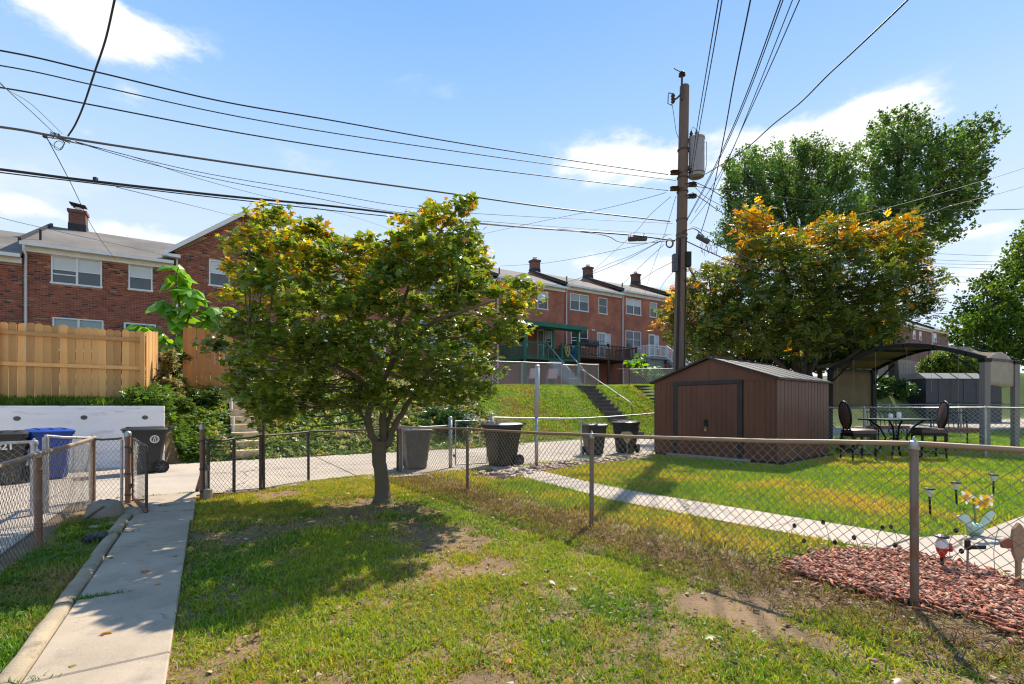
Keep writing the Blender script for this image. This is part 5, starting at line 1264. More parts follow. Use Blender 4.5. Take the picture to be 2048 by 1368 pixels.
# transformer
tx = P(1393, 355, YP - .05)
t = thing('transformer', 'grey cylindrical transformer with rust at its foot hanging on the pole', 'transformer', (tx.x, tx.y, tx.z))
hh = 78 * YP / 970
smooth_by_angle(MB().lathe((0, 0, 0), [(.20, 0), (.235, .02), (.24, .06), (.24, hh - .06), (.255, hh - .05), (.255, hh), (.12, hh + .04), (.01, hh + .05)], 24).build('tank', M['tank'], t), 40)
MB().lathe((0, 0, 0), [(.241, .10), (.248, .105), (.248, .13), (.241, .135)], 24).build('band', M['dark_steel'], t)
for k, (x, y) in enumerate(((-.02, -.05), (-.17, 0))):
    MB().lathe((x, y, hh + .02), [(.03, 0), (.065, .04), (.035, .08), (.06, .12), (.035, .17), (.02, .22)], 10).build('bushing', M['porcelain'] if k else M['tank'], t)
MB().tube([(-.17, 0, hh + .24), (-.12, -.02, hh + .36), (-.02, -.05, hh + .24)], .009, 5).build('lead_wire', M['cable_grey'], t)
MB().tube([(.24, -.03, hh - .15), (.31, -.03, hh - .12), (.30, -.03, .35), (.24, -.03, .1)], .010, 5).build('ground_lead', M['cable_grey'], t)
MB().beam((-.36, 0, hh * .7), (-.2, 0, hh * .7), .08, .1).beam((-.36, 0, hh * .25), (-.2, 0, hh * .25), .08, .1).build('mount', M['dark_steel'], t)

# ================================================================== OVERHEAD WIRES
def spline(P_, n=10):
    out = []; m = len(P_)
    for i in range(m - 1):
        p0 = P_[max(i - 1, 0)]; p1 = P_[i]; p2 = P_[i + 1]; p3 = P_[min(i + 2, m - 1)]
        for k in range(n):
            u = k / n; out.append(.5 * ((2 * p1) + (p2 - p0) * u + (2 * p0 - 5 * p1 + 4 * p2 - p3) * u * u + (3 * p1 - p0 - 3 * p2 + p3) * u ** 3))
    out.append(P_[-1]); return out
def YB(px, b=10.3): return onb(px, b)[1]
def wire(name, label, pts, Ys, r, m=None, group='overhead wires', cat='overhead wire', n=8):
    """pts: pixels of the photograph; Ys: depth of the first and last point, or a function of px"""
    q = []
    N_ = len(pts)
    cum = [0]
    for i in range(1, N_): cum.append(cum[-1] + math.hypot(pts[i][0] - pts[i - 1][0], pts[i][1] - pts[i - 1][1]))
    for i, (px, py) in enumerate(pts):
        if callable(Ys): Y = Ys(px)
        else: f_ = cum[i] / cum[-1]; Y = 1 / ((1 - f_) / Ys[0] + f_ / Ys[1])
        q.append(P(px, py, Y))
    o = MB().tube(spline(q, n), r, 5).build(name, m or M['cable']); o.data.polygons.foreach_set('use_smooth', [True] * len(o.data.polygons))
    return tag(o, label, cat, group)
wire('power_line', 'topmost of the three parallel black lines running left from the pole', [(-400, 40), (0, 101), (189, 143), (440, 202), (659, 240), (900, 283), (1130, 319), (1336, 349)], YB, .013)
wire('power_line', 'middle of the three parallel black lines running left from the pole', [(-400, 75), (0, 131), (182, 169), (440, 226), (659, 265), (900, 301), (1130, 333), (1352, 361)], YB, .010)
wire('power_line', 'lowest of the three parallel black lines running left from the pole', [(-400, 118), (0, 175), (169, 207), (440, 259), (659, 295), (900, 329), (1130, 357), (1336, 381)], YB, .012)
wire('cable_bundle', 'grey cable bundle passing through the tangled junction at upper left', [(-400, 205), (0, 254), (132, 276), (440, 323), (659, 354), (900, 387), (1100, 415), (1340, 443)], lambda px: YB(px, 10.1), .019, M['cable_grey'])
wire('cable_bundle', 'thick black telephone cable drooping below the other lines', [(-400, 290), (0, 339), (189, 363), (440, 391), (659, 412), (822, 431), (960, 447), (1120, 460), (1260, 470), (1350, 482)], lambda px: YB(px, 10.2), .022)
wire('telephone_cable', 'second strand hugging the thick black telephone cable', [(-400, 296), (0, 345), (189, 367), (440, 396), (822, 437), (1180, 466), (1240, 484), (1290, 486), (1350, 480)], lambda px: YB(px, 10.15), .010)
for (pts, lab) in (([(150, 283), (300, 322), (440, 352), (659, 388), (822, 415), (1000, 430), (1345, 447)], 'thin wire leaving the tangled junction, uppermost of three'),
                   ([(150, 284), (290, 325), (440, 360), (600, 390), (782, 423), (1000, 445), (1345, 470)], 'thin wire leaving the tangled junction, middle of three'),
                   ([(140, 284), (260, 312), (400, 358), (560, 400), (700, 432), (782, 459), (905, 505)], 'thin wire leaving the tangled junction, dropping behind the maple')):
    wire('service_wire', lab, pts, (7.9, 15.4) if pts[-1][0] > 1000 else (7.9, 26), .006)
wire('service_drop', 'thick drop wire curving down from the top edge to the tangled junction', [(262, -160), (243, -60), (229, 0), (211, 79), (189, 145), (167, 211), (150, 250), (136, 272)], (4.6, 7.9), .012)
wire('service_drop', 'thin wire entering at the left edge above the tangled junction', [(-90, 60), (0, 165), (70, 230), (112, 270)], (5.2, 7.8), .005)
wire('service_drop', 'thinner twin of the wire entering at the left edge', [(-90, 70), (0, 168), (62, 208), (125, 268)], (5.2, 7.8), .0035)
wire('service_drop', 'thin wire running from the tangled junction down to the brick house eave', [(92, 272), (141, 365), (189, 461), (232, 521)], (7.7, 21.2), .007)
wire('service_wire', 'thin wire crossing the roof of the left brick house', [(-120, 395), (0, 435), (132, 466), (250, 492), (345, 514)], (13, 22.4), .009)
wire('service_wire', 'faint wire dropping to the peak of the gabled house', [(233, 374), (330, 398), (420, 420), (482, 436)], (7.9, 24), .007)
# tangled junction
c = P(120, 276, 7.75)
t = thing('cable_junction', 'tangle of spliced and looped wires on the grey cable bundle', 'junction', c)
jm = MB()
for k in range(7):
    x0, x1 = random.uniform(-.22, -.05), random.uniform(.05, .25); jm.tube([(x0, .02 * k - .06, random.uniform(-.03, .05) + .02), ((x0 + x1) / 2, -.02, random.uniform(-.06, .07)), (x1, .02, -.04 + random.uniform(-.04, .03))], .008, 5)
jm.build('splice', M['cable_grey'], t)
MB().tube([Vector((-.02 + .075 * math.cos(k * .5), .0, -.12 + .075 * math.sin(k * .5))) for k in range(14)], .005, 5).tube([(-.22, 0, .0), (-.12, 0, -.12), (.0, 0, -.18), (.07, 0, -.1), (.1, 0, .0)], .005, 5).build('loop', M['cable'], t)
MB().box((-.24, 0, .03), (.045, .04, .05)).build('clamp', M['rubber'], t)
o = MB().box(P(191, 358, 8.05), (.05, .05, .05)).build('cable_clamp', M['rubber']); tag(o, 'small square clamp on top of the thick black telephone cable', 'clamp')
# wires from the pole over the camera and to the upper right
wire('service_drop', 'left wire of the close pair rising from the transformer', [(1381, 348), (1393, 262), (1420, 100), (1437, 0), (1452, -90)], (15.3, 5.6), .009)
wire('service_drop', 'right wire of the close pair rising from the transformer', [(1384, 350), (1398, 262), (1427, 100), (1444, 0), (1460, -90)], (15.3, 5.6), .009)
wire('service_drop', 'black wire rising steeply from the right-hand splice case to the top edge', [(1402, 465), (1422, 398), (1447, 278), (1469, 157), (1501, 0), (1522, -110)], (15.3, 5.6), .011)
wire('service_drop', 'left wire of the fan of four running to the top edge', [(1373, 440), (1411, 369), (1455, 278), (1499, 172), (1561, 0), (1600, -110)], (15.3, 5.6), .009)
wire('service_drop', 'second wire of the fan of four running to the top edge', [(1374, 441), (1413, 370), (1457, 280), (1502, 174), (1566, 0), (1606, -110)], (15.3, 5.6), .008)
wire('service_drop', 'third wire of the fan of four running to the top edge', [(1380, 448), (1420, 395), (1462, 307), (1510, 190), (1585, 0), (1628, -110)], (15.3, 5.6), .007)
wire('service_drop', 'right wire of the fan of four running to the top edge', [(1390, 425), (1444, 340), (1488, 248), (1546, 121), (1599, 0), (1648, -110)], (15.3, 5.6), .008)
wire('service_drop', 'wavy heavy wire swinging up to the right above the green trees', [(1385, 356), (1407, 350), (1484, 303), (1546, 249), (1601, 205), (1656, 150), (1711, 99), (1815, 0), (1900, -90)], (15.3, 5.2), .012)
wire('power_line', 'long level wire crossing in front of the tall green tree', [(1385, 372), (1546, 393), (1765, 415), (1911, 420), (2048, 418), (2300, 405)], (15.4, 18), .010)
wire('power_line', 'upper of two wires slanting off the right edge past the tall tree', [(1560, 466), (1769, 417), (1955, 365), (2048, 336), (2300, 250)], (40, 17), .012)
wire('power_line', 'lower of two wires slanting off the right edge past the tall tree', [(1600, 480), (1820, 435), (1904, 411), (2048, 373), (2300, 290)], (40, 17), .012)
wire('power_line', 'upper black line running from the pole down behind the orange tree', [(1385, 362), (1420, 378), (1465, 405), (1560, 455), (1700, 520)], (15.3, 27), .012)
wire('power_line', 'middle black line running from the pole down behind the orange tree', [(1385, 368), (1410, 393), (1455, 418), (1560, 475), (1700, 540)], (15.3, 27), .008)
wire('power_line', 'lower black line running from the pole down behind the orange tree', [(1385, 385), (1410, 402), (1455, 432), (1560, 490), (1700, 560)], (15.3, 27), .012)
wire('telephone_cable', 'heavy cable dropping right from the pole below the splice case', [(1368, 480), (1410, 500), (1460, 522), (1560, 565), (1700, 620)], (15.4, 27), .018)
wire('telephone_cable', 'looping cable through the right-hand splice case', [(1368, 462), (1390, 458), (1415, 478), (1440, 492), (1480, 510), (1560, 545)], (15.3, 20), .016)
wire('telephone_cable', 'thin strand above the right-hand splice case', [(1368, 466), (1385, 454), (1400, 458), (1430, 468), (1500, 474), (1600, 482)], (15.3, 22), .008)
i = 0
for (pts, y1, lab) in (([(1332, 385), (1290, 397), (1200, 419), (1085, 442), (965, 468)], 30, 'uppermost drop wire from the pole towards the houses behind the maple'),
                       ([(1342, 393), (1300, 430), (1265, 470), (1200, 529), (1166, 566)], 36, 'drop wire from the pole to the row house with the barbecue'),
                       ([(1352, 392), (1325, 480), (1297, 560), (1287, 602)], 38.5, 'steep drop wire from the pole to the row house with the white stairs'),
                       ([(1322, 481), (1260, 512), (1200, 536), (1128, 574)], 35.5, 'slanting drop wire from the black cable to the green porch house'),
                       ([(1318, 484), (1230, 530), (1130, 565), (1030, 590), (990, 600)], 34, 'longest slanting drop wire ending behind the maple'),
                       ([(1328, 489), (1268, 545), (1240, 575), (1222, 592)], 37, 'short drop wire to the right side of the barbecue house'),
                       ([(1345, 524), (1300, 548), (1262, 576), (1246, 592)], 37.5, 'drop wire from the terminal box to the white stairs house'),
                       ([(1334, 470), (1280, 490), (1100, 525), (1000, 532)], 30, 'faint nearly level wire behind the maple top'),
                       ([(1345, 545), (1325, 570), (1312, 596)], 39.5, 'short steep drop wire beside the pole foot')):
    wire('service_drop', lab, pts, (15.3, y1), .008, M['cable_grey'] if i % 2 else M['cable']); i += 1
for (pts, Ys, lab) in (([(1780, 503), (1850, 506), (1960, 511), (2100, 514)], (30, 30), 'topmost of the thin wires between the orange tree and the right edge'),
                       ([(1780, 511), (1860, 519), (1960, 523), (2100, 527)], (31, 31), 'second of the thin wires between the orange tree and the right edge'),
                       ([(1780, 522), (1865, 527), (1960, 529), (2100, 529)], (32, 32), 'third of the thin wires between the orange tree and the right edge'),
                       ([(1780, 522), (1880, 533), (1960, 537), (2100, 542)], (33, 33), 'fourth of the thin wires between the orange tree and the right edge'),
                       ([(1780, 550), (1880, 552), (1970, 555), (2100, 553)], (34, 34), 'fifth of the thin wires between the orange tree and the right edge'),
                       ([(1780, 545), (1880, 559), (1990, 572), (2100, 586)], (35, 35), 'lowest of the thin wires between the orange tree and the right edge'),
                       ([(1800, 606), (1870, 619), (1930, 630), (2000, 640)], (50, 50), 'upper thin wire above the end house roof'),
                       ([(1790, 612), (1855, 627), (1935, 642), (2000, 652)], (50, 50), 'middle thin wire above the end house roof'),
                       ([(1740, 620), (1820, 638), (1900, 662), (1960, 678)], (45, 45), 'thin wire crossing the end house roof')):
    wire('distant_wire', lab, pts, Ys, .010, M['cable_grey'], 'distant wires on the right')
for (px, py, dx, lab, rot_) in ((1275, 477, .28, 'grey cylindrical cable splice case hanging left of the pole', .03), (1406, 478, .22, 'tilted grey splice case tangled in wires right of the pole', -.5)):
    c = P(px, py, 14.6 if px < 1300 else 15.3); t = thing('splice_case', lab, 'splice case', c)
    d = Vector((math.cos(rot_), 0, math.sin(rot_)))
    smooth_by_angle(MB().tube([d * -dx, d * (-dx + .02), d * -.03, d * .0, d * .03, d * (dx - .02), d * dx], [.06, .085, .085, .07, .085, .085, .06], 12).build('case', M['plastic_grey'], t), 40)
    for s_ in (-1, 1): MB().beam(d * dx * s_ * .7 + Vector((0, 0, .08)), d * dx * s_ * .7 + Vector((0, 0, .16)), .02, .02).build('hanger', M['dark_steel'], t)
    if px > 1300:
        lw = MB()
        for k in range(16):
            x0, z0 = random.uniform(-.1, .5), random.uniform(-.1, .15) - .2; lw.tube([(x0, .02, z0 + .1), (x0 + random.uniform(-.1, .1), .0, z0 - random.uniform(.1, .25)), (x0 + random.uniform(-.1, .15), .0, z0 - random.uniform(.0, .3))], .006, 4)
        tag(lw.build('loose_wires', M['cable'], t), kind='stuff')
# ================================================================== VEGETATION
def norm_rows(a): return a / np.linalg.norm(a, axis=1)[:, None]
MAPLE_V = [(0, .28, .03), (0, 0, 0), (.20, -.04, -.03), (.47, .08, -.10), (.30, .27, -.04), (.56, .56, -.14), (.20, .54, -.03), (0, 1.0, -.12), (-.20, .54, -.03), (-.56, .56, -.14), (-.30, .27, -.04), (-.47, .08, -.10), (-.20, -.04, -.03)]
MAPLE_F = [(0, i, i + 1) for i in range(1, 12)] + [(0, 12, 1)]
KITE_V = [(0, 0, 0), (.24, .42, .06), (0, 1, -.08), (-.24, .42, .06), (0, .45, -.02)]
KITE_F = [(0, 1, 4), (1, 2, 4), (2, 3, 4), (3, 0, 4)]
def sprig(nl, spread=.9, wid=.2):
    V, F = [], []
    for k in range(nl):
        f = (k + 1) / nl; side = (1 if k % 2 else -1) * (0 if k == nl - 1 else 1); a = side * 1.0
        bx, by = 0.0, f * .75; L = .42 * (1.1 - .3 * abs(f - .5)); dx, dy = math.sin(a), math.cos(a); nx, ny = dy, -dx; b = len(V); w = wid * L * 1.3
        V += [(bx, by, 0), (bx + dx * L * .5 + nx * w, by + dy * L * .5 + ny * w, .03), (bx + dx * L, by + dy * L, -.07), (bx + dx * L * .5 - nx * w, by + dy * L * .5 - ny * w, .03)]
        F += [(b, b + 1, b + 2), (b, b + 2, b + 3)]
    return V, F
def clump(n, seed, flat=.6):
    r = np.random.default_rng(seed); V, F = [], []
    for k in range(n):
        p = r.normal(size=3) * .42; p[2] *= flat; d = norm_rows(r.normal(size=(1, 3)))[0]; e = norm_rows(np.cross(d, r.normal(size=3))[None])[0]; b = len(V); L = .38 + .2 * r.random(); w = L * .42
        V += [tuple(p), tuple(p + d * L * .5 + e * w), tuple(p + d * L), tuple(p + d * L * .5 - e * w)]; F += [(b, b + 1, b + 2), (b, b + 2, b + 3)]
    return V, F
def clusters_from_poly(poly, Y0, thick, n, seed, margin=6, edge=60.0, r=(.3, .45), lift=0.0):
    rg = np.random.default_rng(seed); xs = [p[0] for p in poly]; ys = [p[1] for p in poly]; out = []
    x = rg.uniform(min(xs), max(xs), n * 10); y = rg.uniform(min(ys), max(ys), n * 10)
    k = poly_mask(x, y, poly); x, y = x[k], y[k]; d = poly_dist(x, y, poly); k = d > margin; x, y, d = x[k], y[k], d[k]
    sel = [0]; md = np.hypot(x - x[0], y - y[0]); q = 1
    while len(sel) < n and q + 4 < len(x):
        c_ = np.arange(q, q + 4); q += 4; j = c_[np.argmax(md[c_])]; sel.append(j); md = np.minimum(md, np.hypot(x - x[j], y - y[j]))
    x, y, d = x[sel], y[sel], d[sel]
    T = thick * np.sqrt(np.clip(1 - np.exp(-d / edge), 0, 1)); s = rg.uniform(-1, 1, len(x)); s = np.sign(s) * np.abs(s) ** .6
    Y = Y0 + s * T
    X = (x - 1024) / 970 * Y0; Z = CAM_H + (812 - y) / 970 * Y0 + lift
    X = X * (1 + (Y - Y0) / Y0 * .65); Z = CAM_H + (Z - CAM_H) * (1 + (Y - Y0) / Y0 * .65)
    return np.stack([X, Y, Z, rg.uniform(r[0], r[1], len(x))], 1)
def leaves_in(cl, per, size, seed, flat=.55, tilt=.75, shell=.5, shoot=0, shoot_c=None):
    rg = np.random.default_rng(seed); n = len(cl) * per; c = np.repeat(cl, per, 0)
    d = norm_rows(rg.normal(size=(n, 3))); rad = rg.random(n) ** shell
    if shoot:
        ax = np.array(shoot_c)[None]; o_ = cl[:, :3] - ax; o_ = norm_rows(o_ * np.array([1, 1, .7])) + np.array([0, 0, .55]) + rg.normal(0, .25, (len(cl), 3)); o_ = np.repeat(norm_rows(o_), per, 0)
        t_ = rg.uniform(-1, 1.2, n)[:, None]; p = c[:, :3] + o_ * t_ * c[:, 3:4] * shoot + d * (rad * c[:, 3])[:, None] * .42 * (1.25 - .5 * np.clip(t_, 0, 1.2))
        return p, rot_yaw_tilt(n, np.abs(rg.normal(0, tilt, n)), rg), rg.uniform(size[0], size[1], n), rad, np.repeat(np.arange(len(cl)), per)
    p = c[:, :3] + d * (rad * c[:, 3])[:, None] * np.array([1, 1, flat])
    R_ = rot_yaw_tilt(n, np.abs(rg.normal(0, tilt, n)), rg)
    return p, R_, rg.uniform(size[0], size[1], n), rad, np.repeat(np.arange(len(cl)), per)
def crown_colour(p, rad, cid, seed, base, tip, tipfun, dark=None, var=.25):
    rg = np.random.default_rng(seed); n = len(p); ncl = cid.max() + 1
    cv = rg.uniform(1 - var, 1 + var, ncl)[cid][:, None]; cm = rg.random(ncl)[cid]
    b = np.array(base)[None] * (1 - cm[:, None] * .5) + np.array(dark or base)[None] * (cm[:, None] * .5)
    w = tipfun(p, rad, cid, rg); k = (rg.random(n) < w)[:, None]
    tips = np.array(tip); tcol = tips[rg.integers(0, len(tips), n)]
    col = np.where(k, tcol, b) * cv * rg.uniform(.75, 1.25, n)[:, None]
    return np.clip(col, .004, .9)
def grow(t, limbs, clusters, m, twig=.012, name='branch', maxn=400, seed=1):
    """limbs: list of (points, radii); twigs run from the limbs to the leaf clusters"""
    rg = np.random.default_rng(seed); pts = []
    for i, (P_, r_) in enumerate(limbs):
        S = spline([Vector(p) for p in P_], 5); rr = np.interp(np.linspace(0, 1, len(S)), np.linspace(0, 1, len(r_)), r_).tolist()
        S = [p + Vector((rg.normal() * .01, rg.normal() * .01, 0)) * ((.25 if i == 0 else 1) if j else 0) for j, p in enumerate(S)]
        o = MB().tube(S, rr, 10).build('trunk' if i == 0 else name, m, t); smooth_by_angle(o, 60)
        for j in range(len(S)): pts.append((S[j], rr[j], i))
    arr = np.array([list(p[0]) for p in pts]); ok = np.array([p[2] > 0 for p in pts]) if len(limbs) > 1 else np.ones(len(pts), bool)
    arr2 = arr[ok]; mb = MB()
    for c in clusters[:maxn]:
        q = np.array(c[:3]); d = np.linalg.norm((arr2 - q) * np.array([1, 1, 1.0]), axis=1) + np.where(arr2[:, 2] > q[2], 1.0, 0); s = Vector(arr2[int(np.argmin(d))]); e = Vector(q)
        mid = s.lerp(e, .5) + Vector((rg.normal() * .05, rg.normal() * .05, -.08 * (e - s).length))
        mb.tube(spline([s, mid, e], 3), [twig * 1.3] * 3 + [twig] * 2 + [twig * .5] * 2, 4)
    tag(mb.build('twigs', m, t), kind='stuff')

# ---- the maple in the yard
T1 = [(412, 722), (470, 640), (470, 560), (468, 500), (490, 468), (512, 424), (560, 418), (612, 440), (640, 450), (668, 448), (682, 478), (700, 492), (720, 458), (742, 474), (760, 492), (780, 470), (792, 432), (838, 402), (880, 412), (935, 402), (950, 410), (968, 478), (985, 520), (1010, 558), (1070, 560), (1080, 582), (1050, 606), (1056, 660), (1040, 700), (1000, 692), (985, 720), (1000, 755), (985, 775), (950, 800), (905, 822), (850, 800), (800, 806), (760, 822), (710, 830), (650, 812), (590, 838), (545, 852), (500, 838), (430, 800), (450, 770)]
cl = clusters_from_poly(T1, 7.0, 1.8, 400, 11, margin=9, edge=80, r=(.15, .31))
TY = 7.0
def q1(*a): return [P(px, py, TY + dy) for px, py, dy in a]
base = G(765, 1006)
limbs = [(q1((765, 1012, 0), (765, 1000, 0), (765, 985, 0), (762, 945, 0), (758, 915, 0), (760, 880, .0)), [.175, .135, .110, .094, .098, .11]),
         (q1((752, 895, 0), (738, 855, .0), (716, 815, .1), (690, 790, .3), (640, 765, .6), (560, 740, .9)), [.038, .03, .026, .022, .018, .01]),
         (q1((757, 898, -.02), (742, 862, -.05), (738, 815, -.1), (765, 765, -.2), (785, 720, -.3), (800, 640, -.4), (828, 540, -.5), (880, 460, -.5)), [.052, .05, .044, .038, .034, .026, .018, .008]),
         (q1((766, 892, 0), (766, 840, .1), (764, 780, .2), (742, 700, .3), (700, 640, .5), (650, 560, .7), (600, 490, .8)), [.06, .05, .042, .034, .026, .018, .008]),
         (q1((774, 893, 0), (792, 845, .1), (822, 795, .2), (858, 740, .3), (890, 680, .4), (930, 590, .5), (930, 480, .6)), [.052, .042, .036, .032, .025, .018, .008]),
         (q1((770, 880, .02), (780, 830, .2), (806, 790, .4), (880, 762, .8), (960, 715, 1.1), (1030, 610, 1.1)), [.04, .034, .028, .022, .015, .008]),
         (q1((760, 800, -.1), (700, 745, -.6), (600, 700, -1.0), (500, 680, -1.2)), [.04, .03, .02, .01]),
         (q1((790, 720, -.3), (860, 650, -1.0), (930, 620, -1.4), (990, 600, -1.5)), [.035, .025, .018, .01]),
         (q1((745, 720, .3), (640, 690, 1.0), (540, 600, 1.4), (500, 520, 1.2)), [.035, .025, .018, .01])]
t = thing('maple_tree', 'low spreading maple with yellow orange leaf tips in the middle of the yard', 'tree', base)
limbs = [([p - base for p in P_], r_) for P_, r_ in limbs]
cll = cl.copy(); cll[:, :3] -= np.array(base)
grow(t, limbs, cll, M['bark'], .008, seed=3, maxn=170)
# burl and dark root flare
p, Rm, s, rad, cid = leaves_in(cll, 74, (.055, .108), 5, flat=.5, tilt=.65)
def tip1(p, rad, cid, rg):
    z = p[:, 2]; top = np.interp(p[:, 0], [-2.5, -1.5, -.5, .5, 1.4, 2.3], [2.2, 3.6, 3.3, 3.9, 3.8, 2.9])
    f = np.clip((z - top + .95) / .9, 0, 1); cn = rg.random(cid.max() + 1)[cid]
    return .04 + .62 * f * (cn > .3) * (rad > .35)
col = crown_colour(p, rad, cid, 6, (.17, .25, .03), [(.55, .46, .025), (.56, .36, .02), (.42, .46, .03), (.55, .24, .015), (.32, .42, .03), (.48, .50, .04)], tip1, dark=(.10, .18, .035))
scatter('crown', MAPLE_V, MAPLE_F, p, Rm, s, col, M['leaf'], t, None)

# ---- the orange tipped tree behind the shed
T2 = [(1322, 612), (1345, 596), (1368, 570), (1392, 540), (1410, 520), (1450, 512), (1480, 500), (1476, 450), (1490, 412), (1530, 404), (1545, 440), (1562, 468), (1600, 470), (1640, 440), (1690, 425), (1720, 430), (1712, 462), (1742, 452), (1800, 425), (1838, 420), (1830, 470), (1850, 520), (1868, 560), (1862, 600), (1868, 612), (1840, 640), (1800, 656), (1770, 690), (1700, 690), (1660, 706), (1600, 720), (1500, 712), (1400, 724), (1362, 720), (1350, 690), (1325, 660)]
Y2 = 21.0
cl = clusters_from_poly(T2, Y2, 3.2, 330, 21, margin=8, edge=70, r=(.45, .8))
g2 = P(1600, 812, Y2); g2.z = 0
t = thing('orange_tipped_tree', 'broad tree with orange leaf tips standing behind the brown shed', 'tree', g2)
L_ = lambda *a: [P(px, py, Y2 + dy) - g2 for px, py, dy in a]
limbs = [(L_((1600, 885, 0), (1598, 760, 0), (1590, 700, 0), (1585, 640, .2), (1575, 560, .3), (1540, 470, .4)), [.22, .18, .16, .12, .08, .03]),
         (L_((1602, 790, 0), (1625, 730, .3), (1655, 700, .4), (1700, 640, .5), (1740, 560, .5), (1790, 470, .4)), [.13, .12, .11, .09, .06, .02]),
         (L_((1600, 800, 0), (1610, 720, -.3), (1625, 640, -.6), (1660, 560, -.6), (1700, 470, -.4)), [.12, .10, .08, .06, .02]),
         (L_((1598, 800, 0), (1570, 740, -.2), (1530, 700, -.3), (1480, 640, -.5), (1420, 580, -.5)), [.12, .10, .08, .06, .02]),
         (L_((1630, 735, .3), (1690, 720, .8), (1760, 660, 1.0), (1830, 590, 1.0)), [.08, .06, .04, .02]),
         (L_((1560, 735, -.1), (1500, 730, .6), (1430, 690, .9), (1370, 640, .9)), [.08, .06, .04, .02])]
cll = cl.copy(); cll[:, :3] -= np.array(g2)
grow(t, limbs, cll, M['bark_dark'], .022, seed=4)
V5, F5 = sprig(7)
p, Rm, s, rad, cid = leaves_in(cll, 34, (.24, .40), 7, flat=.6, tilt=.8)
def tip2(p, rad, cid, rg):
    z = p[:, 2]; top = np.interp(p[:, 0], [-6.1, -4.5, -2.8, -1.5, 0, 2, 3.8, 5.2, 6], [5.6, 7.3, 8.2, 10.0, 8.9, 9.5, 9.4, 9.9, 6.6])
    f = np.clip((z - top + 2.3) / 1.8, 0, 1); cn = rg.random(cid.max() + 1)[cid]
    return .04 + .72 * f ** 1.4 * (cn > .28) * (rad > .3)
col = crown_colour(p, rad, cid, 8, (.125, .18, .03), [(.62, .34, .015), (.62, .22, .012), (.64, .44, .02), (.48, .42, .03)], tip2, dark=(.085, .14, .03))
scatter('crown', V5, F5, p, Rm, s, col, M['leaf'], t, None)

# ---- the tall green tree far behind
def far_tree(label, poly, Y0, thick, n, seed, base_c, dark_c, trunk_px, gz_=0.0, per=30, size=(.5, .9), r=(.9, 1.5), name='tall_tree', tip=((.16, .2, .03),), tipw=.12, group=None, limb=.3, kind_leaf=None, edge=50, flat=.7, shoot=0):
    cl = clusters_from_poly(poly, Y0, thick, n, seed, margin=5, edge=edge, r=r)
    g_ = P(trunk_px[0][0], 812, Y0); g_.z = gz_
    t = thing(name, label, 'tree', g_, 0, group); cll = cl.copy(); cll[:, :3] -= np.array(g_)
    lim = [([Vector((0, 0, -.3))] + [P(px, py, Y0) - g_ for px, py in trunk_px[1:]], [limb] + [limb * (1 - .8 * (k + 1) / len(trunk_px)) for k in range(len(trunk_px) - 1)])]
    tips_ = cll[np.random.default_rng(seed).choice(len(cll), min(9, len(cll)), replace=False)]
    mid = lim[0][0][len(lim[0][0]) // 2]
    for q in tips_:
        e = Vector(q[:3]); lim.append(([mid, mid.lerp(e, .5) + Vector((0, 0, -.3)), e], [limb * .45, limb * .25, limb * .08]))
    grow(t, lim, cll, M['bark_dark'], limb * .07, seed=seed)
    V, F = kind_leaf or clump(7, seed)
    p, Rm, s, rad, cid = leaves_in(cll, per, size, seed + 1, flat=flat, tilt=1.0, shoot=shoot, shoot_c=cll[:, :3].mean(0) - np.array([0, 0, 3.0]))
    col = crown_colour(p, rad, cid, seed + 2, base_c, tip, lambda p, rad, cid, rg: tipw * (rad > .5), dark=dark_c, var=.35)
    scatter('crown', V, F, p, Rm, s, col, M['leaf_far'], t, None)
    return t
T3a = [(1720, 500), (1700, 440), (1712, 400), (1725, 360), (1716, 322), (1745, 300), (1752, 232), (1790, 222), (1850, 232), (1862, 268), (1880, 280), (1890, 262), (1915, 268), (1940, 242), (1978, 252), (1990, 285), (1968, 320), (1972, 350), (1958, 380), (1968, 400), (1930, 430), (1915, 470), (1880, 490), (1830, 500), (1780, 520)]
T3b = [(1440, 480), (1460, 430), (1452, 370), (1456, 345), (1490, 300), (1530, 308), (1560, 296), (1600, 292), (1640, 288), (1656, 310), (1700, 304), (1716, 312), (1700, 360), (1702, 395), (1720, 430), (1700, 520), (1560, 530), (1450, 500)]
far_tree('tallest dark green tree rising behind the orange tipped tree on the right', T3a, 42, 3.2, 300, 31, (.14, .25, .06), (.075, .16, .05), [(1790, 812), (1780, 600), (1785, 450), (1795, 350), (1800, 280)], 2.5, per=26, size=(.25, .5), r=(.5, .95), edge=22, limb=.4, shoot=1.2)
far_tree('second tall green tree just right of the utility pole', T3b, 40, 3.2, 300, 35, (.14, .25, .06), (.075, .16, .05), [(1600, 812), (1605, 640), (1610, 500), (1600, 400), (1585, 330)], 2.5, per=26, size=(.25, .48), r=(.5, .95), edge=22, limb=.35, shoot=1.2)
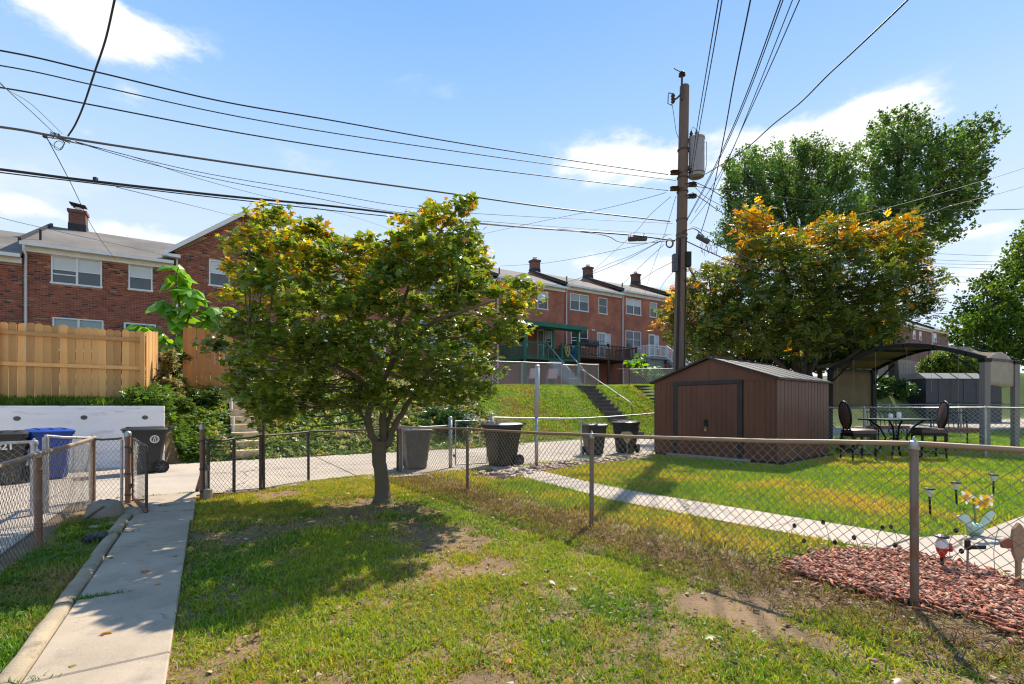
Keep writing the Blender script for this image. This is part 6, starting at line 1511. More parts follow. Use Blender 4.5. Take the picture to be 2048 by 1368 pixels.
# ---- trees at the right edge
T4 = [(1905, 690), (1900, 650), (1925, 640), (1940, 600), (1985, 560), (2010, 545), (2028, 500), (2035, 462), (2090, 440), (2180, 470), (2220, 640), (2200, 760), (2050, 730), (1960, 712)]
far_tree('bushy green tree leaning in at the right edge above the canopy', T4, 26, 2.6, 380, 41, (.11, .21, .025), (.06, .14, .028), [(2060, 812), (2060, 740), (2065, 640), (2060, 560)], .5, per=22, size=(.18, .36), r=(.4, .85), shoot=1.1, name='broadleaf_tree', limb=.18, tip=((.2, .26, .03),), tipw=.2)
T5 = [(1758, 700), (1790, 720), (1850, 715), (1960, 718), (1962, 752), (1900, 748), (1850, 742), (1770, 760), (1745, 740)]
far_tree('sunlit yellow green shrub mass seen beneath the canopy arch', [(1846, 752), (1850, 722), (1880, 705), (1930, 700), (1960, 712), (1965, 755), (1900, 752)], 45, 1.5, 60, 45, (.13, .20, .025), (.08, .14, .025), [(1905, 812), (1905, 770), (1905, 740)], 2.5, per=30, size=(.35, .6), r=(.6, 1.0), name='large_shrub', limb=.1)
far_tree('green tree behind the orange tipped tree on the bank', [(1480, 700), (1500, 640), (1560, 600), (1650, 600), (1740, 640), (1780, 700), (1700, 730), (1500, 730)], 33, 3, 90, 47, (.05, .085, .02), (.035, .06, .02), [(1640, 812), (1640, 740), (1640, 680)], 2.3, per=26, size=(.4, .7), r=(.8, 1.3), name='background_tree', limb=.2)

# ---- the big leaved sapling between the plank fences
V_heart = [(0, 0, 0), (.28, -.10, -.02), (.52, .18, -.08), (.48, .55, -.12), (.22, .86, -.14), (0, 1.02, -.2), (-.22, .86, -.14), (-.48, .55, -.12), (-.52, .18, -.08), (-.28, -.10, -.02), (0, .45, .04)]
F_heart = [(10, i, i + 1) for i in range(0, 9)] + [(10, 9, 0)]
lmesh = []
for k in range(6):
    mb = MB(); mb.v = [(x, y * (1 + .05 * k), z * (1 + .6 * (k % 3))) for x, y, z in V_heart]; mb.f = F_heart; me = mb.mesh('leaf', M['leaf'])
    ca = me.color_attributes.new('Col', 'FLOAT_COLOR', 'POINT'); c = [(.18, .42, .035), (.24, .48, .04), (.13, .33, .035), (.28, .50, .04), (.11, .26, .03), (.20, .40, .03)][k]; ca.data.foreach_set('color', [*c, 1.0] * len(me.vertices)); lmesh.append(me)
def big_leaf_plant(label, Y0, stems, n, size, seed, name='big_leaf_sapling', spread=.28):
    rg = random.Random(seed); b = P(stems[0][0][0], stems[0][0][1], Y0)
    t = thing(name, label, 'plant', b)
    segs = []
    for st in stems:
        pts = spline([P(px, py, Y0 + (px - stems[0][0][0]) * .002) - b for px, py in st], 5); MB().tube(pts, [.035 - .025 * i / len(pts) for i in range(len(pts))], 6).build('stem', M['bark'], t, True); segs.append(pts)
    for k in range(n):
        st = segs[rg.choices(range(len(segs)), weights=[len(s_) for s_ in segs])[0]]; f_ = (rg.random() ** .7) * (len(st) - 1) * .86 + (len(st) - 1) * .14; p = st[int(f_)]
        az = rg.random() * 6.283; e = Vector((math.cos(az), math.sin(az), .25)); q = p + e * rg.uniform(.12, spread)
        MB().tube([p, p.lerp(q, .6) + Vector((0, 0, .03)), q], .006, 4).build('petiole', M['bark'], t) if k % 2 == 0 and k < 40 else None
        o = link('leaf', rg.choice(lmesh), t, q); o.scale = [rg.uniform(*size)] * 3
        o.rotation_euler = (rg.uniform(-.9, .1), rg.uniform(-.5, .5), az - math.pi / 2 + rg.uniform(-.4, .4))
    return t
big_leaf_plant('bright green big leaved sapling against the brick house between the plank fences', 17.5,
               [[(372, 760), (368, 690), (360, 620), (352, 560), (358, 532)], [(370, 700), (395, 660), (425, 628), (440, 616)], [(366, 690), (340, 640), (322, 600)], [(366, 720), (330, 680), (290, 652)], [(368, 660), (385, 610), (378, 575)]], 118, (.30, .52), 4)
a_, Y_ = onb(1280, 23.2)
big_leaf_plant('yellow green leafy bush beside the white stairs', Y_, [[(1282, 752), (1281, 730), (1279, 706)], [(1284, 750), (1272, 730), (1262, 722)], [(1286, 752), (1300, 738), (1312, 735)]], 60, (.25, .42), 9, 'leafy_bush', .5)

# ---- shrubs and weeds on the bank
def bush(label, c, r, n, size, base_c, dark_c, seed, name='bush', tv=None, m='leaf', cat='bush', group=None, tip=None, tipw=0.0, kind=None, ncl=26):
    rg = np.random.default_rng(seed); c = Vector(c); t = thing(name, label, cat, c, 0, group)
    d = norm_rows(rg.normal(size=(ncl, 3))); d[:, 2] = np.abs(d[:, 2]); q = d * np.array(r)[None] * (rg.random(ncl)[:, None] ** .4) * .85
    cl_ = np.concatenate([q, np.full((ncl, 1), min(r) * .38)], 1)
    mb = MB()
    for k in range(min(ncl, 16)): mb.tube([(0, 0, -.1), tuple(q[k] * .5 + np.array([0, 0, .05])), tuple(q[k])], [.02, .012, .005], 4)
    mb.build('stems', M['bark_dark'], t)
    p, Rm, s, rad, cid = leaves_in(cl_, n // ncl, size, seed, flat=.8, tilt=.9)
    col = crown_colour(p, rad, cid, seed, base_c, tip or [base_c], lambda p, rad, cid, rg: np.full(len(p), tipw), dark=dark_c)
    V, F = tv or (KITE_V, KITE_F); scatter('foliage', V, F, p, Rm, s, col, M[m], t, None); return t
def onbank(px, b): a_, Y_ = onb(px, b); w = W(a_, b, HZ(a_, b)); return w
bush('dark green dense shrub at the alley edge behind the maple trunk', onbank(885, 16.3) + Vector((0, 0, -.1)), (1.7, 1.0, .95), 5200, (.10, .18), (.035, .085, .02), (.022, .06, .02), 51)
bush('tall pale seedhead weeds beside the side run of the plank fence', onbank(332, 16.4), (.45, .45, 1.5), 2600, (.08, .16), (.15, .17, .06), (.20, .17, .09), 52, name='weed_clump', cat='weeds', tip=[(.35, .30, .2)], tipw=.35)
bush('leafy green weeds below the orange stained fence', onbank(400, 17.6), (1.2, .5, .5), 1800, (.10, .18), (.06, .12, .02), (.04, .09, .02), 53, name='weed_clump', cat='weeds')
bush('dark hedge clump left of the orange stained fence', onbank(348, 18.6), (.55, .5, 2.0), 2600, (.10, .18), (.045, .10, .02), (.03, .07, .02), 54, cat='bush')
bush('feathery weeds at the foot of the fence corner post', onbank(338, 15.2), (.7, .4, .45), 1400, (.09, .16), (.10, .17, .03), (.08, .14, .03), 55, name='weed_clump', cat='weeds')
bush('green creeper spilling at the foot of the white stairs', onbank(1318, 21.6), (1.1, .7, .8), 1500, (.14, .22), (.10, .19, .03), (.06, .12, .02), 56, cat='bush')
bush('green bush on the far bank below the grey plank fence', W(47, 18.0, 2.2), (4.2, 1.6, 1.9), 3600, (.22, .40), (.045, .12, .02), (.03, .08, .02), 57, cat='bush')
bush('small leafy plant beside the left cart and white wall', G(215, 925), (.9, .3, .42), 1100, (.12, .2), (.05, .11, .03), (.03, .07, .02), 58, name='weed_clump', cat='weeds')
bush('white flowering plant under the tall glass table', P(1690, 812, 14.4) - Vector((0, 0, CAM_H)), (.5, .4, .55), 900, (.07, .12), (.08, .16, .03), (.05, .1, .02), 59, name='flower_plant', cat='plant', tip=[(.6, .6, .55)], tipw=.25)

# ivy and weeds over the left part of the bank, as ground cover
def cover(name, n, fa, fb, size, colfun, hfun, tv, tf, seed, m='leaf', tilt=.7, dens=None, zoff=0.0):
    rg = np.random.default_rng(seed); a = rg.uniform(*fa, n); b = rg.uniform(*fb, n)
    if dens is not None: k = rg.random(n) < dens(a, b); a, b = a[k], b[k]
    n = len(a); z = hgt(a, b) + hfun(a, b, rg) + zoff
    pos = np.stack([a * VA[0] + b * UB[0], a * VA[1] + b * UB[1], z], 1)
    return scatter(name, tv, tf, pos, rot_yaw_tilt(n, np.abs(rg.normal(0, tilt, n)), rg), rg.uniform(*size, n), colfun(a, b, rg), M[m])
def weedcol(a, b, rg):
    n = len(a); base_ = np.array([[.19, .26, .09], [.25, .34, .06], [.12, .21, .05], [.40, .38, .20], [.32, .25, .13]]); k = (np.clip(fbm(a, b, 1.1, 3, 5) * 5 + rg.normal(0, .7, n), 0, 4.99)).astype(int)
    return base_[k] * rg.uniform(.7, 1.3, n)[:, None]
SP3, SPF3 = sprig(5, wid=.28)
o = cover('ivy', 34000, (-1.0, 9.6), (14.2, 20.5), (.11, .24), weedcol, lambda a, b, rg: rg.random(len(a)) ** 2 * .30 * (fbm(a, b, .7, 9, 2) * 1.6) * np.clip((b - 14.2) * 1.5, .1, 1), SP3, SPF3, 61,
      dens=lambda a, b: np.clip(1.15 - np.clip((a - 8.4) / 1.2, 0, 1), 0, 1) * np.where((a > onb(450, 17)[0]) & (a < onb(516, 17)[0]) & (b < 18.0) & (b > 15.3), .0, 1.0) * np.clip(.35 + fbm(a, b, 1.3, 4, 4) * 1.5, 0, 1))
tag(o, kind='stuff'); o['label'] = 'tangled ivy and weeds covering the left bank'
o = cover('ivy', 1900, (-1.6, .1), (14.25, 16.5), (.12, .26), lambda a, b, rg: np.array([.10, .19, .025])[None] * rg.uniform(.6, 1.3, len(a))[:, None], lambda a, b, rg: rg.random(len(a)) * .35, SP3, SPF3, 62); o['label'] = 'bright fresh weeds at the end of the white wall'

# ================================================================== GRASS
def blade_template(bend):
    w = .5
    return [(-w * .06, 0, 0), (w * .06, 0, 0), (w * .05, bend * .35, .55), (-w * .05, bend * .35, .55), (0, bend, .92)], [(0, 1, 2), (0, 2, 3), (3, 2, 4)]
def lawn(name, label, n, region, dens, size, colfun, seed, view=True, wide=1.0, clumpy=.5, lean=(.35, .45), ztop=None):
    """region: (amin, amax, bmin, bmax) in yard coordinates; dens(a,b)->0..1"""
    rg = np.random.default_rng(seed)
    a = rg.uniform(region[0], region[1], n); b = rg.uniform(region[2], region[3], n)
    # gather blades into tufts
    ta = np.round(a / .09) * .09 + vnoise(a, b, 8, 1, 1) * .04; tb = np.round(b / .09) * .09
    k = rg.random(n) < clumpy; a = np.where(k, ta + rg.normal(0, .022, n), a); b = np.where(k, tb + rg.normal(0, .022, n), b)
    x = a * VA[0] + b * UB[0]; y = a * VA[1] + b * UB[1]
    if view:
        px = 1024 + 970 * x / np.maximum(y, .1); v = (y > 1.75) & (px > -260) & (px < 2320); a, b, x, y = a[v], b[v], x[v], y[v]
    d = dens(a, b); k = rg.random(len(a)) < d; a, b, x, y = a[k], b[k], x[k], y[k]; n = len(a)
    z = hgt(a, b)
    tv, tf = blade_template(.55)
    R_ = rot_yaw_tilt(n, np.abs(rg.normal(lean[0], lean[1], n)), rg)
    L = rg.uniform(size[0], size[1], n) * (.65 + .7 * fbm(a, b, 1.7, 2, 8)); S = np.stack([L * wide * (1 + .25 * rg.random(n)), L, L], 1)
    col = colfun(a, b, rg)
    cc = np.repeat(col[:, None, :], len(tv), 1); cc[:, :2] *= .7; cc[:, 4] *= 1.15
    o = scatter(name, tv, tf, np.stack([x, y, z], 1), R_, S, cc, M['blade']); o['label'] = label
    return o
def in_own(a, b):
    right = np.interp(b, [-3, 1.365, 4.34, 7.24, 10.1], [4.40, 4.165, 3.83, 3.67, 3.5]); far = np.interp(a, [-.2, .7, 1.6, 3.5], [8.75, 8.95, 9.6, 10.0])
    return (a > -.185 + .02 * np.sin(b * 17)) & (a < right + .12) & (b < far - .02)
BARE = lambda a, b: fbm(a, b, .95, 31, 12)
def own_density(a, b):
    m = in_own(a, b).astype(float)
    q = BARE(a, b); base_ = np.clip((.70 - q) / .12, .08, 1)
    # worn strip along the right fence
    right = np.interp(b, [-3, 1.365, 4.34, 7.24, 10.1], [4.40, 4.165, 3.83, 3.67, 3.5]); worn = np.clip(((right - a) - .25) / .7 + (fbm(a, b, 2.2, 5, 5) - .5) * 1.8, .16, 1)
    rut = 1 - .85 * np.exp(-((a - (2.95 + .1 * np.sin(b * 1.5))) / .16) ** 2) * (b < 2.6) * (fbm(a, b, 2.5, 1, 2) > .40)
    fine = np.clip((fbm(a, b, 5.5, 8, 8) - .36) / .12, .10, 1)
    trunk = 1 - .8 * np.exp(-(((a - AB(base_t.x, base_t.y)[0]) ** 2 + (b - AB(base_t.x, base_t.y)[1]) ** 2) / .10))
    return m * base_ * worn * rut * (fine * .78 + .22) * trunk
base_t = G(765, 1006)
def own_col(a, b, rg):
    n = len(a); g = np.array([.20, .34, .025]); yg = np.array([.36, .44, .03]); dry = np.array([.50, .37, .14]); dg = np.array([.12, .27, .028]); gold = np.array([.50, .35, .045])
    f = fbm(a, b, .8, 50, 3) + rg.normal(0, .10, n); c = np.where((f < .40)[:, None], dg, np.where((f < .52)[:, None], g, yg))
    far = np.clip((b - 6.3) / 1.8, 0, 1) * .62 + np.clip((fbm(a, b, 1.1, 77, 20) - .56) * 3, 0, .5)
    k = rg.random(n) < far; c = np.where(k[:, None], np.where((rg.random(n) < .55)[:, None], gold, yg * 1.1), c)
    k = rg.random(n) < (.12 + .35 * np.clip((BARE(a, b) - .52) * 5, 0, 1)); c = np.where(k[:, None], dry, c)
    right = np.interp(b, [-3, 1.365, 4.34, 7.24, 10.1], [4.40, 4.165, 3.83, 3.67, 3.5]); k = rg.random(n) < np.clip(1 - (right - a) / .9, 0, .6) ; c = np.where(k[:, None], dry * rg.uniform(.5, 1.0, n)[:, None], c)
    return c * rg.uniform(.7, 1.25, n)[:, None]
lawn('grass', 'patchy lawn of the own yard, nearest part', 420000, (-.2, 5.2, -1.5, 4.2), own_density, (.024, .052), own_col, 71, wide=2.0, clumpy=.6, lean=(.9, .45))
lawn('grass', 'patchy lawn of the own yard, part under the tree', 260000, (-.2, 4.3, 4.2, 10.1), own_density, (.03, .058), own_col, 72, wide=2.4, clumpy=.5, lean=(.85, .4))
lawn('grass', 'taller tufts of coarse grass in the near lawn', 40000, (-.2, 4.6, .2, 7.5), lambda a, b: own_density(a, b) * np.clip((fbm(a, b, 3.2, 60, 6) - .52) * 7, 0, 1), (.035, .08), lambda a, b, rg: np.where((fbm(a, b, .9, 6, 61) < .52)[:, None], np.array([.13, .28, .025]), np.array([.26, .38, .035])) * rg.uniform(.7, 1.25, len(a))[:, None], 83, wide=1.5, clumpy=.9, lean=(.7, .35))
def strip_d(a, b): return ((a > -1.42) & (a < -.90) & (b < 8.0)) * np.clip((fbm(a, b, 1.9, 14, 5) - .38) / .12, .12, 1)
def strip_c(a, b, rg):
    n = len(a); f = fbm(a, b, 1.0, 5, 30) + rg.normal(0, .1, n) + np.clip(b - 5, 0, 3) * .06
    c = np.where((f < .5)[:, None], np.array([.14, .28, .025]), np.where((f < .62)[:, None], np.array([.24, .31, .03]), np.array([.38, .29, .13]))); return c * rg.uniform(.7, 1.25, n)[:, None]
lawn('weeds', 'weedy strip between the left fence and the kerb', 70000, (-1.45, -.88, 1.4, 8.2), strip_d, (.035, .08), strip_c, 73, wide=1.9, clumpy=.5, lean=(.55, .4))
def in_poly(a, b, poly):
    x = a * VA[0] + b * UB[0]; y = a * VA[1] + b * UB[1]; return poly_mask(x, y, poly)
NPATH = [(p.x, p.y) for p in nb_path_poly]; SHEDP = [(SHW(x, y).x, SHW(x, y).y) for x, y in ((-.18, -.22), (SL + .1, -.22), (SL + .1, SW + .1), (-.18, SW + .1))]
def nb_d(a, b):
    right = np.interp(b, [-3, 1.365, 4.34, 7.24, 10.1], [4.40, 4.165, 3.83, 3.67, 3.5])
    m = (a > right + .05) & (b < 9.35 + .03 * a * (a > 6)) & ~in_poly(a, b, NPATH) & ~in_poly(a, b, MULCH) & ~in_poly(a, b, STONEBED) & ~in_poly(a, b, SHEDP)
    nearf = np.clip((a - right) / .5 + (fbm(a, b, 2.2, 5, 9) - .4) * 1.5, .25, 1)
    return m * nearf
def nb_c(a, b, rg):
    n = len(a); f = fbm(a, b, .62, 20, 11) * .7 + fbm(a, b, 2.4, 2, 71) * .3 + rg.normal(0, .09, n)
    c = np.where((f < .46)[:, None], np.array([.22, .36, .03]), np.where((f < .57)[:, None], np.array([.38, .44, .03]), np.array([.58, .42, .07])))
    right = np.interp(b, [-3, 1.365, 4.34, 7.24, 10.1], [4.40, 4.165, 3.83, 3.67, 3.5]); k = rg.random(n) < np.clip(.7 - (a - right) * 1.3, 0, .42); c = np.where(k[:, None], np.array([.24, .19, .09]), c)
    return c * rg.uniform(.75, 1.25, n)[:, None]
lawn('grass', 'neighbour lawn beyond the chain link fence', 190000, (3.6, 11.6, -.5, 9.7), nb_d, (.05, .085), nb_c, 74, wide=2.1, clumpy=.3, lean=(.4, .3))
lawn('grass', 'neighbour lawn round the shed and patio furniture', 90000, (11.6, 17.3, .5, 9.7), nb_d, (.06, .10), nb_c, 75, wide=2.8, clumpy=.2, lean=(.4, .3))
def far_c(a, b, rg):
    n = len(a); f = fbm(a, b, .5, 3, 44) + rg.normal(0, .08, n); c = np.where((f < .55)[:, None], np.array([.22, .37, .02]), np.array([.34, .40, .03])); return c * rg.uniform(.75, 1.25, n)[:, None]
lawn('grass', 'sunny lawn of the yard beyond the bright fence', 50000, (17.4, 34, 2, 10.5), lambda a, b: np.ones(len(a)), (.07, .14), far_c, 76, wide=3.2, clumpy=0, lean=(.4, .3))
def bank_d(a, b): return np.clip((a - 8.4) / 1.2, 0, 1) * (b > 14.3 + .1 * np.clip(a, 0, 14)) * np.where((a > s1_a0 - .05) & (a < s1_a1 + .2) & (b < 19.25), 0, 1) * np.where((a > s2_a0) & (a < s2_a1 + .05) & (b < 19.45), 0, 1)
s1_a0, s1_a1 = onb(1151, 19.2)[0], onb(1184, 19.2)[0]; s2_a0, s2_a1 = onb(1262, 19.4)[0], onb(1292, 19.4)[0]
def bank_c(a, b, rg):
    n = len(a); f = fbm(a, b, .8, 13, 4) + rg.normal(0, .08, n); c = np.where((f < .5)[:, None], np.array([.28, .43, .02]), np.where((f < .6)[:, None], np.array([.40, .48, .025]), np.array([.38, .33, .09]))); return c * rg.uniform(.75, 1.25, n)[:, None]
lawn('grass', 'bright mown grass on the bank across the alley', 130000, (8.3, 34, 14.3, 20.6), bank_d, (.07, .12), bank_c, 77, wide=3.0, clumpy=0, lean=(.4, .3))
# grass fringe on top of the white wall
def top_c(a, b, rg): return np.array([.12, .22, .02])[None] * rg.uniform(.6, 1.3, len(a))[:, None]
lawn('grass', 'grass fringe between the white wall and the plank fence', 11000, (-9, -.5, 14.27, 15.0), lambda a, b: np.ones(len(a)) * .9, (.08, .20), top_c, 78, view=False, wide=1.6, clumpy=.2)
# broad leaved weeds sprinkled through the near lawn (clover and plantain)
o = cover('clover', 15000, (-.15, 4.2, ), (.3, 6.5), (.018, .040), lambda a, b, rg: np.where((rg.random(len(a)) < .7)[:, None], np.array([.10, .20, .022]), np.array([.18, .25, .03])) * rg.uniform(.7, 1.2, len(a))[:, None], lambda a, b, rg: rg.uniform(.01, .035, len(a)), KITE_V, KITE_F, 79, 'blade', .5, dens=lambda a, b: own_density(a, b) * np.clip((fbm(a, b, 1.6, 40, 40) - .42) * 6, 0, 1)); o['label'] = 'clover leaves mixed in the near lawn'
o = cover('broad_weeds', 4200, (-1.40, -1.0), (2.0, 7.6), (.03, .07), lambda a, b, rg: np.array([.12, .22, .025])[None] * rg.uniform(.6, 1.2, len(a))[:, None], lambda a, b, rg: rg.uniform(.01, .06, len(a)), KITE_V, KITE_F, 80, 'blade', .5, dens=lambda a, b: np.clip((fbm(a, b, 1.9, 14, 5) - .42) * 6, 0, 1)); o['label'] = 'broad leaved weeds in the strip by the kerb'

# ================================================================== MULCH, STONES, LITTER
CH_V = [(-.5, -.14, 0), (.5, -.09, 0), (.46, .12, 0), (-.45, .16, 0), (-.46, -.1, .10), (.44, -.06, .08), (.4, .09, .10), (-.42, .12, .08)]
CH_F = [(0, 3, 2, 1), (4, 5, 6, 7), (0, 1, 5, 4), (1, 2, 6, 5), (2, 3, 7, 6), (3, 0, 4, 7)]
rg = np.random.default_rng(90); xs = [p[0] for p in MULCH]; ys = [p[1] for p in MULCH]
sheet('mulch_bed', [(x, y) for x, y in MULCH], mat('dark_mulch', (.10, .045, .03), 1.0, bump=(50, .8, .03)), .010)
n = 30000; x = rg.uniform(min(xs), max(xs), n); y = rg.uniform(min(ys), max(ys), n); k = poly_mask(x, y, MULCH); x, y = x[k], y[k]; k = rg.random(len(x)) < np.clip(poly_dist(x, y, MULCH) / .15 + .3, 0, 1); x, y = x[k][:9500], y[k][:9500]
x2, y2 = rg.uniform(min(xs) - .3, max(xs), 9000), rg.uniform(min(ys) - .2, max(ys) + .2, 9000); dd_ = poly_dist(x2, y2, MULCH); k = (~poly_mask(x2, y2, MULCH)) & (rg.random(9000) < .55 * np.exp(-dd_ / .07)); x, y = np.concatenate([x, x2[k]]), np.concatenate([y, y2[k]]); n = len(x)
base_ = np.array([[.38, .115, .06], [.30, .085, .045], [.46, .18, .10], [.16, .06, .04], [.50, .29, .18]]); col = base_[rg.integers(0, 5, n)] * rg.uniform(.7, 1.2, n)[:, None]
S = np.stack([.025 + .085 * rg.random(n) ** 1.6, rg.uniform(.04, .13, n), rg.uniform(.06, .12, n)], 1)
o = scatter('mulch', CH_V, CH_F, np.stack([x, y, .012 + rg.random(n) * .035], 1), rot_yaw_tilt(n, np.abs(rg.normal(0, .45, n)), rg), S, col, M['chip']); o['label'] = 'red bark mulch chips along the fence foot'
# litter on the lawn
n = 1500; a = rg.uniform(-1.4, 5, n); b = rg.uniform(.2, 8, n); k = (in_own(a, b) | ((a < -1.0) & (b < 8))) & (rg.random(n) < .25 + .75 * (BARE(a, b) > .52)); a, b = a[k], b[k]; n = len(a)
base_ = np.array([[.45, .40, .32], [.28, .18, .10], [.15, .09, .05], [.35, .27, .16], [.6, .56, .48]]); col = base_[rg.choice(5, n, p=[.06, .36, .34, .23, .01])] * rg.uniform(.7, 1.2, n)[:, None]
S = np.stack([rg.uniform(.012, .05, n), rg.uniform(.05, .12, n), rg.uniform(.04, .1, n)], 1)
o = scatter('litter', CH_V, CH_F, np.stack([a * VA[0] + b * UB[0], a * VA[1] + b * UB[1], .006 + rg.random(n) * .012], 1), rot_yaw_tilt(n, np.abs(rg.normal(0, .3, n)), rg), S, col, M['debris']); o['label'] = 'twigs and dry leaf litter on the bare soil'
# fallen leaves
n = 420; a = rg.uniform(-1.3, 4.5, n); b = rg.uniform(1.0, 9.3, n); k = rg.random(n) < np.exp(-((a - 1.4) ** 2 + (b - 6) ** 2) / 12); a, b = a[k], b[k]; n = len(a)
base_ = np.array([[.40, .30, .05], [.38, .18, .05], [.25, .13, .06], [.22, .26, .04]]); col = base_[rg.integers(0, 4, n)] * rg.uniform(.7, 1.2, n)[:, None]
o = scatter('fallen_leaves', MAPLE_V, MAPLE_F, np.stack([a * VA[0] + b * UB[0], a * VA[1] + b * UB[1], .03 + rg.random(n) * .02], 1), rot_yaw_tilt(n, np.abs(rg.normal(0, .35, n)), rg), rg.uniform(.04, .075, n), col, M['leaf']); o['label'] = 'scattered fallen maple leaves'
# weeds rooting in the path joints
jb = []
for (aa, bb_, nn_) in ((-.72, 4.5, 150), (-.6, 4.5, 60), (-.5, 8.1, 60), (-.3, 9.1, 90), (-.70, 9.1, 80), (-.79, 6.6, 60), (-.79, 3.3, 50)):
    jb.append(np.stack([rg.normal(aa, .07, nn_), rg.normal(bb_, .012, nn_)], 1))
jb = np.concatenate(jb); tv_, tf_ = blade_template(.55); n = len(jb)
o = scatter('joint_weeds', tv_, tf_, np.stack([jb[:, 0] * VA[0] + jb[:, 1] * UB[0], jb[:, 0] * VA[1] + jb[:, 1] * UB[1], np.full(n, .03)], 1), rot_yaw_tilt(n, np.abs(rg.normal(.8, .4, n)), rg), np.stack([rg.uniform(.08, .12, n), rg.uniform(.03, .06, n), rg.uniform(.03, .06, n)], 1), np.array([.12, .26, .03])[None] * rg.uniform(.6, 1.2, n)[:, None], M['blade']); o['label'] = 'tufts of weeds in the path joints'
# dead grass thatch along the fence foot
def thatch_d(a, b):
    right = np.interp(b, [-3, 1.365, 4.34, 7.24, 10.1], [4.40, 4.165, 3.83, 3.67, 3.5]); return np.clip(1 - np.abs(a - right + .35) / .65, 0, 1) * in_own(a, b)
lawn('dead_grass', 'dry dead grass along the foot of the right fence', 42000, (2.6, 4.5, -1.5, 9.5), thatch_d, (.05, .10), lambda a, b, rg: np.where((rg.random(len(a)) < .5)[:, None], np.array([.30, .21, .12]), np.array([.17, .11, .06])) * rg.uniform(.6, 1.2, len(a))[:, None], 81, wide=1.2, clumpy=.2, lean=(1.1, .4))
# stone beds: single stones
bed = sheet('stone_bed', STONEBED, M['soil'], .006)
def stone_mesh(seed):
    r = random.Random(seed); mb = MB(); rings = []
    for z, q in ((0, .8), (.35, 1.0), (.75, .75), (.95, .3)): rings.append([Vector((q * (.5 + r.uniform(-.08, .08)) * math.cos(k * math.pi / 3.5), q * (.38 + r.uniform(-.07, .07)) * math.sin(k * math.pi / 3.5), z * .38)) for k in range(7)])
    mb.loft(rings); me = mb.mesh('stone', M['pebble'], True); return me
sm = [stone_mesh(i) for i in range(7)]
xs = [p[0] for p in STONEBED]; ys = [p[1] for p in STONEBED]; cnt = 0
while cnt < 230:
    x, y = random.uniform(min(xs), max(xs)), random.uniform(min(ys), max(ys))
    if poly_mask(np.array([x]), np.array([y]), STONEBED)[0]:
        o = link('stone', random.choice(sm), bed, (x, y, .004 + random.random() * .02)); sc_f = random.uniform(.09, .17); o.scale = (sc_f, sc_f, sc_f); o.rotation_euler = (random.uniform(-.2, .2), random.uniform(-.2, .2), random.random() * 6.28); cnt += 1
pb_ = bpy.data.objects.new('pebble_border', None); C.objects.link(pb_); pb_['kind'] = 'structure'
for i in range(200):
    u = random.random(); p_ = SHW(-.16 + random.uniform(-.10, .06), u * SW * 1.0) if i % 2 else SHW(u * SL, -.18 + random.uniform(-.12, .06))
    o = link('stone', random.choice(sm), pb_, (p_.x, p_.y, .004)); q = random.uniform(.05, .11); o.scale = (q, q, q); o.rotation_euler = (0, 0, random.random() * 6.28)

# ================================================================== SMALL THINGS
def solar_lamp(label, px, pb, pt, lean=0.0):
    g_ = G(px, pb); h = (pb - pt) * g_.y / 970; t = thing('solar_lamp', label, 'garden lamp', g_, 0, 'solar lamps in the neighbour lawn')
    top = Vector((lean, 0, h)); d = top.normalized()
    MB().tube([(0, 0, -.05), top * .66], .012, 8).build('stake', M['black_iron'], t)
    sh = MB().lathe(top * .66, [(.018, 0), (.036, .045), (.05, .085)], 12).build('lens', M['clear'], t); smooth_by_angle(sh, 50)
    smooth_by_angle(MB().lathe(top * .66 + Vector((0, 0, .085)), [(.05, 0), (.06, .004), (.058, .02), (.03, .026), (.003, .028)], 14).build('cap', M['black_iron'], t), 50)
solar_lamp('leftmost solar lamp with a black stake in the neighbour lawn', 1861, 1033, 972, -.02)
solar_lamp('middle solar lamp with a black stake in the neighbour lawn', 1914, 1016, 960, -.02)
solar_lamp('rightmost solar lamp with a black stake in the neighbour lawn', 1987, 993, 946)
# red and white lamp standing in the mulch
g_ = G(1884, 1142); t = thing('garden_light', 'small red and white lantern stake in the red mulch', 'garden lamp', g_)
MB().tube([(0, 0, -.02), (0, 0, .12)], .012, 8).build('stake', M['black_iron'], t)
MB().lathe((0, 0, .12), [(.012, 0), (.035, .04), (.045, .085)], 10).build('red_cup', M['red_paint'], t)
MB().lathe((0, 0, .20), [(.046, 0), (.04, .05), (.02, .09)], 10).build('white_cup', M['white_paint'], t)
MB().lathe((.0, 0, .285), [(.05, 0), (.055, .015), (.02, .03)], 10).build('cap', M['black_iron'], t)
MB().lathe((.055, -.01, .17), [(.02, 0), (.025, .03), (.012, .07)], 8).build('red_flame', M['red_paint'], t)
# black cross shaped stake
g_ = G(1934, 1150); t = thing('garden_stake', 'pale stake with a black T shaped bar in front of the patio', 'garden stake', g_)
MB().tube([(0, 0, -.02), (.01, 0, .30)], .008, 6).build('rod', M['taupe'], t); MB().bb(.0, .15, -.01, .01, .215, .245).bb(-.012, .02, -.012, .012, .21, .29).build('bar', M['black_iron'], t)
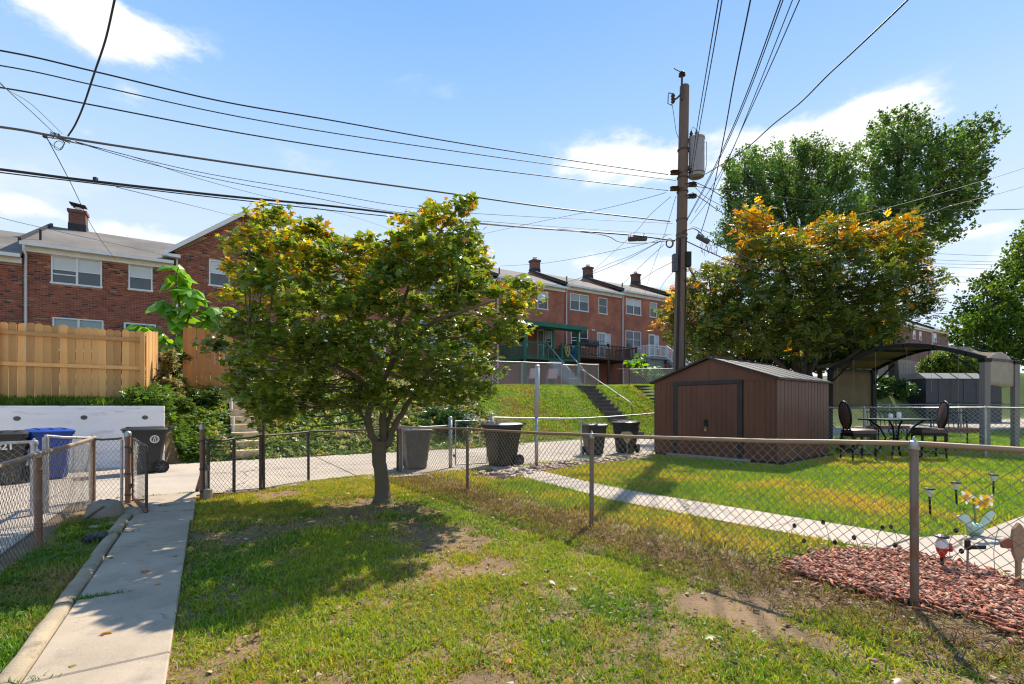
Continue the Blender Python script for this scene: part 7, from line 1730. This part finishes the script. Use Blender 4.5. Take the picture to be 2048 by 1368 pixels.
# flower ornament
g_ = G(1950, 1075); t = thing('flower_ornament', 'tall artificial yellow flower ornament with pale fabric leaves', 'garden ornament', g_)
MB().tube([(0, 0, -.03), (.0, 0, .25), (-.02, 0, .42)], .010, 6).build('stem', mat('stem_green', (.12, .25, .08), .6), t)
for c_, nm in (((-.10, 0, .44), 0), ((.02, -.03, .38), 1), ((.12, 0, .40), 2)):
    c_ = Vector(c_)
    for k in range(8):
        an = k * math.pi / 4; e = Vector((math.cos(an), -.35, math.sin(an))); s_ = Vector((-math.sin(an), 0, math.cos(an)))
        MB().loft([[c_ + e * .015 - s_ * .008, c_ + e * .015 + s_ * .008], [c_ + e * .05 - s_ * .022, c_ + e * .05 + s_ * .022], [c_ + e * .085 - s_ * .006 + Vector((0, .02, 0)), c_ + e * .085 + s_ * .006 + Vector((0, .02, 0))]], cap=False).build('petal', M['yellow'] if (k + nm) % 3 else M['white_paint'], t)
    MB().lathe(c_ + Vector((0, -.01, -.02)), [(.005, 0), (.02, .01), (.02, .03), (.005, .04)], 8).build('flower_centre', mat('amber', (.65, .33, .03), .6) if 'am' not in M else M['am'], t)
for (s_, hgt_) in ((-1, .20), (1, .26)):
    rings = []
    for k in range(7):
        f_ = k / 6; w = .055 * math.sin(math.pi * (f_ * .9 + .08)); c_ = Vector((s_ * (.02 + .17 * f_), -.03 * math.sin(f_ * 3), .10 + hgt_ * f_ * (1.15 - .5 * f_)))
        rings.append([c_ + Vector((0, -.0, w)), c_ + Vector((0, -.02, 0)), c_ + Vector((s_ * .02, 0, -w)), c_ + Vector((0, .006, 0))])
    smooth_by_angle(MB().loft(rings).build('fabric_leaf', M['pale_leaf'], t), 80)
MB().lathe((0, 0, .02), [(.03, 0), (.07, .05), (.075, .11), (.05, .13)], 10).build('pot', mat('pale_green_pot', (.40, .55, .45), .6), t)
# paddle shaped wooden ornament at the right edge
g_ = G(2036, 1163); t = thing('garden_ornament', 'tall tan wooden paddle shaped ornament at the right edge', 'garden ornament', g_)
q = [(-.012, 0), (.014, 0), (.018, .16), (.05, .22), (.055, .36), (.03, .44), (.0, .47), (-.04, .42), (-.055, .33), (-.04, .22), (-.014, .16)]
MB().loft([[Vector((x, -.012, z)) for x, z in q], [Vector((x, .012, z)) for x, z in q]]).build('board', M['ornament_wood'], t)
MB().loft([[Vector((x - .09, -.01, z * .4 + .27)) for x, z in ((-.04, .0), (.04, -.02), (.05, .12), (0, .2), (-.05, .12))], [Vector((x - .09, .01, z * .4 + .27)) for x, z in ((-.04, .0), (.04, -.02), (.05, .12), (0, .2), (-.05, .12))]]).build('side_wing', M['terracotta'], t)
# thin wire stakes with small black buds along the path
labs = ['black tulip shaped wire stake leaning over the path, first from the left', 'black budded wire stake with a drooping head at the path edge, second from the left', 'black budded wire stake above the green tuft, third from the left', 'short black budded wire stake low over the grass, fourth from the left', 'black budded wire stake at the grass edge just left of the near post', 'black cupped wire stake standing over the pale path', 'black cupped wire stake nearest the near fence post', 'black budded wire stake close behind the near post', 'black budded wire stake right of the near post', 'black cupped wire stake right of the red and white lantern', 'thin bare wire hoop in front of the patio']
for i, (px, py, pb, dx) in enumerate(((1589, 1052, 1120, .02), (1646, 1045, 1116, -.03), (1608, 1082, 1124, .02), (1670, 1085, 1124, -.02), (1765, 1056, 1120, .03), (1708, 1076, 1130, -.02), (1790, 1091, 1135, .01), (1782, 1054, 1110, -.03), (1912, 1062, 1130, .04), (1923, 1103, 1148, .05), (1998, 1060, 1155, .02))):
    g_ = G(px + (6 if dx < 0 else -6), pb); Y_ = g_.y; top = P(px, py, Y_) - g_
    t = thing('wire_stake', labs[i], 'garden stake', g_, 0, 'black wire stakes in the mulch')
    MB().tube(spline([Vector((0, 0, -.02)), Vector((top.x * .1 - dx, 0, top.z * .55)), Vector((top.x * .7, 0, top.z * 1.02)), Vector((top.x, 0, top.z))], 5), .0022, 5).build('rod', M['dark_wire'], t)
    if i < 10: smooth_by_angle(MB().lathe((top.x, 0, top.z - .02), [(.004, 0), (.016, .012), (.018, .03), (.006, .045)], 8).build('bud', M['black_iron'], t), 50)
# concrete lump, flat stones, black sack and a pale chip by the path
def lump(name, label, cat, c, dims, m, seed, rz=0, flat=1.0):
    r = random.Random(seed); rings = []
    for z, q in ((0, .86), (.25, 1.0), (.6, .98), (.85, .84), (1.0, .5)): rings.append([Vector((dims[0] * .5 * q * (1 + r.uniform(-.08, .08)) * math.copysign(abs(math.cos(k * math.pi / 8)) ** .7, math.cos(k * math.pi / 8)), dims[1] * .5 * q * (1 + r.uniform(-.08, .08)) * math.copysign(abs(math.sin(k * math.pi / 8)) ** .7, math.sin(k * math.pi / 8)), dims[2] * z * (1 + r.uniform(-.04, .04)))) for k in range(16)])
    o = MB().loft(rings).build(name, m); smooth_by_angle(o, 50); o.location = c; o.rotation_euler = (0, 0, rz); return tag(o, label, cat)
lump('concrete_lump', 'rounded mossy concrete lump at the foot of the left corner post', 'stone', G(210, 1040), (.36, .34, .24), M['concrete_old'], 1, .3)
lump('flat_stone', 'flat cracked stone slab beside the open gate', 'stone', G(258, 1032), (.40, .30, .10), M['concrete_old'], 2, .2)
lump('flat_stone', 'thin flat stone in front of the mossy concrete lump', 'stone', G(235, 1050), (.42, .14, .04), M['concrete_old'], 3, .1)
lump('flat_stone', 'small broken stone lying on the weedy strip', 'stone', G(192, 1056), (.16, .07, .03), M['concrete'], 4, .1)
t = thing('leaning_slate', 'dark slate leaning against the mossy concrete lump', 'stone', G(170, 1050)); q = [Vector((-.10, 0, 0)), Vector((.12, .10, .18)), Vector((.13, .28, .16)), Vector((-.08, .2, 0))]
MB().loft([q, [p + Vector((0, 0, .02)) for p in q]]).build('slate', M['dark_stone'], t)
o = lump('plastic_sack', 'crumpled black plastic sack lying by the kerb', 'sack', G(192, 1084), (.22, .18, .09), mat('black_film', (.012, .012, .013), .25, spec=.7, bump=(22, 1.0, .04)), 5, .5)
md = o.modifiers.new('sub', 'SUBSURF'); md.levels = 2; md.render_levels = 2; tx_ = bpy.data.textures.new('crumple', 'CLOUDS'); tx_.noise_scale = .06; d_ = o.modifiers.new('crumple', 'DISPLACE'); d_.texture = tx_; d_.strength = .06; d_.mid_level = .5
lump('white_scrap', 'flat white scrap lying in the weeds left of the kerb', 'scrap', G(50, 1172), (.13, .05, .012), M['white_paint'], 6, .3)
t = thing('root', 'pale bent dead root lying on the ivy bank', 'branch', onbank(985, 15.9))
MB().tube(spline([Vector(q_) for q_ in ((-1.0, 0, .1), (-.5, 0, .02), (0, 0, .15), (.25, 0, .32), (.12, 0, .5))], 5), .035, 6).tube(spline([Vector(q_) for q_ in ((0, 0, .18), (.3, 0, .4), (.55, 0, .45))], 4), .02, 5).build('limb', M['wood_grey'], t, True)
# brown leaf-like dry board behind the fence on the alley: tan folded cardboard leaning on the carts
t = thing('cardboard_sheet', 'tan folded cardboard wedged against the right cart of the pair', 'cardboard', G(1247, 912) + Vector((0, -.45, 0)), R(10))
q = [Vector((-.16, 0, .55)), Vector((.20, 0, .55)), Vector((.16, .02, .74)), Vector((.02, .02, .40)), Vector((-.12, .02, .70))]
q = [Vector((-.20, 0, .62)), Vector((.0, 0, .36)), Vector((.18, 0, .62)), Vector((.10, .03, .70)), Vector((-.12, .03, .70))]
MB().loft([q, [p + Vector((0, .02, 0)) for p in q]]).build('panel', mat('cardboard', (.42, .28, .15), .9, noise=(5, .2)), t)
MB().tube([(0, .01, .0), (0, .01, .40)], .015, 6).build('prop', M['wood_grey'], t)
print('SCENE BUILT', len(bpy.data.objects))
